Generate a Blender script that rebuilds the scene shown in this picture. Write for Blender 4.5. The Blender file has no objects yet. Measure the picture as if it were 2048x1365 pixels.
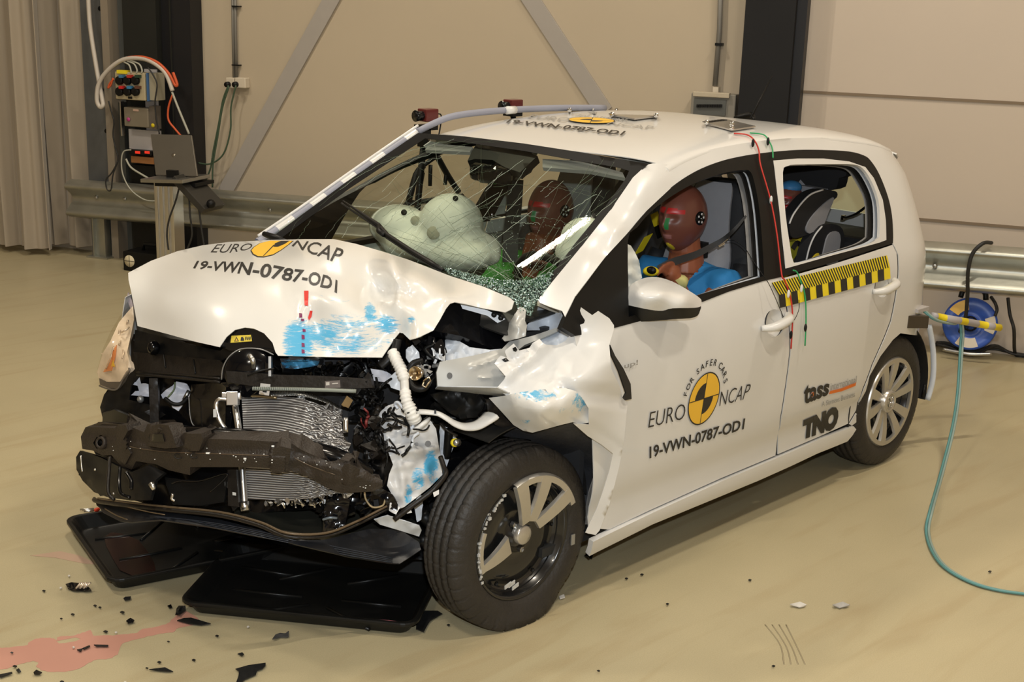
import bpy, bmesh, math, random
import numpy as np
from mathutils import Vector, Matrix, noise
from mathutils.geometry import delaunay_2d_cdt
random.seed(7)
sc = bpy.context.scene
C = sc.collection
PI = math.pi
# ------------------------------------------------------------------ camera
CAM = Vector((-2.6826, -3.38367, 1.95205)); YAW, PITCH, ROLL, FPX = 0.80678, 0.257275, 0.0314, 2619.42
_f = Vector((math.sin(YAW)*math.cos(PITCH), math.cos(YAW)*math.cos(PITCH), -math.sin(PITCH)))
_r = Vector((math.cos(YAW), -math.sin(YAW), 0)); _u = _r.cross(_f)
CR = math.cos(ROLL)*_r+math.sin(ROLL)*_u; CU = -math.sin(ROLL)*_r+math.cos(ROLL)*_u; CF = _f
cd = bpy.data.cameras.new('camera'); cam = bpy.data.objects.new('camera', cd); C.objects.link(cam)
cam.matrix_world = Matrix(((CR.x, CU.x, -CF.x, CAM.x), (CR.y, CU.y, -CF.y, CAM.y), (CR.z, CU.z, -CF.z, CAM.z), (0, 0, 0, 1)))
cd.sensor_width = 36; cd.lens = FPX/2048*36; cd.clip_start = 0.05; sc.camera = cam
# ------------------------------------------------------------------ world, lights, exposure
w = bpy.data.worlds.new('world'); sc.world = w; w.use_nodes = True
w.node_tree.nodes['Background'].inputs[0].default_value = (1.0, .89, .73, 1); w.node_tree.nodes['Background'].inputs[1].default_value = .28
sc.view_settings.view_transform = 'Standard'; sc.view_settings.look = 'None'; sc.view_settings.gamma = 1; sc.view_settings.exposure = 0.0
def lamp(name, kind, loc, power, col, size=1, sy=None, aim=None, **k):
    l = bpy.data.lights.new(name, kind); l.energy = power; l.color = col
    if kind == 'AREA':
        l.size = size
        if sy: l.shape = 'RECTANGLE'; l.size_y = sy
    else: l.shadow_soft_size = size
    o = bpy.data.objects.new(name, l); C.objects.link(o); o.location = loc
    if aim is not None: o.rotation_euler = (Vector(aim)-Vector(loc)).to_track_quat('-Z', 'Y').to_euler()
    return o
lamp('camera_flash', 'AREA', CAM+CU*.22+CR*.05-CF*.05, 90, (.90, .96, 1.0), .06, .045, aim=CAM+CF*4)
HALL_LIGHTS = [(-3.2, -1.2), (.2, -3.0), (1.08, 2.2), (3.0, -1.6), (-2.2, 3.2), (-5.6, -3.0)]
LD = Vector((.91, -.41, 0)).normalized()      # the hall lamps all point this way
for hx, hy in HALL_LIGHTS:
    lamp('ceiling_lamp_light', 'AREA', (hx, hy, 5.50), 92, (1, .89, .73), .75, .055).rotation_euler = (0, 0, math.atan2(LD.y, LD.x))
# ------------------------------------------------------------------ pixel rays to the place
def ray(px, py): return CF+CR*((px-1024)/FPX)-CU*((py-682.5)/FPX)
def P(px, py, x=None, y=None, z=None, d=None):
    r = ray(px, py)
    if d is not None: t = d
    elif x is not None: t = (x-CAM.x)/r.x
    elif y is not None: t = (y-CAM.y)/r.y
    else: t = (z-CAM.z)/r.z
    return CAM+r*t
def PX(v):
    q = Vector(v)-CAM; d = q.dot(CF)
    return (1024+FPX*q.dot(CR)/d, 682.5-FPX*q.dot(CU)/d, d)
def P3(c):      # (px,py,{'x':..}) or a 3D point
    if isinstance(c, Vector): return c
    if len(c) == 3 and isinstance(c[2], dict): return P(c[0], c[1], **c[2])
    return Vector(c)
# ------------------------------------------------------------------ materials
MATS = {}
def mat(name, col, rough=.5, metal=0., coat=0., var=.06, scale=12., bump=0., bscale=60., trans=0., spec=.5, emit=None, estr=1., alpha=1., ior=1.45):
    if name in MATS: return MATS[name]
    m = bpy.data.materials.new(name); m.use_nodes = True; nt = m.node_tree; b = nt.nodes['Principled BSDF']
    b.inputs['Roughness'].default_value = rough; b.inputs['Metallic'].default_value = metal
    b.inputs['Coat Weight'].default_value = coat; b.inputs['Coat Roughness'].default_value = .04
    b.inputs['Transmission Weight'].default_value = trans; b.inputs['Specular IOR Level'].default_value = spec
    b.inputs['IOR'].default_value = ior; b.inputs['Alpha'].default_value = alpha
    tc = nt.nodes.new('ShaderNodeTexCoord')
    n = nt.nodes.new('ShaderNodeTexNoise'); n.inputs['Scale'].default_value = scale; n.inputs['Detail'].default_value = 4
    nt.links.new(tc.outputs['Object'], n.inputs['Vector'])
    mx = nt.nodes.new('ShaderNodeMix'); mx.data_type = 'RGBA'; mx.name = 'tint'
    c = Vector(col[:3])
    mx.inputs[6].default_value = (*(c*(1-var)), 1); mx.inputs[7].default_value = (*[min(1, v*(1+var)) for v in c], 1)
    nt.links.new(n.outputs['Fac'], mx.inputs[0]); nt.links.new(mx.outputs[2], b.inputs['Base Color'])
    if bump:
        n2 = nt.nodes.new('ShaderNodeTexNoise'); n2.inputs['Scale'].default_value = bscale; n2.inputs['Detail'].default_value = 3
        nt.links.new(tc.outputs['Object'], n2.inputs['Vector'])
        bp = nt.nodes.new('ShaderNodeBump'); bp.inputs['Strength'].default_value = bump; bp.inputs['Distance'].default_value = .01
        nt.links.new(n2.outputs['Fac'], bp.inputs['Height']); nt.links.new(bp.outputs[0], b.inputs['Normal'])
    if emit: b.inputs['Emission Color'].default_value = (*emit, 1); b.inputs['Emission Strength'].default_value = estr
    MATS[name] = m
    return m
def nodes(m): return m.node_tree, m.node_tree.nodes['Principled BSDF']
PAINT = mat('white car paint', (.67, .665, .65), .28, coat=.7, var=.01)
PAINTIN = mat('bluish white primer', (.62, .66, .72), .38, coat=.3, var=.05, bump=.1, bscale=25)
BLK = mat('black plastic', (.006, .006, .006), .42, var=.3, spec=.28)
BLKG = mat('gloss black', (.004, .004, .005), .14, coat=.3, var=.2, spec=.35)
RUB = mat('black rubber', (.016, .015, .014), .55, var=.25, scale=30)
TYRE = mat('tyre rubber', (.024, .021, .018), .55, var=.3, scale=14, bump=.25, bscale=90)
STEEL = mat('bare steel', (.45, .45, .44), .35, 1., var=.15)
ALU = mat('aluminium', (.72, .71, .69), .28, 1., var=.08)
ZINC = mat('galvanised steel', (.43, .43, .38), .40, .85, var=.3, scale=7, bump=.05)
GREYM = mat('grey bracket paint', (.42, .42, .40), .35, .1, coat=.4, var=.05)
PRINT = mat('black print', (.02, .018, .016), .45)
YEL = mat('yellow print', (.78, .62, .02), .5, var=.04)
ORG = mat('amber print', (.80, .47, .04), .4, var=.03)
SKIN = mat('red brown dummy skin', (.26, .075, .045), .38, var=.12, scale=9)
# ------------------------------------------------------------------ mesh builder
class MB:
    def __init__(s): s.v = []; s.f = []; s.m = []; s.sm = []
    def add(s, vs, fs, mi=0, smooth=False):
        o = len(s.v); s.v += [Vector(v) for v in vs]
        for f in fs: s.f.append([o+i for i in f]); s.m.append(mi); s.sm.append(smooth)
        return s
    def box(s, c, h, mi=0, ax=None):
        ax = ax or (Vector((1, 0, 0)), Vector((0, 1, 0)), Vector((0, 0, 1))); c = Vector(c)
        vs = [c+ax[0]*(h[0]*i)+ax[1]*(h[1]*j)+ax[2]*(h[2]*k) for i in (-1, 1) for j in (-1, 1) for k in (-1, 1)]
        return s.add(vs, [(0, 1, 3, 2), (4, 6, 7, 5), (0, 4, 5, 1), (2, 3, 7, 6), (0, 2, 6, 4), (1, 5, 7, 3)], mi)
    def tube(s, pts, r, seg=8, mi=0, caps=True, smooth=True, res=0, flat=None):
        pts = [P3(p) for p in pts]
        if res: 
            if isinstance(r, (list, tuple)): 
                rr = spline([Vector((a, 0, 0)) for a in r], res); r = [max(1e-4, a.x) for a in rr]
            pts = spline(pts, res)
        n = len(pts); r = list(r) if isinstance(r, (list, tuple)) else [r]*n
        t = (pts[1]-pts[0]).normalized(); up = Vector((0, 0, 1)) if abs(t.z) < .9 else Vector((1, 0, 0))
        a = t.cross(up).normalized(); vs = []
        for i in range(n):
            t = (pts[min(i+1, n-1)]-pts[max(i-1, 0)])
            t = t.normalized() if t.length > 1e-9 else Vector((0, 0, 1))
            a = (a-t*a.dot(t)); a = a.normalized() if a.length > 1e-6 else t.orthogonal().normalized()
            b = t.cross(a)
            for k in range(seg):
                an = 2*PI*k/seg
                vs.append(pts[i]+(a*math.cos(an)+b*math.sin(an)*(flat or 1))*r[i])
        fs = [(i*seg+k, i*seg+(k+1) % seg, (i+1)*seg+(k+1) % seg, (i+1)*seg+k) for i in range(n-1) for k in range(seg)]
        if caps: fs += [tuple(range(seg))[::-1], tuple((n-1)*seg+k for k in range(seg))]
        return s.add(vs, fs, mi, smooth)
    def lathe(s, prof, o, ax, seg=32, mi=0, smooth=True, close=False, mis=None, deform=None, rmod=None):
        ax = Vector(ax).normalized(); o = Vector(o); a = ax.orthogonal().normalized(); b = ax.cross(a); vs = []; n = len(prof)
        for i_, (h, r) in enumerate(prof):
            r0_ = r
            for k in range(seg):
                if rmod: r = r0_+rmod(i_, k)
                an = 2*PI*k/seg; v = o+ax*h+(a*math.cos(an)+b*math.sin(an))*r
                vs.append(v if deform is None else deform(v))
        rng = range(n if close else n-1)
        for i in rng:
            j = (i+1) % n
            s.add([], [], 0)
        o0 = len(s.v); s.v += vs
        for i in rng:
            j = (i+1) % n
            for k in range(seg):
                s.f.append([o0+i*seg+k, o0+i*seg+(k+1) % seg, o0+j*seg+(k+1) % seg, o0+j*seg+k]); s.m.append(mis[i] if mis else mi); s.sm.append(smooth)
        return s
    def ell(s, c, r, mi=0, seg=16, ring=10, ax=None, fn=None):
        ax = ax or (Vector((1, 0, 0)), Vector((0, 1, 0)), Vector((0, 0, 1))); c = Vector(c); vs = []
        for i in range(ring+1):
            th = PI*i/ring
            for k in range(seg):
                ph = 2*PI*k/seg; q = Vector((math.sin(th)*math.cos(ph), math.sin(th)*math.sin(ph), math.cos(th)))
                if fn: q = fn(q)
                vs.append(c+ax[0]*(q.x*r[0])+ax[1]*(q.y*r[1])+ax[2]*(q.z*r[2]))
        return s.add(vs, [(i*seg+k, (i+1)*seg+k, (i+1)*seg+(k+1) % seg, i*seg+(k+1) % seg) for i in range(ring) for k in range(seg)], mi, True)
    def build(s, name, mats, parent=None, bevel=0., solid=0., sub=0, off=-1, autos=None):
        me = bpy.data.meshes.new(name); me.from_pydata([tuple(v) for v in s.v], [], s.f)
        mats = mats if isinstance(mats, (list, tuple)) else [mats]
        for m in mats: me.materials.append(m)
        me.polygons.foreach_set('material_index', s.m); me.polygons.foreach_set('use_smooth', s.sm)
        bm = bmesh.new(); bm.from_mesh(me); bmesh.ops.remove_doubles(bm, verts=bm.verts, dist=1e-5)
        if solid == 0: bmesh.ops.recalc_face_normals(bm, faces=bm.faces)
        bm.to_mesh(me); bm.free(); me.update()
        o = bpy.data.objects.new(name, me); C.objects.link(o)
        if parent is not None: o.parent = parent; o.matrix_parent_inverse = par_inv(parent)
        if bevel: 
            b = o.modifiers.new('bevel', 'BEVEL'); b.width = bevel; b.segments = 2; b.limit_method = 'ANGLE'; b.angle_limit = .6
        if solid:
            b = o.modifiers.new('solid', 'SOLIDIFY'); b.thickness = solid; b.offset = off
            b = o.modifiers.new('edges', 'EDGE_SPLIT'); b.split_angle = .9
        if sub:
            b = o.modifiers.new('sub', 'SUBSURF'); b.levels = sub; b.render_levels = sub
        return o
def par_inv(p):
    return Matrix.Translation(-p.location) if p.type == 'EMPTY' else Matrix.Identity(4)
def spline(p, res):
    p = [Vector(a) for a in p]; out = []; n = len(p)
    for i in range(n-1):
        a, b, c, d = p[max(i-1, 0)], p[i], p[i+1], p[min(i+2, n-1)]
        for k in range(res):
            t = k/res; out.append(.5*((2*b)+(c-a)*t+(2*a-5*b+4*c-d)*t*t+(3*b-3*c+d-a)*t**3))
    return out+[p[-1]]
def sm2(pts, res=5, closed=True):     # smooth a pixel outline; a point given as (x,y,1) is a sharp corner
    out = []; n = len(pts)
    for i in range(n if closed else n-1):
        b, c = pts[i], pts[(i+1) % n]
        a = pts[i-1] if (closed or i) and len(b) == 2 else b
        d = pts[(i+2) % n] if (closed or i < n-2) and len(c) == 2 else c
        for k in range(res):
            t = k/res; q = []
            for j in (0, 1): q.append(.5*((2*b[j])+(c[j]-a[j])*t+(2*a[j]-5*b[j]+4*c[j]-d[j])*t*t+(3*b[j]-3*c[j]+d[j]-a[j])*t**3))
            out.append(tuple(q))
    if not closed: out.append(tuple(pts[-1][:2]))
    return out
def tag(o, label=None, cat=None, group=None, kind=None):
    if label: o['label'] = label
    if cat: o['category'] = cat
    if group: o['group'] = group
    if kind: o['kind'] = kind
    return o
def thing(name, label, cat, loc=(0, 0, 0), group=None):
    o = bpy.data.objects.new(name, None); C.objects.link(o); o.location = loc; o.empty_display_size = .1
    return tag(o, label, cat, group)
def copy_tree(o, parent=None):
    c = o.copy(); C.objects.link(c); c.parent = parent
    for ch in list(o.children): copy_tree(ch, c)
    return c
# ------------------------------------------------------------------ patches: outlines triangulated, then placed on a surface in space
def inside(x, y, poly):
    r = False; j = len(poly)-1
    for i in range(len(poly)):
        xi, yi = poly[i][0], poly[i][1]; xj, yj = poly[j][0], poly[j][1]
        if (yi > y) != (yj > y) and x < (xj-xi)*(y-yi)/(yj-yi)+xi: r = not r
        j = i
    return r
def resamp(poly, step):
    out = []
    for i in range(len(poly)):
        a, b = poly[i], poly[(i+1) % len(poly)]; L = math.hypot(b[0]-a[0], b[1]-a[1]); n = max(1, int(round(L/step)))
        if L < step*.15 and len(poly) > 12 and out and math.hypot(a[0]-out[-1][0], a[1]-out[-1][1]) < step*.15: continue
        for k in range(n): out.append((a[0]+(b[0]-a[0])*k/n, a[1]+(b[1]-a[1])*k/n))
    return out
def tri(outline, step, holes=()):
    loops = [resamp(outline, step)]+[resamp(h, step) for h in holes]
    pts = []; edges = []
    for L in loops:
        o = len(pts); pts += L; edges += [(o+i, o+(i+1) % len(L)) for i in range(len(L))]
    xs = [p[0] for p in outline]; ys = [p[1] for p in outline]; bp_ = np.array(pts)
    y = min(ys)+step*.5; row = 0
    while y < max(ys):
        x = min(xs)+step*(.5 if row % 2 else 0)
        while x < max(xs):
            if inside(x, y, loops[0]) and not any(inside(x, y, h) for h in loops[1:]) and ((bp_-(x, y))**2).sum(1).min() > (step*.55)**2: pts.append((x, y))
            x += step
        y += step*.87; row += 1
    r = delaunay_2d_cdt([Vector(p) for p in pts], edges, [], 0, 1e-5)
    V = [(v.x, v.y) for v in r[0]]; F = []
    for f in r[2]:
        cx = sum(V[i][0] for i in f)/len(f); cy = sum(V[i][1] for i in f)/len(f)
        if inside(cx, cy, loops[0]) and not any(inside(cx, cy, h) for h in loops[1:]):
            a = sum(V[f[i]][0]*V[f[(i+1) % len(f)]][1]-V[f[(i+1) % len(f)]][0]*V[f[i]][1] for i in range(len(f)))
            if abs(a) > 1e-9: F.append(list(f) if a < 0 else list(f)[::-1])
    return V, F
def rbf(ctrl):      # ctrl: list of (px,py,{..}) -> smooth depth over the picture plane
    A = []; D = []
    for c in ctrl:
        p = PX(P3(c)); A.append(p[:2]); D.append(p[2])
    A = np.array(A)/100.; D = np.array(D); n = len(A)
    def U(r2): return np.where(r2 > 1e-12, r2*np.log(r2+1e-12), 0)
    K = U(((A[:, None]-A[None])**2).sum(2))+np.eye(n)*1e-4; Q = np.c_[np.ones(n), A]
    L = np.zeros((n+3, n+3)); L[:n, :n] = K; L[:n, n:] = Q; L[n:, :n] = Q.T
    if n < 4: L[n:, n:] = -np.eye(3)*1e-6
    wgt = np.linalg.lstsq(L, np.r_[D, 0, 0, 0], rcond=None)[0]
    def g(px, py):
        q = np.array((px, py))/100.
        return float(U(((A-q)**2).sum(1)) @ wgt[:n]+wgt[n]+wgt[n+1:] @ q)
    return g
def place(fn, px, py): 
    r = fn(px, py)
    return r if isinstance(r, Vector) else P(px, py, d=r)
def patch(name, outline, surf, m, parent=None, step=10, holes=(), solid=.0015, crumple=None, smooth=True, lift=0., autosmooth=None, ret=False, off=-1):
    fn = surf if callable(surf) else rbf(surf)
    V, F = tri([q[:2] for q in outline], step, holes)
    vs = []
    for (a, b) in V:
        d = fn(a, b)
        if isinstance(d, Vector): p = d
        else: p = P(a, b, d=d)
        if crumple: p = p+ray(a, b)*(crumple[0]*noise.noise(Vector((a, b, 3.1))/crumple[1])+crumple[0]*.4*noise.noise(Vector((a, b, 9.))/crumple[1]*2.7))
        if lift: p = p-ray(a, b).normalized()*lift
        vs.append(p)
    mb = MB().add(vs, F, 0, smooth)
    o = mb.build(name, m, parent, solid=solid, off=off)
    return (o, V) if ret else o
def flat(x=None, y=None, z=None):
    return lambda a, b: P(a, b, x=x, y=y, z=z)
# ------------------------------------------------------------------ writing
def textmesh(s, bold=0., spacing=1.):
    cu = bpy.data.curves.new('txt', 'FONT'); cu.body = s; cu.size = 1; cu.offset = bold; cu.space_character = spacing; cu.resolution_u = 3
    ob = bpy.data.objects.new('txt', cu); me = bpy.data.meshes.new_from_object(ob)
    bm = bmesh.new(); bm.from_mesh(me); bmesh.ops.triangulate(bm, faces=bm.faces)
    V = [v.co.copy() for v in bm.verts]; F = [[v.index for v in f.verts] for f in bm.faces]
    bm.free(); bpy.data.objects.remove(ob); bpy.data.curves.remove(cu); bpy.data.meshes.remove(me)
    return V, F
def refine(V, F, L, n=5):
    bm = bmesh.new(); vs = [bm.verts.new((v[0], v[1], 0)) for v in V]
    for f in F:
        try: bm.faces.new([vs[i] for i in f])
        except ValueError: pass
    for _ in range(n):
        es = [e for e in bm.edges if e.calc_length() > L]
        if not es: break
        bmesh.ops.subdivide_edges(bm, edges=es, cuts=1); bmesh.ops.triangulate(bm, faces=[f for f in bm.faces if len(f.verts) > 3])
    bm.verts.index_update()
    V = [(v.co.x, v.co.y) for v in bm.verts]; F = []
    for f in bm.faces:
        q = [v.index for v in f.verts]; a = sum(V[q[i]][0]*V[q[(i+1) % len(q)]][1]-V[q[(i+1) % len(q)]][0]*V[q[i]][1] for i in range(len(q)))
        F.append(q if a < 0 else q[::-1])
    bm.free(); return V, F
def flatprint(V2, F, surf, m, parent, name, lift=.003, L=14, solid=0.0006):   # V2 in picture coordinates, laid on the surface
    V2, F = refine(V2, F, L)
    vs = []
    for a, b in V2:
        p = place(surf, a, b); vs.append(p-ray(a, b).normalized()*lift)
    return MB().add(vs, F).build(name, m, parent, solid=solid, off=0)
def quadtext(s, q, surf, m, parent, name='lettering', bold=.0, spacing=1., lift=.003, L=14, box=None):
    # q: lower-left, lower-right, upper-right, upper-left of the text's ink box
    V, F = textmesh(s, bold, spacing); xs = [v.x for v in V]; ys = [v.y for v in V]
    x0, x1, y0, y1 = min(xs), max(xs), min(ys), max(ys)
    if box: y0, y1 = box
    out = []
    for v in V:
        u = (v.x-x0)/(x1-x0); t = (v.y-y0)/(y1-y0)
        out.append(tuple((1-u)*(1-t)*q[0][k]+u*(1-t)*q[1][k]+u*t*q[2][k]+(1-u)*t*q[3][k] for k in (0, 1)))
    return flatprint(out, F, surf, m, parent, name, lift, L)
# ================================================================== the hall
FL = P(200, 503, z=0); FR = P(1950, 702, z=0)
WU = (FR-FL).normalized(); WN = Vector((-WU.y, WU.x, 0)); 
if WN.dot(CAM-FL) < 0: WN = -WN
def W(px, py, off=0.):      # ray meets the wall plane moved 'off' metres into the hall
    r = ray(px, py); t = ((FL+WN*off)-CAM).dot(WN)/r.dot(WN); return CAM+r*t
def wco(v): v = Vector(v)-FL; return v.dot(WU), v.dot(WN), v.z
def wpt(u, n, z): return FL+WU*u+WN*n+Vector((0, 0, z))
Z = Vector((0, 0, 1))
def wbox(mb, a, b, o0, o1, mi=0):   # box between wall offsets; a,b: opposite picture corners read at the front face
    p, q = wco(W(*a, o1)), wco(W(*b, o1))
    return mb.box(wpt((p[0]+q[0])/2, (o0+o1)/2, (p[2]+q[2])/2), (abs(p[0]-q[0])/2, abs(o1-o0)/2, abs(p[2]-q[2])/2), mi, (WU, WN, Z))
# floor
m = mat('sand coloured epoxy floor', (.50, .432, .27), .34, var=.10, scale=2.2, bump=.02, bscale=120)
nt, b = nodes(m)
n = nt.nodes.new('ShaderNodeTexNoise'); n.inputs['Scale'].default_value = 260; n.inputs['Detail'].default_value = 2
n3 = nt.nodes.new('ShaderNodeTexNoise'); n3.inputs['Scale'].default_value = 1.0; n3.inputs['Detail'].default_value = 6; n3.inputs['Distortion'].default_value = 1.0
mp = nt.nodes.new('ShaderNodeMapping'); mp.inputs['Rotation'].default_value = (0, 0, .5); mp.inputs['Scale'].default_value = (1.2, 9, 1)
tc = [k for k in nt.nodes if k.type == 'TEX_COORD'][0]; nt.links.new(tc.outputs['Object'], mp.inputs[0]); nt.links.new(mp.outputs[0], n3.inputs['Vector'])
rp = nt.nodes.new('ShaderNodeMapRange'); rp.inputs[1].default_value = .52; rp.inputs[2].default_value = .85; rp.inputs[3].default_value = 0; rp.inputs[4].default_value = .55
mx = nt.nodes.new('ShaderNodeMix'); mx.data_type = 'RGBA'; mx.inputs[7].default_value = (.36, .25, .12, 1)
nt.links.new(n3.outputs['Fac'], rp.inputs[0]); nt.links.new(rp.outputs[0], mx.inputs[0]); nt.links.new(nt.nodes['tint'].outputs[2], mx.inputs[6])
mx2 = nt.nodes.new('ShaderNodeMix'); mx2.data_type = 'RGBA'; mx2.blend_type = 'MULTIPLY'; mx2.inputs[0].default_value = .28
nt.links.new(tc.outputs['Object'], n.inputs['Vector']); nt.links.new(mx.outputs[2], mx2.inputs[6]); nt.links.new(n.outputs['Fac'], mx2.inputs[7]); nt.links.new(mx2.outputs[2], b.inputs['Base Color'])
R0 = 9.
def quadroom(name, vs, m, d=None):
    return tag(MB().add(vs, [tuple(range(len(vs)))]).build(name, m), kind='structure')
A0 = wpt(-4.5, 0, 0); B0 = wpt(9.5, 0, 0); A1 = A0+WN*13; B1 = B0+WN*13; H = 6.
fl = MB().add([A0, B0, B1, A1, A0-Z*.1, B0-Z*.1, B1-Z*.1, A1-Z*.1], [(0, 1, 2, 3), (7, 6, 5, 4), (0, 4, 5, 1), (1, 5, 6, 2), (2, 6, 7, 3), (3, 7, 4, 0)]).build('floor', m); tag(fl, kind='structure')
WALLM = mat('beige plaster wall', (.465, .392, .29), .6, var=.05, scale=1.5, bump=.03, bscale=18)
WALLP = mat('pale panel wall', (.53, .452, .37), .45, var=.03, scale=2)
def slab(name, a, b, z0, z1, m, th=.1):
    a = Vector(a); b = Vector(b); u = (b-a).normalized(); nn = Vector((-u.y, u.x, 0))
    cen = wpt(2.5, 6.5, 3)
    if nn.dot(cen-a) > 0: nn = -nn
    c = (a+b)/2+nn*th/2; c.z = (z0+z1)/2
    return tag(MB().box(c, ((b-a).length/2, th/2, (z1-z0)/2), 0, (u, nn, Z)).build(name, m), kind='structure')
us = wco(W(1600, 190))[0]
slab('wall_back', A0, wpt(us, 0, 0), 0, H, WALLM)
wr = slab('wall_right', wpt(us, 0, 0), B0, 0, H, WALLP)
slab('wall_left', A0, A1, 0, H, WALLM); slab('wall_far_right', B0, B1, 0, H, WALLM).name = 'wall_side'; slab('wall_front', A1, B1, 0, H, WALLM)
tag(MB().add([A0+Z*H, A1+Z*H, B1+Z*H, B0+Z*H, A0+Z*(H+.1), A1+Z*(H+.1), B1+Z*(H+.1), B0+Z*(H+.1)], [(0, 1, 2, 3), (7, 6, 5, 4), (0, 4, 5, 1), (1, 5, 6, 2), (2, 6, 7, 3), (3, 7, 4, 0)]).build('ceiling', mat('hall ceiling', (.35, .31, .26), .7)), kind='structure')
# horizontal panel joints of the right wall
JM = mat('dark panel joint', (.20, .15, .10), .7)
for k, (a, b2) in enumerate((((1606, 191), (2048, 199)), ((1832, 441), (2048, 453)))):
    p, q = W(*a), W(*b2); u0, u1 = us, 9.4; z = (p.z+q.z)/2
    tag(MB().box(wpt((u0+u1)/2, .004, z), ((u1-u0)/2, .004, .008), 0, (WU, WN, Z)).build('trim_%d' % (k+1), JM), kind='structure')
# lamps of the hall, seen only in reflections
LM = mat('lamp glow', (1, .9, .7), .5, emit=(1, .90, .68), estr=38)
for i, (hx, hy) in enumerate(HALL_LIGHTS):
    t = thing('ceiling_lamp', 'long suspended hall lamp outside the photo, over the car hall floor', 'lamp', (hx, hy, 5.6), group='suspended hall lamps')
    LS = Vector((-LD.y, LD.x, 0))
    MB().box((hx, hy, 5.66), (.45, .06, .04), 0, (LD, LS, Z)).build('housing', GREYM, t)
    MB().box((hx, hy, 5.61), (.375, .026, .012), 0, (LD, LS, Z)).build('tube', LM, t)
    for s in (-.4, .4): MB().tube([Vector((hx, hy, 5.7))+LD*s, Vector((hx, hy, 6.0))+LD*s], .006).build('hanger', STEEL, t)
# ---- steel columns
CM = mat('dark olive column paint', (.022, .022, .019), .6, spec=.15, var=.15, scale=4); CM2 = mat('black column paint and shade', (.008, .008, .010), .5)
GRAYC = mat('grey green column paint', (.085, .09, .085), .5, var=.1)
def vbox(mb, x0, x1, yref, o0, o1, mi=0, z0=0, z1=H):
    p, q = wco(W(x0, yref, o1)), wco(W(x1, yref, o1))
    return mb.box(wpt((p[0]+q[0])/2, (o0+o1)/2, (z0+z1)/2), (abs(p[0]-q[0])/2, abs(o1-o0)/2, (z1-z0)/2), mi, (WU, WN, Z))
t = thing('steel_column', 'dark steel H column on the wall behind the control boxes, left of the laptop', 'column', W(320, 500))
vbox(MB(), 250, 316, 150, 0, .16).build('flange', CM, t); vbox(MB(), 316, 345, 150, 0, .10).build('web', CM2, t)
vbox(MB(), 345, 384, 150, 0, .14).build('side_flange_or_shade', CM2, t); vbox(MB(), 342.5, 344.5, 150, .14, .15).build('flange_edge', CM, t)
vbox(MB(), 224, 250, 150, 0, .05).build('cover_strip', GRAYC, t)
t = thing('steel_column', 'dark steel H column standing against the wall behind the car roof', 'column', W(1540, 600))
CMR = mat('dark grey column paint', (.018, .018, .019), .6, spec=.15, var=.1, scale=4)
vbox(MB(), 1483, 1583, 120, 0, .18).build('flange', CMR, t); vbox(MB(), 1583, 1606, 120, 0, .12).build('side_flange_or_shade', CM2, t)  # the narrow strip is shade in the gap beside the column, built in black
t = thing('steel_door_post', 'grey galvanised steel post with bolt holes beside the curtain', 'post', W(200, 500))
vbox(MB(), 172, 212, 250, 0, .12).build('web', mat('blue grey steel', (.16, .17, .18), .45, .6, var=.15), t)
vbox(MB(), 212, 226, 250, 0, .16).build('flange', mat('beige steel edge', (.25, .21, .16), .5), t)
for (x, y) in ((201, 17), (214, 262), (204, 180)): MB().lathe([(0, .016), (.01, .016), (.01, 0)], W(x, y, .122), WN, 10).build('bolt', BLK, t)
# ---- diagonal wall braces
BRM = mat('grey lilac brace', (.36, .33, .30), .5, var=.04)
for (a, b2, hw, lab) in (((668, -10), (446, 392), 15, 'grey flat steel wall brace sloping down left to the guard rail'), ((1056, -10), (1210, 225), 15, 'grey flat steel wall brace sloping down right behind the car roof')):
    p, q = W(*a, .01), W(*b2, .01); d = (q-p).normalized(); s = d.cross(WN)
    e = p-d*3; p = p-d*(2.2)
    o = MB().box((p+q)/2, ((q-p).length/2, .055, .008), 0, (d, s, WN)).build('wall_brace', BRM, bevel=.002); tag(o, lab, 'brace')
# ---- conduit, sockets, cables
def label(o, l, c, g=None): return tag(o, l, c, g)
cab = mat('dark green cable', (.05, .085, .05), .5); white = mat('off white plastic', (.60, .53, .42), .4); cond = mat('grey conduit', (.17, .16, .14), .45)
t = thing('wall_socket', 'double white wall socket with two plugs and a grey conduit', 'socket', W(470, 170))
x = MB(); wbox(x, (451, 155), (468, 177), 0, .06); x.build('socket_box', white, t, bevel=.006)
x = MB(); wbox(x, (469, 155), (491, 177), 0, .06); x.build('socket_box', white, t, bevel=.006)
for (a, b2) in ((465, 468.5), (470, 473.5)): MB().tube([W(a, -30, .02), W(a+1, 60, .02), W(b2-.5, 155, .02)], .010).build('conduit', cond, t)
for y in (12, 130): x = MB(); wbox(x, (463, y-1), (477, y+2), 0, .04); x.build('clip', BLK, t)
for (a, b2) in ((457, 169), (472.5, 169)): MB().lathe([(0, .02), (.03, .018), (.03, 0)], W(a, b2, .06), WN, 12).build('plug', BLK, t)
for pts in ([(457, 171), (446, 200), (437, 250), (427, 300), (420, 340), (404, 376)], [(472, 171), (462, 215), (461, 260), (447, 308), (420, 328), (393, 325)], [(458, 173), (445, 215), (436, 270), (426, 330), (425, 375)]):
    label(MB().tube([W(a, b2, .09) for a, b2 in pts], .006, 6, res=6).build('power_cable', cab), {376: 'dark green cable hanging in front from the wall socket to the laptop', 325: 'dark green cable looping from the right plug towards the laptop', 375: 'dark green cable hanging straight from the left plug behind the guard rail'}[pts[-1][1]], 'cable')
t = thing('breaker_box', 'grey wall breaker box with a row of small switches under a conduit', 'breaker box', W(1420, 210))
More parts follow.
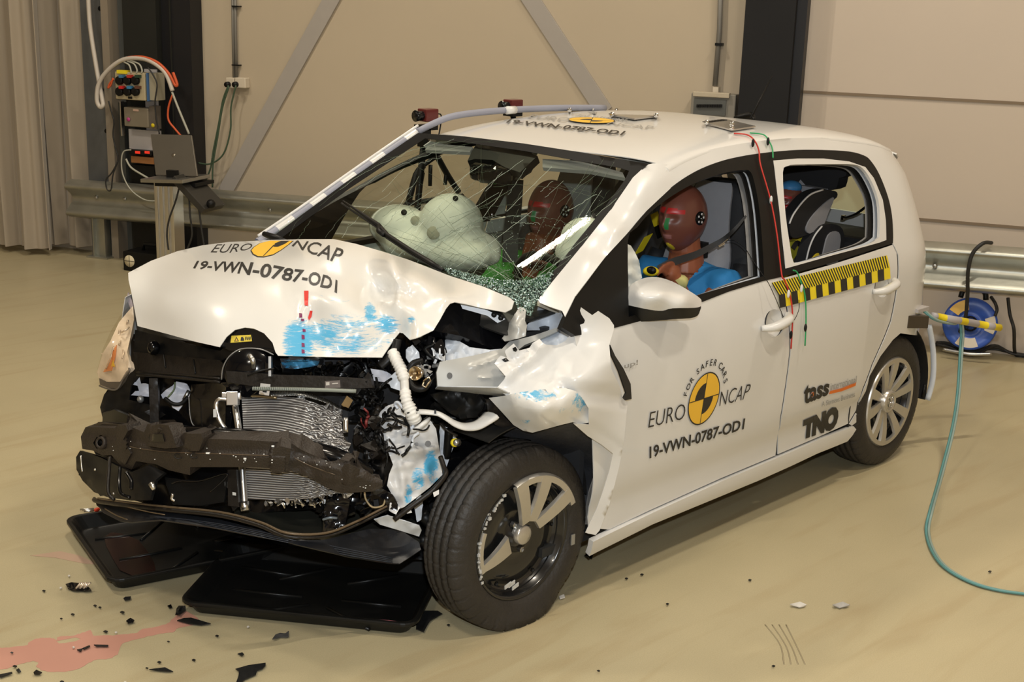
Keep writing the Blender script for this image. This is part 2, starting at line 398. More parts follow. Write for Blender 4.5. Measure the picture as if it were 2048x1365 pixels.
x = MB(); wbox(x, (1383, 185), (1468, 250), 0, .10); x.build('housing', mat('grey housing', (.26, .24, .20), .5), t, bevel=.006)
x = MB(); wbox(x, (1386, 183), (1458, 197), .08, .125); x.build('cover_top', mat('beige cover', (.46, .40, .30), .5), t, bevel=.004)
x = MB(); wbox(x, (1388, 197), (1450, 232), .09, .115); x.build('window', mat('smoked window', (.10, .105, .10), .3), t)
for k in range(11): x = MB(); wbox(x, (1393+k*4.7, 209), (1396.5+k*4.7, 215), .115, .125); x.build('switch', BLK, t)
x = MB(); wbox(x, (1426, 174), (1436, 186), 0, .06); x.build('cable_gland', white, t)
MB().tube([W(1442, -40, .03), W(1439, 60, .03), W(1430, 172, .03)], .016).build('conduit', cond, t)
x = MB(); wbox(x, (1430, 86), (1444, 92), 0, .05); x.build('clip', BLK, t)
# ---- curtain
cu = mat('beige grey curtain', (.34, .285, .215), .6, var=.06, scale=3, bump=.02)
nt, b = nodes(cu); b.inputs['Sheen Weight'].default_value = .3
def curtain(x0, x1, yb, off, folds, lab, amp=.06):
    p0 = wco(W(x0, yb, off)); p1 = wco(W(x1, yb, off)); n = 90; mb = MB(); vs = []
    zb = .05; nz = 30
    for j in range(nz+1):
        z = zb+(H-.5-zb)*j/nz
        for i in range(n+1):
            t_ = i/n; ph = t_*folds*2*PI
            off2 = amp*(math.sin(ph)*.8+.35*math.sin(2.3*ph+.4*z+1)+.2*math.sin(.5*ph-.5*z))
            u = p0[0]+(p1[0]-p0[0])*t_+.025*math.sin(1.3*z+ph)*(1-t_)
            vs.append(wpt(u, off+off2, z))
    fs = [(j*(n+1)+i, j*(n+1)+i+1, (j+1)*(n+1)+i+1, (j+1)*(n+1)+i) for j in range(nz) for i in range(n)]
    o = MB().add(vs, fs, 0, True).build('curtain', cu, solid=.006); label(o, lab, 'curtain'); return o
curtain(98, 181, 508, .12, 1.7, 'rear panel of the beige grey curtain beside the galvanised post')
curtain(-40, 101, 524, .34, 3.0, 'front panel of the beige grey curtain at the left edge of the photo')
# ---- guard rail: W profile swept between two posts
def rail(p0, p1, lab, h=.30, ext0=0, ext1=0):
    d = (p1-p0).normalized(); s = d.cross(Z).normalized(); 
    if s.dot(WN) < 0: s = -s
    prof = [(.0, .5), (.035, .47), (.075, .40), (.08, .32), (.05, .22), (.012, .10), (.0, 0), (.012, -.10), (.05, -.22), (.08, -.32), (.075, -.40), (.035, -.47), (0, -.5)]
    pr = spline([Vector((a, b2, 0)) for a, b2 in prof], 3); vs = []; N = 40
    for i in range(N+1):
        q = p0+d*((p1-p0).length*i/N)
        for a in pr: vs.append(q+s*a.x*1.0+Z*a.y*h)
    k = len(pr); fs = [(i*k+j, i*k+j+1, (i+1)*k+j+1, (i+1)*k+j) for i in range(N) for j in range(k-1)]
    root = thing('guard_rail', lab, 'guard rail', Vector((p0.x, p0.y, 0)))
    MB().add(vs, fs, 0, True).build('beam', ZINC, root, solid=.004)
    return root, d, s
def offp(px, py, o): return W(px, py, o)
RO = .24
def railpt(px, yt, yb):
    a, b2 = W(px, yt, RO), W(px, yb, RO); return (a+b2)/2, (a.z-b2.z)
pL, hL = railpt(145, 361, 431); pR, hR = railpt(2046, 492, 597)
pR2 = pL+(pR-pL)*1.35
rt, d, s = rail(pL, pR2, 'galvanised double wave guard rail running along the wall behind the car', h=(hL+hR)/2)
for px, lab in ((203, 0), (1180, 1), (2300, 2)):
    k = wco(W(px, 500, RO-.06)); zz = .0
    base = wpt(k[0], RO-.07, 0); top = pL+(pR-pL)*((k[0]-wco(pL)[0])/(wco(pR)[0]-wco(pL)[0]))
    hh = top.z+.02
    MB().box((base.x, base.y, hh/2), (.05, .004, hh/2), 0, (WU, WN, Z)).box(Vector((base.x, base.y, hh/2))+WU*.05, (.004, .035, hh/2), 0, (WU, WN, Z)).box(Vector((base.x, base.y, hh/2))-WU*.05, (.004, .035, hh/2), 0, (WU, WN, Z)).box((base.x, base.y, .006), (.09, .07, .006), 0, (WU, WN, Z)).build('rail_post', ZINC, rt)
for px, py in ((193, 395), (250, 398), (1870, 532), (540, 420)): MB().lathe([(0, .014), (.008, .014), (.012, .008), (.012, 0)], W(px, py, RO+.012), WN, 10).build('bolt', STEEL, rt)
# ---- control box group on the column
beige = mat('beige instrument box', (.42, .36, .23), .45, var=.04)
ob = .26
t = thing('connector_box', 'beige wall box with six coloured power connectors in two rows', 'connector box', W(265, 170, .1))
x = MB(); wbox(x, (229, 143), (291, 202), .20, ob+.06); x.build('housing', beige, t, bevel=.006)
x = MB(); wbox(x, (292, 146), (297, 203), .20, ob+.055); x.build('blue_band', mat('blue band', (.05, .13, .30), .5), t)
x = MB(); wbox(x, (297, 146), (314, 202), .20, ob+.04); x.build('side_module', mat('grey beige box', (.33, .30, .22), .5), t, bevel=.004)
x = MB(); wbox(x, (233, 140), (253, 148), ob+.02, ob+.07); x.build('yellow_cap', YEL, t)
cc = [(.05, .16, .30), (.45, .03, .02), (.02, .05, .03), (.55, .02, .02), (.04, .20, .40), (.12, .05, .03)]
for k in range(6):
    px, py = 241+(k % 3)*16, 158+(k//3)*22
    c = mat('connector colour %d' % k, cc[k], .5)
    u = MB().lathe([(0, .030), (.022, .030), (.026, .024), (.026, 0)], W(px, py+3, ob+.06), WN, 14).build('connector', BLK, t)
    x = MB(); wbox(x, (px-4, py-8), (px+4, py-2), ob+.06, ob+.095); x.build('lid', c, u)
x = MB(); wbox(x, (256, 193), (264, 198), ob+.06, ob+.064); x.build('name_plate', BLK, t)
t = thing('junction_box', 'grey metal junction box with a pink dot and yellow dot under the connector box', 'junction box', W(285, 235, .1))
x = MB(); wbox(x, (247, 214), (297, 256), .19, .28); x.build('housing', mat('grey beige box 2', (.24, .21, .16), .4, .3), t, bevel=.006)
x = MB(); wbox(x, (298, 212), (311, 259), .19, .26); x.build('side_plate', mat('dark side plate', (.13, .11, .09), .5), t)
for (px, py, c) in ((257, 239, 'pink'), (306, 251, 'yellow')):
    MB().lathe([(0, .014), (.004, .014), (.004, 0)], W(px, py, .285 if c == 'pink' else .265), WN, 12).build('dot', mat('pink dot', (.45, .05, .22), .5) if c == 'pink' else YEL, t)
x = MB(); wbox(x, (266, 218), (277, 223), .28, .284); x.build('sticker', mat('pink sticker', (.55, .38, .30), .5), t)
x = MB(); wbox(x, (239, 203), (244, 272), .2, .24); tag(x.build('mounting_rail', ALU), 'upright bare aluminium mounting rail left of the junction box', 'rail')
x = MB(); wbox(x, (236, 205), (253, 365), .1, .2); tag(x.build('backing_board', mat('dark panel', (.04, .043, .04), .5)), 'dark grey narrow backing panel behind the aluminium rail', 'panel')
x = MB(); wbox(x, (288, 138), (318, 300), .165, .18); wbox(x, (257, 258), (318, 302), .165, .2); tag(x.build('backing_plate', mat('lilac white plate', (.42, .40, .40), .5)), 'pale lilac backing plate behind the junction box', 'plate')
t = thing('readout_unit', 'small black unit with red glowing digits beside the laptop', 'display unit', W(290, 305, .1))
x = MB(); wbox(x, (257, 299), (303, 312), .12, .24); x.build('housing', BLK, t, bevel=.004)
for a in (270, 289): x = MB(); wbox(x, (a, 302), (a+10, 308), .24, .243); x.build('red_display', mat('red digits', (.3, .01, .01), .4, emit=(1, .05, .02), estr=.6), t)
x = MB(); wbox(x, (262, 312), (308, 329), .1, .22); tag(x.build('wooden_shelf', mat('orange wood', (.28, .12, .04), .5)), 'small orange brown wooden block under the readout unit', 'shelf')
x = MB(); wbox(x, (262, 329), (310, 372), .1, .2); tag(x.build('black_case', BLK), 'black case mounted below the wooden block behind the guard rail', 'case')
x = MB(); wbox(x, (266, 438), (322, 505), .1, .22); tag(x.build('black_cabinet', BLK), 'black cabinet on the floor under the guard rail', 'cabinet')
# cables on the wall, left
hose = mat('white hose', (.55, .50, .44), .45); orc = mat('orange cable', (.60, .10, .03), .5); bkc = mat('black cable', (.02, .02, .02), .5); grc = mat('pale grey cable', (.40, .40, .34), .5)
def wc(pts, r, m, lab, off=.32, nm='cable', res=7): 
    return tag(MB().tube([W(q[0], q[1], q[2] if len(q) > 2 else off) for q in pts], r, 6, res=res).build(nm, m), lab, 'cable' if nm != 'hose' else 'hose')
wc([(176, -20, .2), (180, 50, .22), (192, 130, .26), (204, 195, .3), (206, 210), (200, 214), (194, 200), (197, 170), (212, 145), (240, 122), (270, 116), (300, 122), (330, 145), (345, 182)], .016, hose, 'thick white hose arching over the connector box', nm='hose')
wc([(256, 115), (285, 114), (315, 125), (338, 148), (350, 170), (354, 168), (346, 145)], .010, orc, 'orange cable lying along the white hose arch')
wc([(345, 190), (337, 215), (337, 240), (350, 258), (362, 272)], .007, orc, 'thin orange cable hanging down to the laptop')
wc([(226, 156), (222, 170), (216, 176), (220, 166), (228, 158)], .006, orc, 'short orange cable loop left of the connector box')
wc([(344, 184), (358, 220), (378, 268)], .008, grc, 'straight grey cable from the white hose down to the laptop')
wc([(248, 124), (258, 130), (262, 142), (262, 146)], .006, grc, 'first pale cable tail entering the connector box top')
wc([(254, 122), (268, 128), (274, 140), (273, 146)], .006, grc, 'second pale cable tail entering the connector box top')
wc([(260, 121), (278, 128), (284, 140), (283, 146)], .006, grc, 'third pale cable tail entering the connector box top')
wc([(296, 135), (306, 150), (314, 170), (310, 205), (313, 240), (319, 268)], .005, bkc, 'black cable hanging down the right side of the connector box')
wc([(217, 202), (224, 228), (228, 245), (226, 270), (232, 300), (236, 320), (224, 345), (212, 360), (214, 378), (222, 380), (226, 350), (236, 322)], .005, bkc, 'black cable looping down over the guard rail end')
wc([(262, 300), (248, 303), (243, 320), (246, 350), (262, 380), (290, 400), (318, 402)], .005, grc, 'thin pale cable sagging from the readout unit in front of the rail')
wc([(252, 318), (262, 335), (285, 350), (312, 365)], .007, grc, 'grey cable running from the readout unit to the stand')
# ---- laptop stand
sp = W(342, 470, .62); sp.z = 0
def S_(px, py, dn=0.): # plane through the stand, parallel to the wall
    r = ray(px, py); t_ = ((sp+WN*dn)-CAM).dot(WN)/r.dot(WN); return CAM+r*t_
t = thing('laptop_stand', 'aluminium profile pedestal stand carrying the laptop', 'stand', sp)
ztop = S_(340, 362).z; hw = (S_(357, 430)-S_(320, 430)).length/2; cs = S_(339, 430); cs = Vector((cs.x, cs.y, 0))
x = MB()
for k in (-1, -.34, .34, 1): x.box(cs+WU*hw*k*.84+Z*ztop/2, (hw*.16, hw*.8, ztop/2), 0, (WU, WN, Z))
x.box(cs+Z*ztop/2, (hw*.9, hw*.6, ztop/2), 0, (WU, WN, Z)); x.build('post', ALU, t, bevel=.003)
MB().box(cs+Z*.015, (.11, .11, .015), 0, (WU, WN, Z)).build('foot_plate', BLK, t)
a, b2 = S_(310, 356, .1), S_(394, 358, .1); MB().box((a+b2)/2, ((b2-a).length/2, .16, .012), 0, ((b2-a).normalized(), WN, Z)).build('top_plate', STEEL, t, bevel=.003)
a, b2 = S_(366, 352, .1), S_(427, 418, .1); d = (b2-a).normalized(); MB().box((a+b2)/2, ((b2-a).length/2, .12, .022), 0, (d, WN, d.cross(WN))).build('keyboard_tray', mat('black frame', (.03, .028, .024), .4), t, bevel=.004)
x = MB(); c = S_(422, 408, .16); x.ell(c, (.03, .03, .03)); x.build('knob', BLK, t)
t2 = thing('laptop', 'open grey laptop seen from behind its lid, on the pedestal stand', 'laptop', S_(345, 352, .05))
q = [S_(301, 268, -.03), S_(383, 270, -.03), S_(395, 353, .12), S_(311, 350, .12)]
nn = (q[1]-q[0]).cross(q[3]-q[0]).normalized(); 
if nn.dot(WN) > 0: nn = -nn
MB().add(q+[v+nn*.014 for v in q], [(0, 1, 2, 3), (7, 6, 5, 4), (0, 4, 5, 1), (1, 5, 6, 2), (2, 6, 7, 3), (3, 7, 4, 0)]).build('lid', mat('grey laptop lid', (.15, .135, .11), .35, .5), t2, bevel=.004)
c = (q[0]+q[1]+q[2]+q[3])/4-nn*.001; MB().lathe([(0, .014), (.001, .014), (.001, 0)], c, -nn, 14).build('badge', mat('badge', (.30, .27, .22), .3, .8), t2)
b0 = S_(312, 352, .12); b1 = S_(394, 354, .12); MB().box((b0+b1)/2-nn*-.0+Z*-.002+nn*.1, ((b1-b0).length/2, .11, .012), 0, ((b1-b0).normalized(), WN, Z)).build('keyboard_base', BLK, t2, bevel=.003)
x = MB(); x.box(S_(345, 350, .14), (.035, .02, .03), 0, (WU, WN, Z)); x.build('hinge', BLK, t2)
for pts, lab in (([(362, 360), (352, 400), (338, 440), (334, 470), (337, 500)], 'black cable hanging down in front of the aluminium stand'), ([(378, 385), (394, 400), (398, 420), (404, 465), (409, 495)], 'black cable hanging to the right of the stand'), ([(372, 390), (378, 400), (380, 430), (384, 470), (374, 500)], 'second black cable hanging beside the aluminium stand')):
    tag(MB().tube([S_(a, b2, .2) for a, b2 in pts], .006, 6, res=7).build('cable', bkc), lab, 'cable')
# ---- black case with round target on the floor
p0 = P(247, 541, z=0)
def K_(px, py): return P(px, py, d=PX(p0)[2])
t = thing('camera_case', 'black box with a round white target sticker on the floor by the stand', 'case', p0)
h = .115; dv = WU; fr = p0
MB().box(fr+WU*.22-WN*.14+Z*h/2*1.2, (.22, .14, h/2*1.2), 0, (WU, WN, Z)).build('body', BLK, t, bevel=.006)
MB().tube([fr+WU*.10-WN*.1+Z*h*1.2, fr+WU*.11-WN*.1+Z*(h*1.2+.045), fr+WU*.31-WN*.1+Z*(h*1.2+.045), fr+WU*.32-WN*.1+Z*h*1.2], .012, 8).build('handle', BLK, t)
c = fr+WU*.055+Z*.072+WN*.001; tg = MB().lathe([(0, .042), (.002, .042), (.002, 0)], c, WN, 24).build('target_sticker', mat('cream sticker', (.75, .66, .45), .5), t)
MB().box(c+WN*.003, (.042, .0006, .0018), 0, (WU, WN, Z)).box(c+WN*.003, (.0018, .0006, .042), 0, (WU, WN, Z)).build('cross', PRINT, tg)
# ---- cable reel and floor cables at the right
bl = mat('blue reel plastic', (.03, .09, .42), .35)
rc = W(1938, 660, .24); rc.z = 0; def_n = (CAM-rc); def_n.z = 0; 
ax = (WN+Vector((0, 0, .28))).normalized()
t = thing('cable_reel', 'blue and white cable reel drum leaning on the wall behind the car', 'cable reel', rc)
cr = W(1940, 648, .19); rr = .150
MB().lathe([(-.10, 0), (-.10, rr), (-.085, rr), (-.085, .07), (-.01, .07), (-.01, rr), (.006, rr+.002), (.012, rr-.008), (.008, rr*.55), (.0, rr*.5), (.0, .04), (.03, .035), (.03, 0)], cr, ax, 40).build('drum', bl, t)
ea = ax.orthogonal().normalized(); ea = (WU-ax*WU.dot(ax)).normalized(); eb = ax.cross(ea); 
if eb.z < 0: eb = -eb
def sector(a0, a1, r0, r1, nm, m, lift=.0125):
    x = MB(); n = 10; vs = []
    for k in range(n+1):
        an = math.radians(a0+(a1-a0)*k/n); dd = ea*math.cos(an)+eb*math.sin(an)
        vs += [cr+ax*lift+dd*r0, cr+ax*lift+dd*r1]
    x.add(vs, [(2*k, 2*k+1, 2*k+3, 2*k+2) for k in range(n)]); x.build(nm, m, t, solid=.001)
sector(100, 150, .08, .14, 'amber_label', ORG); sector(-20, 25, .085, .14, 'white_label', white); sector(-120, -65, .085, .14, 'white_label', white)
MB().lathe([(0, .045), (.02, .04), (.02, 0)], cr+ax*.01, ax, 20).build('hub', BLK, t)
MB().tube([cr-ea*.13-Z*.15+WN*.08, cr+ea*.02-Z*.155+WN*.1, cr+ea*.14-Z*.145+WN*.08], .010, 8, res=5).build('stand_foot', STEEL, t)
MB().tube([cr-ea*.07+eb*.15-ax*.05, cr-ea*.05+eb*.20-ax*.05, cr+ea*.05+eb*.20-ax*.05, cr+ea*.07+eb*.15-ax*.05], .016, 8, res=4).build('handle', BLK, t)
def fc(pts, r, lab, m=bkc): return tag(MB().tube([v+WN*max(0, .03-wco(v)[1]) for v in [P3(q) if isinstance(q[2], dict) else W(*q) for q in pts]], r, 8, res=7).build('cable', m), lab, 'cable')
fc([(1983, 486, .28), (1966, 487, .36), (1945, 508, .37), (1936, 545, .36), (1935, 590, .3), (1930, 640, .22), (1915, 672, .2)], .011, 'black cable draped over the guard rail down to the blue reel')
fc([(2016, 596, .15), (2020, 630, .15), (2028, 660, .2), (2032, 682, {'z': .012}), (2060, 700, {'z': .012})], .010, 'black cable hanging from behind the guard rail at the right edge')
fc([(1982, 594, .15), (1990, 606, .18), (1994, 620, .18), (1990, 632, .2)], .009, 'short black cable dropping from the rail to the reel')
rnd = random.Random(3)
for k in range(8):
    y0 = 676+k*3.0
    pts = [(1874, y0-8+rnd.uniform(-4, 4), {'z': .012+.012*k*.4}), (1900, y0+rnd.uniform(-5, 5), {'z': .02+.012*k*.3}), (1945, y0+12+rnd.uniform(-3, 6), {'z': .012}), (1990, y0+2+rnd.uniform(-14, 6), {'z': .03+.004*k}), (2025, y0+5+rnd.uniform(-12, 10), {'z': .02}), (2090, y0+16+rnd.uniform(-14, 10), {'z': .015})]
    pp = [P3(q) for q in pts]; pp = [v+WN*max(0, .03-wco(v)[1]) for v in pp]
    tag(MB().tube(pp, .0075, 7, res=6).build('extension_cable', bkc), 'one of the tangled black extension cables on the floor around the blue reel', 'cable', 'tangled extension cables by the reel')
# ================================================================== the car: side surface
def lin(tab, v):
    if v <= tab[0][0]: return tab[0][1]
    for i in range(len(tab)-1):
        if v <= tab[i+1][0]:
            a, b = tab[i], tab[i+1]; t = (v-a[0])/(b[0]-a[0])
            p = tab[i-1] if i else a; q = tab[i+2] if i+2 < len(tab) else b
            m0 = (b[1]-p[1])/(b[0]-p[0]); m1 = (q[1]-a[1])/(q[0]-a[0]); h = b[0]-a[0]
            return (2*t**3-3*t*t+1)*a[1]+(t**3-2*t*t+t)*h*m0+(-2*t**3+3*t*t)*b[1]+(t**3-t*t)*h*m1
    return tab[-1][1]
BASE = [(.10, .755), (.20, .785), (.26, .79), (.33, .788), (.40, .812), (.55, .822), (.70, .825), (.82, .818), (.93, .80), (1.0, .775), (1.1, .735), (1.2, .69), (1.3, .64), (1.38, .598), (1.43, .56)]
TAIL = [(.2, 2.95), (.45, 3.0), (.65, 3.02), (.85, 2.985), (1.0, 2.93), (1.2, 2.84), (1.32, 2.77), (1.40, 2.70), (1.46, 2.60)]
def S(x, z):
    b = lin(BASE, z); u = lin(TAIL, z)-x
    k = min(1, max(0, (z-.75)/.5)); TR = .55-.25*k; hh = .50-.32*k
    if x > 1.9: b -= .045*(min(x-1.9, 1.1)/1.1)**2
    if u < TR: 
        u = max(u, 0); b -= hh*(1-math.sqrt(max(0, 1-((TR-u)/TR)**2)))
    return b
def SIDE(px, py, off=0.):
    r = ray(px, py); t0 = (-1.05-CAM.y)/r.y; t1 = (-.25-CAM.y)/r.y
    for _ in range(34):
        t = (t0+t1)/2; p = CAM+r*t
        if p.y+S(p.x, p.z)+off < 0: t0 = t
        else: t1 = t
    return CAM+r*t
def XZ(q): 
    if len(q) >= 2 and abs(q[0]) < 20: return (q[0], q[1])
    v = SIDE(q[0], q[1]); return (v.x, v.z)
def panel(name, pts, m, parent, off=0., step=.035, holes=(), solid=.004, mirror=False, sm=0, holesm=0, lift=None):
    o = [XZ(q)+tuple(q[2:3]) for q in pts]
    o = sm2(o, sm) if sm else [q[:2] for q in o]
    hs = []
    for h in holes:
        h = [XZ(q)+tuple(q[2:3]) for q in h]; hs.append(sm2(h, holesm) if holesm else [q[:2] for q in h])
    V, F = tri(o, step, hs)
    vs = []
    for x, z in V:
        y = -(S(x, z)+off+(lift(x, z) if lift else 0)); vs.append(Vector((x, y if not mirror else -y, z)))
    if not mirror: F = [f[::-1] for f in F]
    return MB().add(vs, F, 0, True).build(name, m, parent, solid=solid)
car = thing('crashed_car', 'small white five door car with a crushed front corner and printed test decals', 'car', (1.2, 0, 0))
# ---- outlines read from the photograph, all carried onto the side surface
FR_UP = [(1122, 655), (1128, 640), (1150, 592), (1211, 513), (1252, 469), (1293, 421), (1341, 376), (1389, 344), (1440, 323), (1492, 311), (1543, 304)]
RR_UP = [(1543, 304), (1594, 300), (1645, 300), (1697, 303), (1727, 311), (1741, 322), (1758, 349), (1775, 393), (1783, 430), (1785.5, 468), (1785, 487)]
FR_UP = FR_UP[:2]+sm2(FR_UP[2:], 4, closed=False)
RR_UP = sm2(RR_UP, 4, closed=False)
BELT = [(1731, 504), (1662, 526), (1594, 545), (1566, 553)]
BELTF = [(1526, 562), (1457, 583), (1406, 603), (1310, 634), (1228, 656), (1150, 672)]
FOPEN = [(1254, 484), (1273, 455), (1300, 424), (1341, 393), (1389, 366), (1440, 348), (1475, 341), (1495, 340, 1), (1504, 352), (1515, 402), (1523, 484), (1527, 552, 1), (1471, 568), (1403, 588), (1330, 612), (1256, 634, 1)]
RWHITE = [(1545, 321, 1), (1594, 317), (1645, 317), (1697, 323), (1729, 334), (1746, 356), (1764, 400), (1770, 441), (1771, 480, 1), (1758, 485), (1662, 511), (1570, 537, 1), (1562, 472), (1553, 387)]
ROPEN = [(1564, 345), (1574, 332), (1594, 329), (1662, 328), (1705, 329), (1724, 337), (1741, 362), (1755, 400), (1758, 441), (1757, 474, 1), (1735, 488), (1662, 508), (1595, 525), (1584, 520), (1578, 490), (1569, 425)]
RW_TOP = sm2([(1545, 321), (1594, 317), (1645, 317), (1697, 323), (1729, 334), (1746, 356), (1764, 400), (1770, 441), (1771, 480)], 4, closed=False)
def ellp(cx, cy, rx, ry, n=20): return [(cx+rx*math.cos(2*PI*k/n), cy+ry*math.sin(2*PI*k/n)) for k in range(n)]
BGAP = [(1569, 600), (1577, 650), (1579, 701), (1573, 752), (1560, 836), (1553, 884), (1551, 911)]
RGAP = [(1797, 510), (1798, 550), (1791, 603), (1783, 643), (1772, 672), (1746, 731), (1728, 779), (1715, 822), (1699, 849)]
SILLT = [(1640, 876), (1552, 914), (1442, 960), (1300, 1024), (1218, 1063), (1180, 1082)]
SILLB = [(1176, 1112), (1300, 1048), (1400, 1007), (1514, 960), (1576, 932), (1630, 906), (1690, 882), (1707, 858)]
ROOFJ = [(.90, 1.345), (.98, 1.375), (1.13, 1.405), (1.3, 1.425), (1.48, 1.434), (1.65, 1.437), (1.8, 1.436), (2.0, 1.428), (2.2, 1.412), (2.3, 1.40), (2.45, 1.38), (2.6, 1.345)]
def zJ(x): return lin(ROOFJ, x)
def shift(L, dx, dy): return [(a[0]+dx, a[1]+dy)+tuple(a[2:]) for a in L]
ARCH = [(1713, 845), (1724, 797), (1739, 753), (1761, 713), (1786, 680), (1801, 667), (1838, 660)]
quarter_tail = [(2.74, .60), (2.95, .60), (2.99, .72), (2.97, .85), (2.92, 1.0), (2.83, 1.2), (2.76, 1.30), (2.69, 1.345)]
side_pts = [(.93, 1.352)]+[q for q in FR_UP if q[0] > 1330]+RR_UP[1:]+[(1790, 495)]+RGAP+[(1704, 852)]+ARCH+quarter_tail+[(a, b+.010) for a, b in ROOFJ[::-1]]
side_pts = side_pts[:-1]
pn = panel('body_side', side_pts, PAINT, car, step=.03)
panel('body_side', side_pts, PAINT, car, step=.05, mirror=True)
# black window surround
front_frame_out = FR_UP+[(1545, 320), (1553, 387), (1562, 472), (1569, 537), (1566, 553)]+BELTF
fd = panel('front_door', [(1228, 656), (1310, 634), (1406, 603), (1457, 583), (1526, 562), (1566, 553)]+BGAP+[(q[0], q[1]-3) for q in SILLT[1:5]]+[(.42, .26), (.40, .45), (.36, .70), (.30, .90), (1150, 672)], PAINT, car, off=.0, step=.035, holes=[ellp(1549, 646, 20, 27)],
   lift=lambda x, z: (.006*math.exp(-((z-.345)/.03)**2) if z > .3 else 0))
panel('window_frame', front_frame_out, BLK, fd, off=.003, holes=[FOPEN], holesm=3, step=.03, solid=.02)
rd_pts = [(1569, 556), (1594, 549), (1662, 530), (1731, 508), (1785, 490), (1793, 506)]+shift(RGAP[1:], -3, -1)+[(1640, 873), (1556, 909), (1556, 884), (1563, 836), (1576, 752), (1582, 701), (1580, 650), (1573, 600)]
rd = panel('rear_door', rd_pts, PAINT, car, step=.035, holes=[ellp(1764, 575, 15, 20)])
panel('window_frame', RWHITE, PAINT, rd, off=.004, holes=[ROPEN], holesm=3, step=.03, solid=.012)
panel('window_surround', RR_UP+BELT+[(1569, 537), (1662, 511), (1758, 485)]+RW_TOP[::-1], BLK, rd, off=.002, step=.03)
BLUEIN = PAINTIN
GTRIM = mat('grey interior trim', (.33, .32, .31), .6, var=.05)
# reveal rings behind the rear opening: inner return, black seal, grey pillar trim
def ring(name, m, off, dx, outer, par, solid=.006):
    h = []
    for q in outer:
        k = min(1, max(0, (q[0]-1600)/110)) if outer is ROPEN else min(1, max(0, (q[0]-1440)/55))
        kz = 1.0
        h.append((q[0]-dx*k, q[1]+ (dx*.25*k if q[1] < 400 else 0))+tuple(q[2:]))
    big = [(q[0]+(6 if q[0] > 1660 else -6 if outer is ROPEN and q[0] < 1600 else (6 if outer is not ROPEN and q[0] > 1480 else 0)), q[1]-5 if q[1] < (400 if outer is ROPEN else 500) else q[1]+5)+tuple(q[2:]) for q in outer]
    def loop(L):
        out = []
        for q in L:
            v = SIDE(q[0], q[1], off); out.append((v.x, v.z)+tuple(q[2:]))
        return sm2(out, 3)
    V, F = tri(loop(big), .03, [loop(h)])
    MB().add([Vector((x, -(S(x, z)+off), z)) for x, z in V], [f[::-1] for f in F], 0, True).build(name, m, par, solid=solid)
ring('door_reveal', BLUEIN, -.03, 9, ROPEN, rd); ring('door_seal', RUB, -.05, 20, ROPEN, rd); ring('pillar_trim', GTRIM, -.07, 25, ROPEN, rd)
ring('door_reveal', BLUEIN, -.035, 9, FOPEN, fd); ring('door_seal', RUB, -.06, 18, FOPEN, fd); ring('pillar_trim', GTRIM, -.085, 28, FOPEN, fd)
# right side of the car: the same outlines mirrored
fd2 = panel('front_door', [(1310, 634), (1406, 603), (1457, 583), (1526, 562), (1566, 553)]+BGAP+SILLT[1:5]+[(.42, .26), (.40, .45), (.36, .70), (.30, .90), (1150, 672), (1228, 656)], PAINT, car, mirror=True, step=.06)
panel('window_frame', front_frame_out, BLK, fd2, off=.003, holes=[FOPEN], holesm=3, step=.05, mirror=True, solid=.02)
rd2 = panel('rear_door', rd_pts, PAINT, car, step=.06, mirror=True)
panel('window_frame', RWHITE, PAINT, rd2, off=.004, holes=[ROPEN], holesm=3, step=.05, mirror=True, solid=.02)
panel('window_surround', RR_UP+BELT+[(1569, 537), (1662, 511), (1758, 485)]+RW_TOP[::-1], BLK, rd2, off=.002, step=.05, mirror=True)
# sills
sl = [(1703, 852)]+SILLT+SILLB
panel('sill', sl, PAINT, car, off=.006, step=.03, solid=.02, lift=lambda x, z: .008*math.sin(min(1, max(0, (z-.15)/.12))*PI))
panel('sill', sl, PAINT, car, off=.006, step=.05, mirror=True)
# inner skin so the panel gaps stay dark
DARK = mat('dark inner steel', (.03, .03, .032), .6)
inn = [(.47, .24), (1.2, .20), (2.0, .22), (2.12, .3), (2.2, .5), (2.42, .64), (2.6, .64), (2.9, .62), (2.9, .9), (2.45, .96), (1.6, .92), (.6, .88), (.47, .88)]
INS = mat('grey inner body paint', (.22, .21, .20), .5); panel('inner_side', inn, INS, car, off=-.055, step=.06); panel('inner_side', inn, INS, car, off=-.055, step=.06, mirror=True)
# ---- roof
ZC = [(.80, 1.400), (.95, 1.430), (1.2, 1.462), (1.6, 1.484), (2.0, 1.478), (2.3, 1.452), (2.5, 1.422), (2.62, 1.39), (2.70, 1.36)]
def roofz(x, y):
    zj = zJ(x); yj = S(x, zj); zc = lin(ZC, x); t = min(1, abs(y)/yj)
    return zj+(zc-zj)*(1-t**3.6)**(1/2.0)
def xh(y): return .86+.36*abs(y/.58)**2*.36
def ROOF(px, py, off=0.):
    r = ray(px, py); t0 = (1.56-CAM.z)/r.z; t1 = (1.30-CAM.z)/r.z
    for _ in range(30):
        t = (t0+t1)/2; p = CAM+r*t
        if p.z > roofz(min(max(p.x, .8), 2.7), max(-.62, min(.62, p.y)))+off: t0 = t
        else: t1 = t
    return CAM+r*t
vs = []; nx, ny = 50, 44
HX = [(-.6, 1.00), (-.55, .975), (-.3, .905), (0, .87), (.3, .895), (.55, .95), (.6, .965)]
for i in range(nx+1):
    for j in range(ny+1):
        s_ = -math.cos(PI*j/ny)
        x0 = lin(HX, s_*.58); x = x0+(2.66-x0)*i/nx
        yj = S(x, zJ(x)); y = yj*s_; vs.append(Vector((x, y, roofz(x, y))))
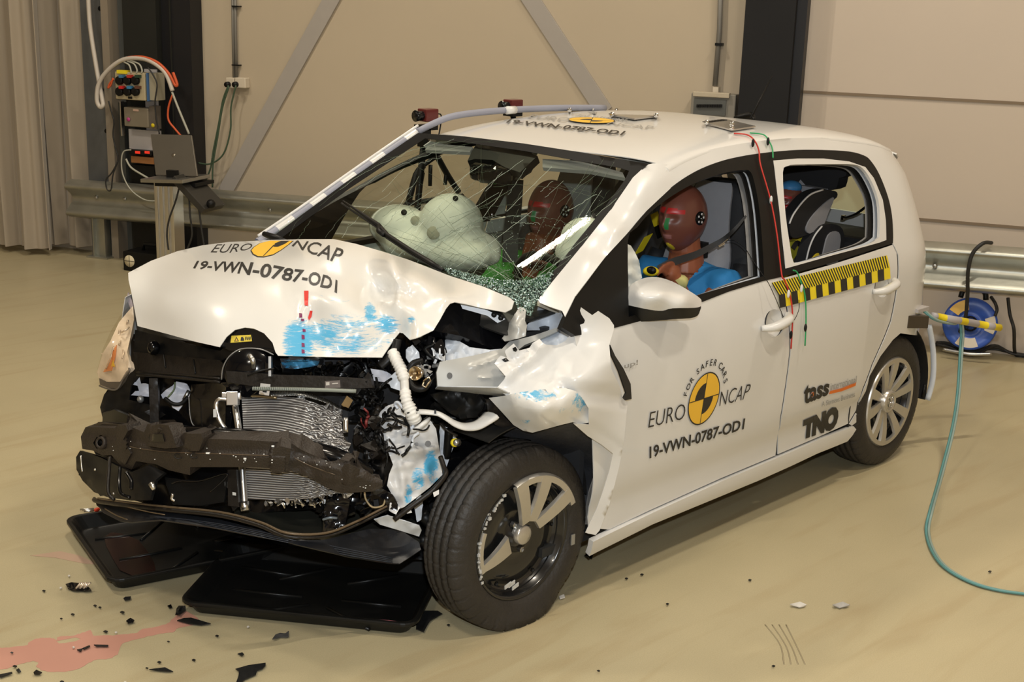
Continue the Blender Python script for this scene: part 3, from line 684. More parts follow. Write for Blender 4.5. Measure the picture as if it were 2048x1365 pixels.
fs = [(i*(ny+1)+j, (i+1)*(ny+1)+j, (i+1)*(ny+1)+j+1, i*(ny+1)+j+1) for i in range(nx) for j in range(ny)]
roof = MB().add(vs, fs, 0, True).build('roof', PAINT, car, solid=.003)
# tailgate with rear window
tg_prof = [(2.655, 1.33), (2.72, 1.31), (2.80, 1.27), (2.88, 1.12), (2.93, 1.0), (2.98, .88), (3.01, .72), (3.0, .55), (2.96, .35)]
vs = []; n = 24
for x, z in tg_prof:
    yj = S(x-.005, z)+.01
    for j in range(n+1):
        s_ = -1+2*j/n; vs.append(Vector((x+.03*(1-abs(s_)**3), yj*s_, z+(.05*(1-abs(s_)**2.5) if z > 1.3 else 0))))
def quads(a, b, skip=None): return [(i*(n+1)+j, i*(n+1)+j+1, (i+1)*(n+1)+j+1, (i+1)*(n+1)+j) for i in range(a, b) for j in range(n) if not (skip and skip(i, j))]
win = lambda i, j: 1 <= i <= 3 and 3 <= j <= n-4
tgate = MB().add(vs, quads(0, len(tg_prof)-1, win), 0, True).build('tailgate', PAINT, car, solid=.006)
glass = bpy.data.materials.new('tinted glass'); glass.use_nodes = True
def mkglass(m, tint, refl=.10, rough=.0):
    nt = m.node_tree; nt.nodes.clear(); o = nt.nodes.new('ShaderNodeOutputMaterial'); t = nt.nodes.new('ShaderNodeBsdfTransparent'); g = nt.nodes.new('ShaderNodeBsdfGlossy')
    lw = nt.nodes.new('ShaderNodeLayerWeight'); lw.inputs[0].default_value = .5; pw = nt.nodes.new('ShaderNodeMath'); pw.operation = 'POWER'; pw.inputs[1].default_value = 4; fr = nt.nodes.new('ShaderNodeMath'); fr.operation = 'MULTIPLY_ADD'; fr.inputs[1].default_value = .8; fr.inputs[2].default_value = .055
    nt.links.new(lw.outputs['Facing'], pw.inputs[0]); nt.links.new(pw.outputs[0], fr.inputs[0]); mxs = nt.nodes.new('ShaderNodeMixShader')
    t.inputs[0].default_value = (*tint, 1); g.inputs['Roughness'].default_value = rough
    n_ = nt.nodes.new('ShaderNodeTexNoise'); n_.inputs['Scale'].default_value = 3
    mm = nt.nodes.new('ShaderNodeMix'); mm.data_type = 'RGBA'; mm.inputs[6].default_value = (*tint, 1); mm.inputs[7].default_value = (*[v*.93 for v in tint], 1)
    nt.links.new(n_.outputs['Fac'], mm.inputs[0]); nt.links.new(mm.outputs[2], t.inputs[0])
    nt.links.new(fr.outputs[0], mxs.inputs[0]); nt.links.new(t.outputs[0], mxs.inputs[1]); nt.links.new(g.outputs[0], mxs.inputs[2]); nt.links.new(mxs.outputs[0], o.inputs[0])
    return m
mkglass(glass, (.80, .90, .74))
_r = [vs[i*(n+1)+j] for i in range(1, 5) for j in range(3, n-2)]; _k = n-5; MB().add(_r, [(i*_k+j, i*_k+j+1, (i+1)*_k+j+1, (i+1)*_k+j) for i in range(3) for j in range(_k-1)], 0, True).build('rear_window', glass, tgate)
MB().tube([(2.95, .0, .98), (2.86, -.02, 1.15), (2.80, .25, 1.28)], .012).build('rear_wiper', BLK, tgate)
# ---- windscreen
wsc = [(1293, 330, {'y': -.56}), (1164, 305, {'z': 1.417}), (1047, 287, {'z': 1.425}), (930, 273, {'z': 1.42}), (836, 266, {'y': .57}), (530, 480, {'y': .66}), (1076, 600, {'y': -.64}), Vector((.11, 0, .985)), Vector((.15, .35, 1.0)), Vector((.17, -.35, .985)), (1265, 355, {'y': -.575}), (1223, 418, {'y': -.592}), (1164, 492, {'y': -.615}), (1109, 558, {'y': -.63}), (683, 372, {'y': .62})]
# bulge of the middle of the glass
wsc.append(Vector((.52, 0, 1.225))); wsc.append(Vector((.535, .3, 1.225))); wsc.append(Vector((.54, -.3, 1.222)))
def quadfit(ctrl):
    A = []; Dd = []
    for c in ctrl:
        p = PX(P3(c)); u, v = (p[0]-900)/400, (p[1]-430)/200; A.append([1, u, v, u*u, u*v, v*v, u*u*v, u*v*v]); Dd.append(p[2])
    cf = np.linalg.lstsq(np.array(A), np.array(Dd), rcond=None)[0]; res_ = np.array(A) @ cf-np.array(Dd); print('WS residual', res_.round(3))
    def g(px, py):
        u, v = (px-900)/400, (py-430)/200; return float(np.dot(cf, [1, u, v, u*u, u*v, v*v, u*u*v, u*v*v]))
    return g
WS = quadfit(wsc)
ws_out = [(836, 266), (930, 273), (1047, 287), (1164, 305), (1293, 330), (1265, 356), (1223, 418), (1164, 492), (1109, 558), (1068, 625), (1040, 630), (1000, 604), (880, 560), (700, 520), (560, 500), (515, 490)]
wg = mat('w', (1, 1, 1)); wg.name = 'cracked windscreen glass'; mkglass(wg, (.86, .91, .82)); _nt = wg.node_tree; _g = [k for k in _nt.nodes if k.type == 'BSDF_GLOSSY'][0]; _b = _nt.nodes.new('ShaderNodeBump'); _b.inputs['Strength'].default_value = .006; _b.inputs['Distance'].default_value = .02; _n = _nt.nodes.new('ShaderNodeTexNoise'); _n.inputs['Scale'].default_value = 7; _n.inputs['Detail'].default_value = 5; _n.inputs['Distortion'].default_value = 1.5; _nt.links.new(_n.outputs['Fac'], _b.inputs['Height']); _nt.links.new(_b.outputs[0], _g.inputs['Normal'])
ws = patch('windscreen', ws_out, WS, wg, car, step=14, solid=0)
# black frit band at the top and along the left pillar
band = [(836, 266), (930, 273), (1047, 287), (1164, 305), (1297, 328), (1265.6, 356), (1223, 418), (1164, 492), (1109, 558), (1076, 600), (1064, 596), (1095, 560), (1150, 487), (1210, 414), (1250, 360), (1258, 342), (1240, 336), (1164, 323), (1047, 302), (930, 285), (850, 277), (700, 376), (560, 478), (535, 482), (560, 462), (690, 366)]
patch('frit_band', band, WS, mat('black frit', (.006, .006, .006), .5, spec=.12), ws, step=10, lift=.002, solid=.001)
# ---- left A pillar
# ================================================================== wheels
HUBSILV = mat('silver hubcap plastic', (.55, .53, .49), .28, .75, var=.03)
RIMBLK = mat('black painted steel wheel', (.010, .010, .010), .22, coat=.5, var=.2)
def wheel(name, C0, yaw, broken=False, R=.293, wd=.168, label_=None, spin=0.):
    ax = Vector((math.sin(yaw), -math.cos(yaw), 0)); C0 = Vector(C0)
    def df(v):
        if not broken: return Vector((v.x, v.y, max(v.z, .001)))
        if v.z < .055:
            k = (.055-v.z)/.1; v = v+ax*(.035*k*(1 if (v-C0).dot(ax) > -wd/2 else -1)); v = Vector((v.x, v.y, max(v.z, .002)))
        return v
    root = tag(bpy.data.objects.new(name, None), None); return root
def mkwheel(C0, yaw, broken=False, R=.293, wd=.168, spin=0., side=-1):
    ax = Vector((math.sin(yaw)*-side, side*math.cos(yaw), 0)) if side == -1 else Vector((0, 1, 0)); C0 = Vector(C0)
    def df(v):
        if v.z < .06 and broken:
            k = (.06-v.z)/.1; h = (v-C0).dot(ax); v = v+ax*(.05*k*(1 if h > -wd/2 else -1))
        return Vector((v.x, v.y, max(v.z, .002)))
    Rr = R*.668
    # tyre: h=0 is the outer face, h=-wd the inner
    pr = [(-.012, Rr), (-.002, Rr+.012), (.004, Rr+.035), (.002, R-.045), (-.008, R-.016), (-.020, R-.004), (-.030, R-.001),
          (-.038, R), (-.040, R-.009), (-.046, R-.009), (-.048, R+.001), (-.068, R+.002), (-.070, R-.009), (-.077, R-.009), (-.079, R+.002), (-.100, R+.002), (-.102, R-.009), (-.109, R-.009), (-.111, R+.001), (-.128, R), (-.130, R-.008), (-.136, R-.008), (-.138, R-.001), (-.150, R-.006), (-.162, R-.02), (-.168, R-.05), (-.160, Rr)]
    def rm(i, k):
        if k % 9 == 0 and (3 < i < 8 or 19 < i < 24): return -.005
        if k % 9 == 4 and i in (10, 11, 14, 15, 18, 19): return -.003
        return 0
    tyre = MB().lathe(pr, C0, ax, 360, deform=df, rmod=rm).build('tyre', TYRE, car)
    tyre['label'] = 'worn flat tyre with scuffed sidewall' if broken else 'black tyre with grooved tread'
    # steel wheel
    MB().lathe([(-.160, Rr), (-.150, Rr-.006), (-.04, Rr-.02), (-.03, Rr-.012), (-.012, Rr+.002), (-.008, Rr-.004), (-.018, Rr-.012), (-.05, Rr-.022), (-.06, Rr-.04), (-.045, Rr-.055), (-.040, Rr*.55), (-.050, Rr*.42), (-.048, .036), (-.028, .032), (-.026, 0)], C0, ax, 72).build('steel_wheel', RIMBLK, tyre)
    a = ax.cross(Z).normalized(); b2 = Z.copy()
    if a.dot(CR) < 0: a = -a
    def q(an, r, h): return C0+ax*h+(a*math.cos(an)+b2*math.sin(an))*r
    for k in range(4):
        an = math.radians(45+90*k-25); MB().lathe([(0, .011), (.014, .010), (.016, .006), (.012, .004), (.012, 0)], q(an, .05, -.046), ax, 6, smooth=False).build('wheel_bolt', STEEL, tyre)
    for k in range(12): 
        an = 2*PI*k/12; MB().lathe([(0, .0075), (-.004, .007), (-.004, 0)], q(an, Rr*.80, -.043), ax, 10).build('vent_hole', BLK, tyre)
    Rh = Rr+.006
    def spoke(an, w0=.017, w1=.026, r0=.045, r1=Rh-.008, keep=1.):
        x = MB(); n = 6; vs = []
        for i in range(n+1):
            t = i/n; r = r0+(r1-r0)*t*keep; w_ = w0+(w1-w0)*t; h = -.018+.020*math.sin(min(1, t*1.15)*PI*.5)
            for s_, hh in ((-1, -.012), (-.86, 0), (.86, 0), (1, -.012)):
                p = C0+ax*(h+hh)+(a*math.cos(an)+b2*math.sin(an))*r+(-a*math.sin(an)+b2*math.cos(an))*w_*s_; vs.append(p)
        return x.add(vs, [(4*i+j, 4*i+j+1, 4*i+j+5, 4*i+j+4) for i in range(n) for j in range(3)]+[(0, 1, 2, 3), (4*n, 4*n+3, 4*n+2, 4*n+1)])
    def arc(a0, a1, r0, r1, h0=.002):
        x = MB(); n = max(3, int(abs(a1-a0)/6)); vs = []
        for i in range(n+1):
            an = math.radians(a0+(a1-a0)*i/n)
            for r, h in ((r0, h0-.014), (r0, h0), (r1-.006, h0), (r1, h0-.008), (r1, h0-.016)): vs.append(q(an, r, h))
        return x.add(vs, [(5*i+j, 5*i+j+1, 5*i+j+6, 5*i+j+5) for i in range(n) for j in range(4)], 0, True)
    cap = None
    pairs = [spin+90+72*k for k in range(5)]
    if not broken:
        cap = arc(0, 360, Rh-.024, Rh).build('hubcap', HUBSILV, tyre, solid=.002)
        x = MB()
        for p_ in pairs:
            for d_ in (-15, 15): x2 = spoke(math.radians(p_+d_)); x.add(x2.v, x2.f)
        x.lathe([(-.03, .052), (-.004, .050), (.002, .044), (.002, .034), (-.002, .032), (-.002, 0)], C0, ax, 40)
        x.build('hubcap_spokes', HUBSILV, tyre)
        e = MB()
        for A_, B_ in (((-.30, .85), (0, .15)), ((0, .15), (.30, .85)), ((-.85, .45), (-.38, -.85)), ((-.38, -.85), (0, 0)), ((0, 0), (.38, -.85)), ((.38, -.85), (.85, .45))):
            P0, P1 = [C0+ax*.0005+a*(v[0]*.026)+b2*(v[1]*.026) for v in (A_, B_)]; e.tube([P0, P1], .0022, 6)
        e.tube([q(2*PI*k/28, .030, .0005) for k in range(29)], .002, 6); e.build('round_emblem', mat('chrome', (.7, .7, .7), .12, 1.), tyre)
    else:
        C_s = C0; C0 = C0+a*.020+b2*.012+ax*.012
        x = arc(58, 113, Rh-.026, Rh); y = arc(20, 58, Rh-.026, Rh); x.add(y.v, y.f)
        for an, kp in ((107, 1.), (74, 1.), (33, 1.)):
            s_ = spoke(math.radians(an), .020, .027, keep=kp); x.add(s_.v, s_.f)
        x.lathe([(-.05, .034), (-.026, .032), (-.022, .028), (-.022, 0)], C0-a*.014, ax, 22)
        x.build('hubcap', HUBSILV, tyre, solid=.0015)['label'] = 'broken silver hubcap with three spokes left'; C0 = C_s
        x = arc(158, 200, Rh-.03, Rh-.012, -.004); s_ = spoke(math.radians(196), .034, .012, keep=.9); x.add([v-ax*.008 for v in s_.v], s_.f)
        x.build('hubcap_fragment', HUBSILV, tyre, solid=.0015)
        x = MB(); rn = random.Random(5)
        for k in range(26):
            an = math.radians(118+k*3.6+rn.uniform(-1, 1)); r = Rh-.012+rn.uniform(-.006, .004)
            x.box(q(an, r, -.012+rn.uniform(-.004, .006)), (.003+rn.random()*.003, .004, .002+rn.random()*.003), 0, (a, ax, b2))
        x.build('torn_clips', mat('pale grey plastic', (.50, .50, .48), .4), tyre, solid=0)
        x = MB(); 
        for (aa, r_) in ((-110, .155), (-104, .15), (-97, .16)): x.box(q(math.radians(aa), r_, -.02), (.014, .002, .006), 0, ((a+b2*.3).normalized(), ax, b2))
        x.build('plastic_scrap', mat('pale grey plastic', (1, 1, 1)), tyre)
        x = MB().box(q(math.radians(-14), Rr+.018, .006), (.008, .002, .018), 0, (a, ax, b2)); x.build('balance_weight', mat('grey weight', (.35, .35, .34), .4, .6), tyre)
    return tyre
mkwheel((2.42, -.795, .29), 0, spin=10).name = 'wheel'
mkwheel((.142, -.765, .286), -.035, broken=True, R=.302, wd=.170).name = 'wheel.001'
mkwheel((2.42, .795, .29), 0, side=1).name = 'wheel.002'
mkwheel((.0, .795, .29), 0, side=1).name = 'wheel.003'
# rear wheel arch: liner, inner panel and rear structure left bare by the missing bumper
def arcband(name, cx, cz, r0, y0, y1, a0, a1, m, par=car, r1=None):
    n = 24; vs = []
    for i in range(n+1):
        an = math.radians(a0+(a1-a0)*i/n); vs += [Vector((cx+math.cos(an)*r0, y0, cz+math.sin(an)*r0)), Vector((cx+math.cos(an)*(r1 or r0), y1, cz+math.sin(an)*(r1 or r0)))]
    return MB().add(vs, [(2*i, 2*i+1, 2*i+3, 2*i+2) for i in range(n)], 0, True).build(name, m, par, solid=.004)
for s_ in (-1, 1):
    arcband('wheel_liner', 2.42, .29, .345, s_*.79, s_*.50, -10, 190, RUB, r1=.34)
    MB().lathe([(0, .345), (.004, .345), (.004, 0)], (2.42, s_*.50, .29), (0, s_*-1, 0), 40).build('inner_wheel_panel', DARK, car)
arcband('arch_flange', 2.42, .29, .352, -.775, -.73, 20, 75, PAINTIN)
tb = MB(); tb.tube([P(1858, 650, x=2.74), P(1866, 700, x=2.77), P(1866, 755, x=2.77), P(1855, 800, x=2.76)], .014, 8, res=4, flat=.5); tb.build('rear_flange', PAINTIN, car)
tb = MB(); tb.tube([P(1845, 795, x=2.73), P(1850, 770, x=2.73)], .008, 6); tb.build('flange_clip', BLK, car)
x = MB(); x.box((2.98, 0, .52), (.02, .60, .06)); x.build('rear_bumper_beam', DARK, car)
x = MB(); x.box((2.90, 0, .40), (.06, .62, .14)); x.build('rear_panel', PAINTIN, car)
# striped bar held on the rear of the car with its metal bracket
GREYT = mat('lilac grey tape', (.40, .38, .40), .5)
bk = thing('mounting_bracket', 'grey steel box bracket fixed above the rear wheel arch', 'bracket', P(1840, 650, y=-.80))
c = P(1826, 642, y=-.80); MB().box(c, (.07, .03, .028), 0, (Vector((.96, -.2, -.12)).normalized(), Vector((.2, .96, 0)).normalized(), Z)).build('box', mat('dark bracket steel', (.09, .075, .06), .4, .6), bk, bevel=.003)
MB().box(c+Vector((.05, .02, .045)), (.05, .04, .008)).build('cap', mat('lilac cap', (.42, .40, .40), .4), bk)
p0, p1 = P(1864, 632, x=2.74), P(2000, 656, x=3.10)
bar = thing('striped_bar', 'grey bar with yellow tape stripes sticking out behind the rear wheel', 'bar', p0)
x = MB(); segs = [(0, .06, 0), (.06, .19, 1), (.19, .40, 0), (.40, .50, 1), (.50, .66, 0), (.66, .80, 1), (.80, .90, 0), (.90, 1., 1)]
for t0, t1, mi in segs: x.tube([p0.lerp(p1, t0), p0.lerp(p1, t1)], .0165, 14, mi)
x.tube([p1, p1+(p1-p0).normalized()*.002], .010, 12, 2)
x.build('tube', [GREYT, YEL, BLK], bar)
rope = mat('grey green hose', (.25, .33, .30), .4); rope2 = mat('teal hose', (.10, .26, .26), .4)
hp = [P(1846, 622, x=2.70), P(1870, 640, x=2.73), P(1905, 648, x=2.86), P(1917, 640, x=2.92), P(1922, 665, x=2.93)]
pf = [(1921, 700, .50), (1915, 780, .34), (1904, 860, .18), (1885, 930, .08), (1866, 990, .02)]
rest = [P(1920, 700, x=2.90), P(1914, 790, x=2.80), P(1903, 860, x=2.62), P(1880, 950, x=2.36), P(1860, 1020, z=.06), P(1852, 1062, z=.008), P(1862, 1100, z=.008), P(1888, 1135, z=.008), P(1940, 1165, z=.008), P(2000, 1182, z=.008), P(2080, 1192, z=.008)]
tag(MB().tube(hp+rest, .0055, 8, res=7).build('hose', rope2), 'teal hose hanging from the striped bar down to the floor', 'hose')
tag(MB().tube([q+CR*.0105-CU*.001 for q in hp+rest], .0055, 8, res=7).build('hose', rope), 'pale grey hose running beside the teal hose to the floor', 'hose')
# ================================================================== A pillar, mirror, handles
ap = [(1305, 327), (1293, 330), (1265.6, 355.5), (1222.7, 418), (1164, 492), (1109, 558.6), (1076, 599.6), (1080, 606), (1100, 614), (1124, 622), (1130, 634), (1150, 593), (1211, 514), (1252, 470), (1293, 422), (1341, 377), (1354, 354), (1345, 332), (1325, 327)]
apc = [(1293, 330, {'y': -.56}), (1265, 356, {'y': -.577}), (1223, 418, {'y': -.595}), (1164, 492, {'y': -.618}), (1109, 558, {'y': -.635}), (1076, 600, {'y': -.645})]
for q in [(1130, 634), (1150, 592), (1211, 513), (1252, 469), (1293, 421), (1341, 376), (1389, 344)]: apc.append(SIDE(q[0], q[1], .002))
for q in [(1185, 525), (1230, 463), (1278, 402), (1320, 360)]: 
    v = SIDE(q[0], q[1], .006); apc.append(v)
apc += [Vector((P(1395, 332, x=1.12).x, -.585, 1.40))]
def hyb(q, p1): return P3(q)
patch('a_pillar', ap, rbf(apc), PAINT, car, step=8, lift=.0010, solid=.003)
fp = [(1080, 603), (1119, 616), (1122, 628), (1105, 624), (1078, 613)]
patch('pillar_foot', fp, flat(y=-.655), mat('tan foot paint', (.50, .46, .38), .35), car, step=6, solid=.01)
# right A pillar with grey and white chequer tape
TAPE = mat('blue grey tape', (.26, .27, .33), .5)
rp_ = spline([P3(q) for q in [(516, 484, {'y': .69}), (600, 427, {'y': .67}), (683, 368, {'y': .655}), (760, 314, {'y': .63}), (836, 262, {'y': .60})]], 12)
x = MB(); n_ = len(rp_)
for i in range(n_-1):
    t = i/(n_-1); x.tube([rp_[i], rp_[i+1]], .021, 10, 1 if (t*5.2) % 1 < .55 else 0, caps=False, flat=.7)
x.build('a_pillar', [PAINT, TAPE], car)
x = MB().tube([p+CU*.022 for p in rp_], .006, 8).build('a_pillar_seal', PAINT, car)
rt_ = MB().tube([(836, 263, {'y': .585}), (870, 246, {'y': .575}), (905, 233, {'y': .565}), (960, 225, {'y': .56}), (1040, 219, {'y': .55}), (1130, 216, {'y': .55}), (1210, 216, {'y': .55})], .014, 8, res=4)
rt_.build('roof_edge_tape', TAPE, car)
x = MB().tube([(1013, 221, {'y': .54}), (1030, 220, {'y': .54})], .017, 8); x.build('tape_mark', PAINT, car)
# mirror
mh = [(1241, 600), (1243, 590), (1252, 578), (1272, 563), (1296, 555), (1322, 556), (1350, 566), (1380, 583), (1400, 597), (1403, 604), (1402, 612), (1390, 616), (1345, 617), (1325, 622), (1300, 620), (1262, 612), (1246, 608)]
mc = [(1241, 603, {'d': 4.30}), (1262, 570, {'d': 4.30}), (1300, 555, {'d': 4.36}), (1350, 566, {'d': 4.38}), (1403, 605, {'d': 4.40}), (1320, 590, {'d': 4.20}), (1280, 590, {'d': 4.21}), (1370, 600, {'d': 4.27}), (1320, 622, {'d': 4.26}), (1262, 612, {'d': 4.26}), (1390, 616, {'d': 4.34})]
mir = patch('wing_mirror', sm2(mh, 3), mc, PAINT, car, step=5, solid=.012)
mb_ = [(1246, 608), (1262, 613), (1300, 621), (1325, 623), (1345, 618), (1390, 616), (1402, 613), (1400, 622), (1395, 632), (1380, 637), (1345, 639), (1300, 643), (1260, 645), (1240, 652), (1226, 653), (1205, 640), (1204, 624), (1212, 618), (1244, 618)]
patch('mirror_base', sm2(mb_, 2), mc+[(1205, 630, {'d': 4.33}), (1226, 652, {'d': 4.33}), (1320, 640, {'d': 4.31}), (1390, 632, {'d': 4.36})], BLK, mir, step=6, solid=.03)
# back half of the housing so the mirror has its full depth
mbk = MB(); c = (P(1322, 600, d=4.38)); mbk.ell(c, (.045, .105, .055), 0, 20, 14); mbk.build('mirror_shell', BLK, mir)
# door handles
def handle(cx, cy, w, par, dx, dy):
    c = SIDE(cx, cy, 0); r = .047
    d = MB().lathe([(-.0015, r*1.15), (-.006, r), (-.015, r*.72), (-.021, r*.3), (-.022, 0)], SIDE(dx, dy, 0), (SIDE(dx, dy, 0)-SIDE(dx, dy, -.05)).normalized() if False else Vector((0, -1, .12)).normalized(), 28); d.build('handle_recess', PAINT, par)
    x = MB(); x.tube([c+Vector((-.085, -.008, -.012)), c+Vector((-.05, -.036, -.008)), c+Vector((.0, -.042, .0)), c+Vector((.05, -.036, .008)), c+Vector((.085, -.008, .016))], [.013, .020, .022, .020, .013], 12, res=4, flat=.8)
    x.build('door_handle', PAINT, par)
handle(1546, 643, 0, fd, 1549, 646); handle(1764, 572, 0, rd, 1764, 575)
# ================================================================== hood
H_OUT = [(256.4, 546), (302, 522), (354, 503), (405, 491), (456, 484.4), (542, 480.3), (610, 478.6), (668, 478.6), (712, 488), (764, 503), (815, 519), (900, 552), (968, 574), (1020, 596), (1028, 603), (1023, 618), (1010, 625), (962, 616), (929, 608), (910, 604.5), (900, 608), (892, 618), (880, 640), (867, 661), (840, 673.7), (819, 679.5), (806, 667), (799, 665.6), (788, 679), (764, 715), (678, 715), (556, 711.7), (551, 705), (545, 686), (528, 667), (508, 657.6), (490, 655.3), (470, 660), (453, 674), (439, 694.6), (391, 684), (337, 669), (275, 652.6), (270, 624.5), (263, 587), (257, 560)]
D = lambda a, b, d: (a, b, {'d': d})
H_C = [D(256, 546, 4.50), D(275, 652, 4.34), D(302, 522, 4.58), D(354, 503, 4.62), D(405, 491, 4.64), D(456, 484, 4.63), D(541, 480, 4.57), D(610, 479, 4.49), D(668, 479, 4.42), D(712, 488, 4.40), D(764, 503, 4.38), D(815, 519, 4.35), D(900, 552, 4.31), D(968, 574, 4.22), D(1023, 600, 4.10), D(1008, 625, 4.08),
       D(439, 694, 4.02), D(391, 684, 4.08), D(337, 669, 4.20), D(505, 657, 4.03), D(555, 711, 3.97), D(680, 715, 3.96), D(764, 715, 3.97), D(802, 666, 4.03), D(819, 679, 3.93), D(867, 661, 3.98), D(900, 606, 4.07), D(962, 616, 4.13),
       D(330, 600, 4.27), D(300, 560, 4.44), D(400, 600, 4.16), D(400, 530, 4.40), D(500, 590, 4.12), D(500, 520, 4.34), D(600, 560, 4.16), D(600, 510, 4.31), D(650, 600, 4.06), D(650, 660, 4.00),
       D(672, 500, 4.30), D(700, 530, 4.24), D(735, 560, 4.20), D(745, 605, 4.12), D(700, 600, 4.07), D(660, 545, 4.19), D(783, 522, 4.24), D(790, 560, 4.13), D(797, 600, 4.05), D(800, 640, 4.02), D(775, 580, 4.20), D(770, 630, 4.06), D(815, 590, 4.14), D(840, 567, 4.16), D(889, 597, 4.075), D(830, 620, 4.02), D(850, 600, 4.07), D(930, 590, 4.14), D(612, 625, 4.055), D(606, 640, 4.035), D(622, 640, 4.05), D(730, 655, 3.995)]
H0 = rbf(H_C)
def fold(a, b, x0, y0, x1, y1, w_, amp):   # a ridge (amp<0: towards the viewer) along a segment
    L = math.hypot(x1-x0, y1-y0); t = ((a-x0)*(x1-x0)+(b-y0)*(y1-y0))/(L*L); tt = min(1, max(0, t)); dx = a-(x0+(x1-x0)*tt); dy = b-(y0+(y1-y0)*tt)
    return amp*max(0, 1-math.hypot(dx, dy)/w_)
def HS(a, b):
    d = H0(a, b)
    for f in HFOLDS: d += fold(a, b, *f)
    k = min(1, max(0, (a-560)/150)); d += .003*k*noise.noise(Vector((a/45, b/45, .3)))
    return d
HFOLDS = [(668, 482, 650, 560, 50, .018), (650, 560, 700, 600, 45, -.010), (612, 580, 800, 655, 50, -.018), (783, 522, 800, 600, 45, -.028), (800, 600, 806, 662, 28, .030), (735, 540, 775, 610, 45, .020), (840, 565, 889, 597, 30, -.014), (889, 597, 1015, 614, 20, -.008), (800, 600, 840, 565, 30, -.012), (608, 612, 602, 640, 12, -.014), (560, 520, 590, 600, 60, .008)]
SMEAR = mat('white paint with blue scuffs', (.70, .69, .66), .25, coat=1., var=.01)
def smearnodes(m, base=(.70, .69, .66), col=(.10, .42, .68), sx=(5, 5, 40), th=.50, rot=(0, 0, 0)):
    nt, b = nodes(m); at = nt.nodes.new('ShaderNodeAttribute'); at.attribute_name = 'scuff'
    tc = nt.nodes.new('ShaderNodeTexCoord'); mp = nt.nodes.new('ShaderNodeMapping'); mp.inputs['Scale'].default_value = sx; mp.inputs['Rotation'].default_value = rot
    n = nt.nodes.new('ShaderNodeTexNoise'); n.inputs['Scale'].default_value = 4.5; n.inputs['Detail'].default_value = 9; n.inputs['Roughness'].default_value = .78; n.inputs['Distortion'].default_value = .8
    nt.links.new(tc.outputs['Object'], mp.inputs[0]); nt.links.new(mp.outputs[0], n.inputs['Vector'])
    ad = nt.nodes.new('ShaderNodeMath'); ad.operation = 'MULTIPLY_ADD'; ad.inputs[1].default_value = .45
    nt.links.new(at.outputs['Fac'], ad.inputs[0]); nt.links.new(n.outputs['Fac'], ad.inputs[2])
    mr = nt.nodes.new('ShaderNodeMapRange'); mr.inputs[1].default_value = .79; mr.inputs[2].default_value = .92
    nt.links.new(ad.outputs[0], mr.inputs[0])
    mu = nt.nodes.new('ShaderNodeMath'); mu.operation = 'MULTIPLY'; st = nt.nodes.new('ShaderNodeMath'); st.operation = 'GREATER_THAN'; st.inputs[1].default_value = .02
    nt.links.new(at.outputs['Fac'], st.inputs[0]); nt.links.new(st.outputs[0], mu.inputs[0]); nt.links.new(mr.outputs[0], mu.inputs[1])
    mx = nt.nodes.new('ShaderNodeMix'); mx.data_type = 'RGBA'; mx.inputs[6].default_value = (*base, 1); mx.inputs[7].default_value = (*col, 1)
    nt.links.new(mu.outputs[0], mx.inputs[0]); nt.links.new(mx.outputs[2], b.inputs['Base Color'])
smearnodes(SMEAR)
def addscuff(o, V, blobs):   # blobs: (x,y,rx,ry,weight)
    at = o.data.attributes.new('scuff', 'FLOAT', 'POINT'); n = len(o.data.vertices)
    for i in range(min(n, len(V))):
        a, b = V[i]; s_ = 0
        for x0, y0, rx, ry, w_ in blobs: s_ = max(s_, w_*max(0, 1-((a-x0)/rx)**2-((b-y0)/ry)**2)**.5)
        at.data[i].value = s_
hood, HV = patch('hood', H_OUT, HS, SMEAR, car, step=7, solid=.0025, ret=True)
addscuff(hood, HV, [(598, 685, 40, 60, 1.15), (640, 670, 60, 34, 1.), (740, 625, 16, 26, 1.1), (772, 650, 34, 26, 1.0), (700, 690, 100, 34, .84), (690, 650, 80, 30, .80), (660, 600, 60, 16, .5), (745, 610, 60, 14, .5), (822, 640, 12, 10, 1.), (775, 690, 22, 20, .7)])
def prt(poly, surf, m, par, name='mark', lift=.003, L=9):
    V, F = tri(poly, L*1.2); return flatprint(V, F, surf, m, par, name, lift, L*2)
# the folded back half of the hood, going down to the windscreen
rim = [(302, 522), (354, 503), (405, 491), (456, 484.4), (542, 480.3), (610, 478.6), (668, 478.6), (712, 488), (764, 503), (815, 519), (900, 552), (968, 574), (1020, 596)]
vs = []
for i, (a, b) in enumerate(rim):
    p = P(a, b, d=HS(a, b)+.006)-Z*.006; t = i/(len(rim)-1); e = Vector((.22+.05*t, .62-1.08*t, .985-.02*t)); 
    for k in range(5): 
        q = p.lerp(e, k/4); q.z -= .03*math.sin(k/4*PI); vs.append(q)
MB().add(vs, [(5*i+k, 5*i+k+1, 5*i+k+6, 5*i+k+5) for i in range(len(rim)-1) for k in range(4)], 0, True).build('hood_rear_edge', PAINT, car, solid=.0025)
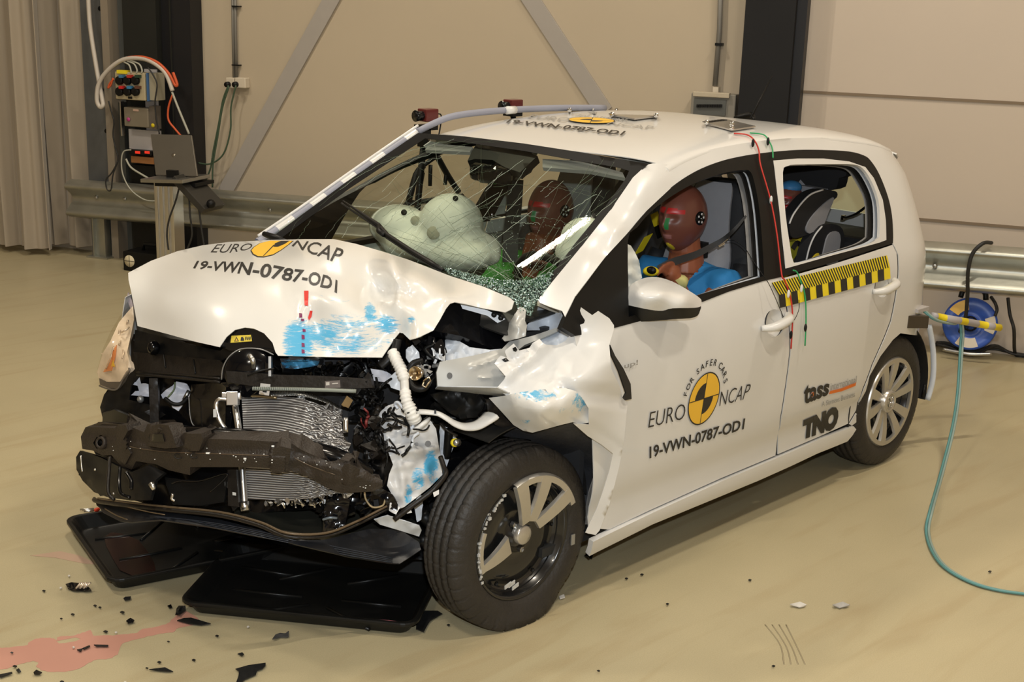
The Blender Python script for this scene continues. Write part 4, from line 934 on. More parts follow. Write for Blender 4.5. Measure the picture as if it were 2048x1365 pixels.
# hood writing
def bandtext(s, bot, top, us_, surf, m, par, name='lettering', bold=0., spacing=1., L=10, lift=.003):
    V, F = textmesh(s, bold, spacing); xs = [v.x for v in V]; ys = [v.y for v in V]; x0, x1, y0, y1 = min(xs), max(xs), min(ys), max(ys); out = []
    for v in V:
        u = (v.x-x0)/(x1-x0); t = (v.y-y0)/(y1-y0); i = 0
        while i < len(us_)-2 and u > us_[i+1]: i += 1
        f = (u-us_[i])/(us_[i+1]-us_[i]); g = [[A[i][k]+(A[i+1][k]-A[i][k])*f for k in (0, 1)] for A in (bot, top)]
        out.append(tuple(g[0][k]*(1-t)+g[1][k]*t for k in (0, 1)))
    return flatprint(out, F, surf, m, par, name, lift, L)
bandtext('19-VWN-0787-OD1', [(386, 537), (487, 549), (524, 555), (574, 562), (612, 568), (651, 577), (674, 587)], [(394, 522), (495, 524), (532, 527), (582, 537), (618, 541), (658, 552), (675, 561)], [0, .40, .50, .64, .76, .92, 1.], HS, PRINT, hood, 'test_number', bold=.022)
bandtext('NCAP', [(583, 492), (620, 507), (676, 527)], [(594, 481), (632, 484), (690, 499)], [0, .4, 1], HS, PRINT, hood, 'lettering', bold=.008)
bandtext('EURO', [(421, 505), (460, 506), (500, 499)], [(434, 489), (470, 488), (508, 487)], [0, .5, 1], HS, PRINT, hood, 'lettering', bold=-.005)
circ_ = [(503, 501), (507, 508), (516, 512.5), (528, 513), (546, 509), (562, 500), (577, 489), (585, 482), (541, 481.5), (520, 487), (508, 495)]
prt([(545+(a-545)*1.055, 494+(b-494)*(1.11 if b > 494 else 1.0)) for a, b in circ_], HS, PRINT, hood, 'emblem_ring', .0025); prt(circ_, HS, ORG, hood, 'emblem_disc', .0035)
prt([(547, 494), (556, 494), (570, 488), (579, 482), (562, 482), (550, 487)], HS, PRINT, hood, 'emblem_quarter', .0045)
prt([(526, 512), (528, 512), (550, 490), (547, 490)], HS, PRINT, hood, 'emblem_line', .0045)
REDT = mat('red tape', (.60, .03, .02), .4)
prt([(608, 582), (617, 582), (616, 612), (609, 611)], HS, REDT, hood, 'red_tape', .003)
prt([(620, 622), (625, 622), (623, 634), (618, 641), (616, 636)], HS, REDT, hood, 'red_tape', .003)
PUR = mat('purple red tape', (.18, .02, .09), .4)
for (a, b, h_) in ((601, 631, 9), (605, 640, 5), (608, 661, 6), (606, 674, 9), (606, 690, 8), (606, 703, 8)): prt([(a-3, b-h_/2), (a+3, b-h_/2+1), (a+3.5, b+h_/2), (a-2.5, b+h_/2)], HS, PUR, hood, 'tape_dash', .003)
# ================================================================== left fender and what lies bare around it
F_OUT = [(1162, 615.5), (1160, 622), (1163, 630), (1170, 641), (1168, 647), (1154, 652.6), (1137, 653), (1140, 670), (1131, 682), (1114, 691), (1093, 690), (1086, 686.5), (1079, 678), (1065, 686.5), (1059, 696), (1039, 702), (1027.5, 687.7), (1011, 700.6), (1010, 705), (1014.6, 716), (1001.7, 712), (989, 727.6), (1011, 753), (1008.7, 759), (994, 776), (994, 782.6), (1013.4, 791), (1039, 786), (1091, 779), (1100, 794), (1119, 775.6), (1135, 776.8), (1151.7, 784), (1168, 801), (1177.5, 818), (1178, 850), (1147, 848), (1175, 872.5), (1203, 890), (1226, 908), (1218.6, 943.6), (1204.7, 987), (1193, 1018.7), (1171, 1066), (1191, 1071), (1199, 1062), (1218.6, 1011), (1238, 935.7), (1248, 884), (1254, 817), (1256, 805), (1246, 799), (1238, 770), (1222.5, 738), (1218.6, 690.7), (1228, 659), (1228, 651), (1218.6, 637), (1197, 622.7), (1185, 631)]
Y = lambda a, b, y: (a, b, {'y': y})
F_C = [Y(1160, 700, -.82), Y(1228, 651, -.845), Y(1162, 616, -.80), Y(1256, 805, -.87), Y(1226, 906, -.85), Y(1100, 760, -.80), Y(1011, 700, -.68), Y(989, 728, -.66), Y(993, 780, -.70), Y(1178, 846, -.875), Y(1175, 872, -.85), Y(1137, 653, -.76), Y(1040, 740, -.72), Y(1180, 1066, -.83), Y(1218, 1000, -.85), Y(1245, 884, -.87), Y(1200, 760, -.89), Y(1200, 830, -.88), Y(1100, 779, -.83), Y(1222, 700, -.87), Y(1150, 780, -.88)]
F0 = rbf(F_C)
def FS(a, b):
    d = F0(a, b)
    for f in ((1011, 753, 1086, 690, 22, -.03), (1030, 720, 1060, 700, 16, .03), (1011, 700, 1040, 745, 10, .01), (1130, 780, 1256, 800, 26, .025), (1228, 720, 1150, 760, 45, -.02), (1180, 850, 1250, 900, 14, .008)): d += fold(a, b, *f)
    return d+.003*noise.noise(Vector((a/60, b/60, 5)))
fe = patch('fender', F_OUT, FS, PAINT, car, step=7, solid=.002)
prt([(1031, 694), (1035, 700), (1032, 704), (1027, 703), (1025, 697)], FS, BLK, fe, 'bolt_hole', .002, 4)
prt([(1003, 720), (1012, 716), (1018, 722), (1010, 725)], FS, BLK, fe, 'bolt_hole', .002, 4)
L_OUT = [(978, 797), (1004, 793), (1039, 785), (1091, 778), (1130, 776), (1152, 783), (1168, 800), (1178, 820), (1177, 846), (1160, 849), (1145, 845), (1120, 851), (1095, 858), (1065, 866), (1046, 862), (1027, 850.6), (1004, 825)]
L_C = [Y(978, 797, -.66), Y(1091, 778, -.81), Y(1178, 820, -.865), Y(1177, 846, -.865), Y(1095, 857, -.82), Y(1027, 850, -.71), Y(1090, 815, -.88), Y(1150, 800, -.89), Y(1046, 862, -.74), Y(1150, 846, -.85), Y(1040, 810, -.79)]
SM2 = mat('white paint with blue scuffs 2', (.70, .69, .66), .25, coat=1., var=.01); smearnodes(SM2, sx=(9, 9, 9))
L0 = rbf(L_C); lob, LV = patch('folded_fender_edge', L_OUT, lambda a, b: L0(a, b)+.008*noise.noise(Vector((a/22, b/22, 1))), SM2, fe, step=6, solid=.002, ret=True)
addscuff(lob, LV, [(1075, 790, 60, 18, .9), (1160, 805, 22, 26, .9), (1130, 820, 50, 14, .55), (1052, 843, 16, 6, .9)])
# door edge rubber strip and wheel liner
prt([(1219, 690), (1229, 712), (1246, 738), (1260, 768), (1262, 798), (1250, 801), (1246, 796), (1251, 786), (1236, 742), (1222, 712)], lambda a, b: SIDE(a, b, .045), RUB, fe, 'torn_liner_strip', .0, 8).modifiers[0].thickness = .006
sh = [(1199, 880), (1203, 900), (1226, 908), (1217, 945), (1204, 985), (1196, 1010), (1199, 960), (1196, 905)]
patch('inner_pillar_sheet', sh, flat(y=-.76), PAINTIN, car, step=8, solid=.004)
LIN = mat('grey black liner felt', (.035, .035, .038), .55, var=.25, scale=20, bump=.2, bscale=60)
ln = [(985, 850), (1046, 862), (1065, 867), (1145, 846), (1203, 891), (1240, 915), (1205, 905), (1199, 990), (1190, 1010), (1188, 1050), (1170, 1060), (1150, 1000), (1120, 930), (1060, 880), (1000, 872)]
patch('wheel_liner', ln, rbf([Y(985, 850, -.58), Y(1065, 866, -.72), Y(1203, 891, -.80), Y(1228, 908, -.80), Y(1190, 1040, -.72), Y(1170, 1060, -.70), Y(1120, 930, -.6), Y(1100, 870, -.74)]), LIN, car, step=9, crumple=(.015, 25), solid=.004)
arcband('wheel_liner', .16, .30, .35, -.70, -.40, 5, 112, RUB)
MB().box((.45, -.58, .50), (.012, .14, .24)).build('bulkhead_side', DARK, car)
# grey upper frame rail
rl = [(880, 724), (945, 712), (1004, 698), (1018, 684), (1065, 672), (1119, 654), (1116, 663), (1084, 677), (1050, 690), (1030, 705), (1012, 730), (1012, 770), (994, 777), (875, 774), (873, 745)]
RC = [Y(880, 724, -.56), Y(873, 770, -.57), Y(994, 776, -.66), Y(1012, 730, -.66), Y(1004, 698, -.62), Y(1119, 655, -.68), Y(1065, 672, -.64), Y(940, 745, -.62)]
R_0 = rbf(RC); rail_ = patch('upper_frame_rail', rl, lambda a, b: R_0(a, b)+fold(a, b, 945, 735, 1005, 715, 6, -.012)+fold(a, b, 960, 756, 1010, 752, 5, -.010), GREYM, car, step=6, solid=.02)
V, F = tri([(899.3+5.6*math.cos(k*.5236), 752+6.6*math.sin(k*.5236)) for k in range(12)], 5); flatprint(V, F, R_0, mat('dark hole', (.10, .10, .10), .6), rail_, 'round_hole', .003, 12)
patch('rail_flange', [(875, 774), (994, 776), (1020, 788), (1000, 793), (930, 786), (870, 779)], rbf([Y(875, 774, -.58), Y(1000, 790, -.68), Y(940, 780, -.66)]), PAINTIN, car, step=7, solid=.003)
bb = [(896, 615), (910, 604.5), (929, 613), (978, 630), (1004, 649), (1006, 661), (1002, 679.5), (1014.6, 688), (994.7, 702), (957, 686.5), (922, 672.5), (868, 662), (880, 640)]
patch('battery_cover', bb, rbf([D(896, 615, 4.16), D(868, 662, 4.10), D(1004, 650, 4.25), D(994, 702, 4.16), D(1014, 688, 4.20)]), BLKG, car, step=10, crumple=(.006, 30), solid=.03)
patch('cowl_flange', [(920, 607), (975, 621), (1022, 644), (1019, 655), (1000, 650), (975, 632), (925, 618)], rbf([D(920, 610, 4.16), D(1020, 648, 4.17), D(975, 625, 4.165)]), PAINTIN, car, step=7, solid=.004)
for (a, b) in ((1001.7, 636), (988, 630)): MB().lathe([(0, .009), (.012, .008), (.012, 0)], P(a, b, d=4.155), -CF, 12).build('bolt', BLK, car)
patch('bent_bracket', [(1039, 614), (1052, 618.6), (1050, 642), (1054, 651), (1051, 672.5), (1039, 677), (1009, 683), (1004, 677), (1016, 661), (1018, 647)], rbf([D(1045, 616, 4.13), D(1052, 650, 4.10), D(1045, 674, 4.08), D(1006, 680, 4.12), D(1025, 650, 4.09), D(1016, 650, 4.14)]), GREYM, car, step=6, crumple=(.01, 18), solid=.003)
patch('pillar_base_panel', [(1054, 651), (1074, 628), (1077, 607), (1120, 620), (1125, 637), (1127, 654), (1133, 658), (1141, 670), (1131, 683), (1114, 692), (1086, 689), (1079, 680), (1110, 664), (1086, 661), (1056, 661)], rbf([Y(1054, 651, -.60), Y(1077, 607, -.62), Y(1125, 637, -.68), Y(1140, 672, -.72), Y(1086, 689, -.66), Y(1100, 640, -.60)]), PAINTIN, car, step=6, crumple=(.018, 18), solid=.003)
# ================================================================== the opened front end
BRN = mat('black plastic with brown dust', (.012, .0095, .0075), .40, var=.5, scale=22, bump=.15, bscale=50, spec=.35)
SHB = mat('shiny wet black', (.003, .003, .0035), .18, coat=.15, var=.3, spec=.4)
def tub(name, pts, r, m, seg=8, res=5, par=car, flat_=None): return MB().tube(pts, r, seg, res=res, flat=flat_).build(name, m, par)
sup = [(262, 668), (440, 690), (555, 706), (700, 706), (790, 670), (880, 630), (960, 690), (985, 760), (985, 860), (900, 890), (868, 960), (800, 1020), (700, 1010), (480, 1030), (300, 1010), (205, 985), (196, 940), (205, 840), (225, 770), (262, 720)]
supf = rbf([D(262, 668, 4.56), D(440, 690, 4.36), D(700, 706, 4.26), D(985, 700, 4.42), D(985, 860, 4.42), D(800, 1020, 4.22), D(480, 1030, 4.14), D(205, 985, 4.52), D(225, 770, 4.58), D(600, 850, 4.22)])
patch('radiator_support', sup, supf, SHB, car, step=16, crumple=(.02, 50), solid=.01)
# slam panel, trims
SL = [(266, 704), (330, 710), (440, 721), (446, 728), (441, 752), (360, 752), (278, 742)]
patch('slam_panel', SL, rbf([D(266, 704, 4.46), D(278, 742, 4.40), D(440, 721, 4.14), D(441, 752, 4.09), D(350, 712, 4.32)]), BRN, car, step=9, solid=.02)
patch('upper_cover', [(270, 660), (335, 676), (392, 692), (440, 702), (456, 690), (470, 705), (440, 724), (360, 716), (268, 705)], rbf([D(270, 660, 4.50), D(268, 705, 4.47), D(440, 724, 4.16), D(470, 705, 4.12), D(392, 692, 4.26)]), BLK, car, step=9, crumple=(.012, 20), solid=.01)
for k, (y0, y1) in enumerate(((744, 757), (750, 764))):
    tub('trim_strip', [D(274, y0, 4.39-.02*k), D(340, y0+5, 4.28-.02*k), D(440, y1+1, 4.08-.02*k)], .005, BRN)
x = MB(); x.ell(P(307, 696, d=4.38), (.022, .022, .026), 0, 10, 6); x.build('bonnet_catch', SHB, car)
for (a, b) in ((327, 708), (387, 720)): tub('rib', [D(a, b, 4.33-(a-327)*.002), D(a+4, b+28, 4.29-(a-327)*.002)], .003, BLK, 6)
# black emblem disc with light rim, and the panel with the warning label above it
dc = P(498, 748, d=4.02)
MB().lathe([(0, .0), (0, .074), (-.012, .078), (-.03, .072)], dc, -CF-Vector((0, 0, .1)), 40).build('emblem_backing', BLKG, car)
tub('backing_rim', [D(443, 760, 4.0), D(446, 736, 3.99), D(458, 714, 3.98), D(478, 700, 3.98), D(500, 697, 3.975), D(525, 700, 3.97), D(547, 710, 3.97)], .0022, mat('satin grey edge', (.25, .25, .25), .3, .5), 6)
wlp = [(441, 693), (452, 674), (470, 660), (490, 655), (508, 657), (528, 667), (545, 686), (552, 706), (500, 700), (460, 702)]
patch('latch_cover', wlp, lambda a, b: 4.06, BLKG, car, step=8, solid=.004)
lb = [(463, 672), (502, 670), (504, 683), (461, 686)]
wl = prt(lb, lambda a, b: 4.055, mat('yellow label', (.80, .60, .05), .4), car, 'warning_label', .002)
prt([(468, 683.5), (473, 674), (478, 683)], lambda a, b: 4.055, PRINT, wl, 'symbol', .004, 4)
prt([(470.5, 682), (473, 677), (475.5, 682)], lambda a, b: 4.055, ORG, wl, 'symbol', .005, 4)
prt([(481, 682), (482, 675), (485, 674), (488, 678), (488, 682)], lambda a, b: 4.055, PRINT, wl, 'symbol', .004, 4)
for k in range(3): prt([(490+k*4, 681), (491+k*4, 674+k % 2), (493+k*4, 673.5), (493+k*4, 679)], lambda a, b: 4.055, PRINT, wl, 'symbol', .004, 4)
tub('latch_rod', [D(500, 712, 3.95), D(506, 722, 3.93), D(508, 735, 3.95)], .008, STEEL, 8)
tub('latch_wire', [D(548, 738, 3.95), D(520, 742, 3.93), D(495, 752, 3.94)], .003, BLK, 6)
x = MB(); c = P(541, 733, d=3.97); x.box(c, (.004, .012, .03), 0, (CR, CF, CU)); x.build('metal_plate', STEEL, car)
# upper cross member with ribbed lower edge and a part label
cm = [(452, 742), (560, 750), (640, 752), (742, 758), (745, 776), (700, 778), (560, 775), (500, 772), (455, 765)]
cmf = rbf([D(452, 742, 4.0), D(742, 758, 3.93), D(600, 775, 3.96)])
CMm = patch('cross_member', cm, cmf, BRN, car, step=10, solid=.03)
tub('ribbed_edge', [D(505, 778, 3.95), D(600, 779, 3.945), D(712, 783, 3.92)], .006, mat('grey green rubber', (.22, .24, .21), .5), 6)
x = MB(); 
for k in range(48): x.box(P(507+k*4.3, 776.5+k*.1, d=3.94), (.0014, .004, .004), 0, (CR, CF, CU))
x.build('ribbed_edge', mat('grey green rubber', (0, 0, 0)), car)
lab = prt([(650, 763), (680, 761), (681, 776), (650, 777)], cmf, mat('dark printed label', (.12, .10, .09), .5), CMm, 'part_label', .003)
prt([(652, 765), (659, 764.5), (659, 771), (652, 771.5)], cmf, mat('pale print', (.45, .42, .38), .5), lab, 'print', .005, 5)
prt([(664, 767), (676, 766), (676, 768), (664, 769)], cmf, mat('pale print', (.45, .42, .38), .5), lab, 'print', .005, 5)
# scraps smeared blue below the hood
BLS = mat('dark steel with blue scuffs', (.04, .045, .05), .35, .4, var=.3); smearnodes(BLS, (.05, .05, .055), (.05, .25, .45), (4, 4, 20))
for poly, d_ in (([(560, 718), (700, 722), (690, 728), (640, 731), (568, 742), (565, 733)], 4.05), ([(580, 712), (650, 716), (620, 722), (572, 724)], 4.02)):
    o, V_ = patch('crushed_bracket', poly, lambda a, b: d_, BLS, car, step=8, crumple=(.015, 15), solid=.004, ret=True); addscuff(o, V_, [(600, 728, 60, 14, 1.1)])
rn = random.Random(11)
def junk(name, cx, cy, rx, ry, n, m, d0, d1, size=(8, 22), par=car, thin=.35):
    mb = MB()
    for i in range(n):
        an = rn.uniform(0, 2*PI); rr = math.sqrt(rn.random()); a = cx+rx*rr*math.cos(an); b = cy+ry*rr*math.sin(an); d_ = rn.uniform(d0, d1); s_ = rn.uniform(*size)/620.
        ax_ = Vector((rn.uniform(-1, 1), rn.uniform(-1, 1), rn.uniform(-1, 1))).normalized(); bx = ax_.orthogonal().normalized(); cx_ = ax_.cross(bx)
        c = P(a, b, d=d_); k = rn.random()
        if k < .5:
            npt = rn.randint(4, 6); ring_ = []
            for j in range(npt):
                t = 2*PI*j/npt+rn.uniform(-.3, .3); r_ = s_*rn.uniform(.5, 1.1); ring_.append(c+ax_*(r_*math.cos(t))+bx*(r_*math.sin(t)*rn.uniform(.4, 1)))
            off_ = cx_*s_*.12; mb.add([v-off_ for v in ring_]+[v+off_ for v in ring_], [tuple(range(npt))[::-1], tuple(range(npt, 2*npt))]+[(j, (j+1) % npt, npt+(j+1) % npt, npt+j) for j in range(npt)])
        elif k < .8: mb.box(c, (s_*rn.uniform(.3, .9), s_*rn.uniform(.2, .5), s_*thin*rn.uniform(.3, 1)), 0, (ax_, bx, cx_))
        else: mb.tube([c-ax_*s_, c+bx*s_*.3, c+ax_*s_], s_*rn.uniform(.12, .28), 7, res=3)
    o = mb.build(name, m, par); o['kind'] = 'stuff'; return o
def wires(name, cx, cy, rx, ry, n, m, d0, d1, r=.0025, ln=60, par=car):
    mb = MB()
    for i in range(n):
        a = cx+rn.uniform(-rx, rx); b = cy+rn.uniform(-ry, ry); pts = []; dx = rn.uniform(-1, 1); dy = rn.uniform(-1, 1)
        for k in range(5):
            pts.append(D(a, b, rn.uniform(d0, d1))); dx += rn.uniform(-.8, .8); dy += rn.uniform(-.8, .8); L = math.hypot(dx, dy)+.1; a += dx/L*ln/5; b += dy/L*ln/5
        mb.tube(pts, r*rn.uniform(.7, 1.5), 6, res=4)
    o = mb.build(name, m, par); o['kind'] = 'stuff'; return o
junk('engine_bay_pieces', 640, 738, 90, 16, 34, SHB, 4.02, 4.14)
junk('engine_bay_pieces', 745, 735, 50, 34, 34, BLKG, 4.02, 4.16)
junk('broken_black_plastic', 735, 800, 34, 60, 46, BLK, 4.02, 4.12)
junk('broken_black_plastic', 755, 870, 40, 46, 46, BRN, 3.93, 4.06, (10, 30))
junk('broken_black_plastic', 855, 700, 34, 34, 36, BLKG, 4.05, 4.16, (8, 24))
junk('shiny_pieces', 860, 735, 22, 26, 10, mat('clear plastic bits', (.5, .5, .5), .1, .6), 4.04, 4.09, (4, 10))
junk('broken_black_plastic', 920, 820, 60, 26, 34, BLK, 4.14, 4.24, (14, 34))
junk('lower_engine_pieces', 700, 1015, 70, 16, 30, BLK, 3.98, 4.1)
junk('chassis_pieces', 860, 1000, 30, 60, 26, BLK, 4.2, 4.3, (10, 26))
wires('wiring', 690, 745, 80, 22, 14, BLK, 3.98, 4.08, .0025, 50); wires('wiring', 745, 850, 40, 70, 26, BLK, 3.92, 4.0, .003, 50)
wires('wiring', 790, 850, 40, 40, 9, BLK, 3.90, 3.95, .0035, 50); wires('red_wiring', 745, 850, 16, 20, 3, mat('dark red wire', (.15, .02, .02), .4), 3.9, 3.94, .003, 30)
# ---- condenser with fins
FINM = bpy.data.materials.new('aluminium fins'); FINM.use_nodes = True; nt, b = nodes(FINM); MATS['fin'] = FINM
b.inputs['Metallic'].default_value = .45; b.inputs['Roughness'].default_value = .36
at = nt.nodes.new('ShaderNodeAttribute'); at.attribute_name = 'row'
sn = nt.nodes.new('ShaderNodeMath'); sn.operation = 'SINE'; nt.links.new(at.outputs['Fac'], sn.inputs[0])
mr = nt.nodes.new('ShaderNodeMapRange'); mr.inputs[1].default_value = .0; mr.inputs[2].default_value = .8
nt.links.new(sn.outputs[0], mr.inputs[0]); mx = nt.nodes.new('ShaderNodeMix'); mx.data_type = 'RGBA'; mx.inputs[6].default_value = (.16, .145, .135, 1); mx.inputs[7].default_value = (.80, .79, .77, 1)
n = nt.nodes.new('ShaderNodeTexNoise'); n.inputs['Scale'].default_value = 90; tc = nt.nodes.new('ShaderNodeTexCoord'); nt.links.new(tc.outputs['Object'], n.inputs['Vector'])
nt.links.new(mr.outputs[0], mx.inputs[0]); nt.links.new(mx.outputs[2], b.inputs['Base Color'])
bp_ = nt.nodes.new('ShaderNodeBump'); bp_.inputs['Strength'].default_value = .6; bp_.inputs['Distance'].default_value = .004
ad = nt.nodes.new('ShaderNodeMath'); ad.operation = 'MULTIPLY_ADD'; ad.inputs[1].default_value = .5; nt.links.new(n.outputs['Fac'], ad.inputs[0]); nt.links.new(sn.outputs[0], ad.inputs[2]); nt.links.new(ad.outputs[0], bp_.inputs['Height']); nt.links.new(bp_.outputs[0], b.inputs['Normal'])
RD = rbf([D(482, 795, 4.07), D(492, 998, 4.0), D(552, 792, 4.03), D(604, 797, 3.99), D(684, 824, 3.99), D(697, 911, 3.90), D(578, 1002, 3.95), D(673, 987, 3.87), D(590, 900, 3.95)])
def crush(a, b):
    k = min(1, max(0, (a-575)/60)); return .014*k*noise.noise(Vector((a/14, b/20, 1)))+.011*k*noise.noise(Vector((a/8, b/5, 4)))+.006*k*noise.noise(Vector((a/4, b/4, 9)))+.002*math.sin(a/3.1)*k
def fins(name, poly, nrow, top, bot, x0, x1, wob, par=car):
    V, F = tri(poly, 3.6)
    mb = MB().add([P(a, b, d=RD(a, b)+crush(a, b)) for a, b in V], F, 0, True); o = mb.build(name, FINM, par, solid=.02)
    at_ = o.data.attributes.new('row', 'FLOAT', 'POINT')
    for i, (a, b) in enumerate(V):
        if i >= len(o.data.vertices): break
        k = min(1, max(0, (a-575)/100)); t0 = lin(top, a); t1 = lin(bot, a)
        at_.data[i].value = 2*PI*nrow*((b-t0)/(t1-t0)+k*.10*noise.noise(Vector((a/14, b/9, 0)))+k*.05*noise.noise(Vector((a/5, b/5, 3))))
    return o
upp = [(483, 796), (515, 793), (552, 792), (604, 798), (644, 811), (672, 822), (683, 826), (684, 858), (690, 885), (700, 916), (650, 910), (600, 890), (540, 884), (488, 880)]
cond_ = fins('condenser', upp, 18, [(480, 795), (552, 791), (604, 797), (650, 812), (700, 828)], [(480, 878), (550, 882), (700, 925)], 482, 690, 0)
low = [(488, 880), (540, 884), (600, 890), (655, 905), (700, 930), (695, 990), (676, 987), (640, 994), (578, 1003), (535, 1000), (493, 999)]
fins('condenser_core', low, 26, [(480, 878), (550, 882), (700, 925)], [(480, 998), (578, 1003), (700, 986)], 0, 0, 0, cond_)
tub('tank_tube', [D(470, 808, 4.06), D(480, 880, 4.02), D(486, 960, 3.99), D(490, 1020, 3.97)], .0105, ALU, 14, 4, cond_)
tub('tank_cap', [D(489, 1004, 3.965), D(491, 1022, 3.96)], .014, ALU, 16, 2, cond_)
tub('coolant_pipe', [D(455, 800, 4.03), D(440, 799, 4.03), D(433, 808, 4.03), D(434, 826, 4.02), D(441, 845, 4.01), D(452, 860, 4.01)], .0075, ALU, 12, 5, cond_)
x = MB(); x.box(P(466, 797, d=4.03), (.018, .016, .022), 0, (CR, CF, CU)).box(P(452, 790, d=4.03), (.012, .010, .008), 0, (CR, CF, CU)).tube([D(478, 785, 4.03), D(479, 800, 4.03)], .008, 10); x.build('pipe_fitting', ALU, cond_, bevel=.003)
tub('right_tank', [D(692, 836, 3.93), D(692, 866, 3.92)], .0085, ALU, 12, 3, cond_)
patch('fixing_tab', [(521, 767), (541, 769), (538, 792), (518, 789)], lambda a, b: 3.97, ALU, cond_, step=6, solid=.003)
prt([(526, 780), (534, 781), (533, 786), (525, 785)], lambda a, b: 3.97, BLK, cond_, 'tab_slot', .003, 4)
patch('fixing_tab', [(694, 792), (706, 801), (697, 817), (683, 810)], lambda a, b: 3.93+(a-690)*.001, mat('golden zinc', (.45, .36, .22), .3, .9), cond_, step=6, solid=.003)
x = MB(); 
for k in range(44):
    a = 540+k*3.15; b = lin([(540, 784), (600, 785), (645, 797), (680, 815)], a); x.tube([D(a, b, 4.02), D(a+2.5, b+8, 4.0)], .0016, 5); x.tube([D(a+2.5, b+8, 4.0), D(a+3.1, b, 4.02)], .0016, 5)
x.build('corrugated_fins', ALU, cond_)['kind'] = 'stuff'
tub('core_top_rail', [D(483, 792, 4.045), D(520, 793, 4.02), D(553, 796, 4.0)], .005, mat('golden zinc', (0, 0, 0)), 6, 4, cond_)
junk('torn_foil', 590, 1006, 60, 7, 40, ALU, 3.93, 3.98, (4, 10), cond_)
# ---- foam bumper beam
FO = [(171, 855), (195, 855), (212, 856), (229, 857), (238.5, 849), (254, 851), (288, 865), (295, 849), (337, 852), (352, 883), (368, 866), (406, 868), (408, 878), (480, 880), (546, 884), (578, 884), (604, 901), (657, 924), (684, 920), (710, 927), (744, 950), (765, 961), (765, 975), (745, 984), (684, 987), (657, 977), (620, 956), (583, 943), (544, 947), (541, 937), (480, 935), (380, 935), (380, 951), (337, 941), (312, 929), (272, 923), (263, 940), (241.5, 932), (223, 911), (205, 912), (186, 902), (164.6, 898.5), (161.5, 874)]
F_0 = rbf([D(165, 880, 4.36), D(230, 880, 4.22), D(300, 890, 4.08), D(400, 905, 3.93), D(480, 905, 3.86), D(560, 915, 3.84), D(600, 925, 3.86), D(690, 955, 3.82), D(765, 970, 3.86)])
def FF(a, b):
    d = F_0(a, b); k = 0
    base = lin([(160, 872), (272, 885), (300, 896), (480, 907), (590, 912), (765, 962)], a)
    d += -.022*(1/(1+math.exp(-(b-base)/2.5)))          # lower face stands proud of the ledge
    if 296 < a < 350 and b < 893: d -= .035*min(1, max(0, (b-850)/10))*min(1, (a-296)/5, (350-a)/8 if a < 350 else 0)
    if 300 < a < 326 and 868 < b < 884: d += .03
    if 240 < a < 256 and b < 900: d -= .02
    if 186 < a < 212 and 868 < b < 902 and ((a-202)/12)**2+((b-886)/12)**2 < 1: d += .05
    if 541 < a < 572 and b > 895: d -= .022
    if 368 < a < 408 and b < 885: d -= .012
    if a > 580: d += .008*noise.noise(Vector((a/20, b/16, 0)))
    return d
foam = patch('foam_bumper_absorber', FO, FF, mat('black brown foam', (.026, .019, .0135), .55, var=.35, scale=30, bump=.35, bscale=160), car, step=4.5, solid=.06)
for (a, b) in ((357, 913), (388, 912)): MB().tube([P(a+8*math.cos(t/12*2*PI), b+5*math.sin(t/12*2*PI), d=FF(a, b)-.006) for t in range(13)], .0022, 6).build('round_boss', BRN, foam)
x = MB(); 
for k in range(50):
    a = rn.uniform(200, 740); b = lin([(160, 890), (480, 915), (590, 925), (765, 970)], a)+rn.uniform(-18, 18)
    if inside(a, b, FO): x.box(P(a, b, d=FF(a, b)-.003), (.0007+rn.random()*.0012, .0006, .0007+rn.random()*.0009), 0, (CR, CF, CU))
for (a, b, w_) in ((391, 877, .007), (416, 907, .006), (490, 918, .004), (546, 893, .004)): x.box(P(a, b, d=FF(a, b)-.004), (w_, .002, .0025), 0, (CR, CF, CU))
x.build('white_crumbs', mat('white crumbs', (.7, .7, .66), .4), foam)['kind'] = 'stuff'
FOAMM = MATS['black brown foam']
patch('foam_block', [(298, 893), (303, 852), (318, 849), (337, 851), (345, 870), (353, 896), (330, 898)], lambda a, b: F_0(a, b)-.045+.0006*(893-b)*.5, FOAMM, foam, step=5, solid=.05)
patch('block_recess', [(303, 884), (305, 869), (325, 869), (329, 885)], lambda a, b: F_0(a, b)-.0475, SHB, foam, step=5, solid=.002)
patch('foam_block', [(368, 895), (372, 868), (402, 868), (406, 880), (398, 903), (380, 903)], lambda a, b: F_0(a, b)-.032, FOAMM, foam, step=5, solid=.04)
patch('foam_block', [(228, 898), (237, 852), (252, 851), (256, 862), (246, 880), (262, 908), (250, 930), (226, 912)], lambda a, b: F_0(a, b)-.034, FOAMM, foam, step=5, solid=.05)
patch('foam_block', [(542, 937), (546, 900), (560, 893), (582, 898), (580, 915), (574, 944), (556, 947)], lambda a, b: F_0(a, b)-.040, FOAMM, foam, step=5, solid=.05)
patch('foam_block', [(676, 950), (688, 930), (700, 928), (720, 940), (716, 965), (690, 972), (674, 965)], lambda a, b: F_0(a, b)-.034+.0008*abs(a-700), FOAMM, foam, step=5, solid=.04)
_c = P(202, 886, d=F_0(202, 886)-.03); MB().lathe([(.03, .021), (.0, .021), (-.006, .019), (-.006, .012), (.03, .011)], _c, (CF+CR*.5-CU*.15).normalized(), 28).build('foam_sleeve', FOAMM, foam)
MB().tube([P(203, 886, d=F_0(202, 886)-.028), P(206, 885, d=F_0(202, 886)+.01)], .0125, 20).build('sleeve_bore', mat('deep black', (.001, .001, .001), .6, spec=.1), foam)
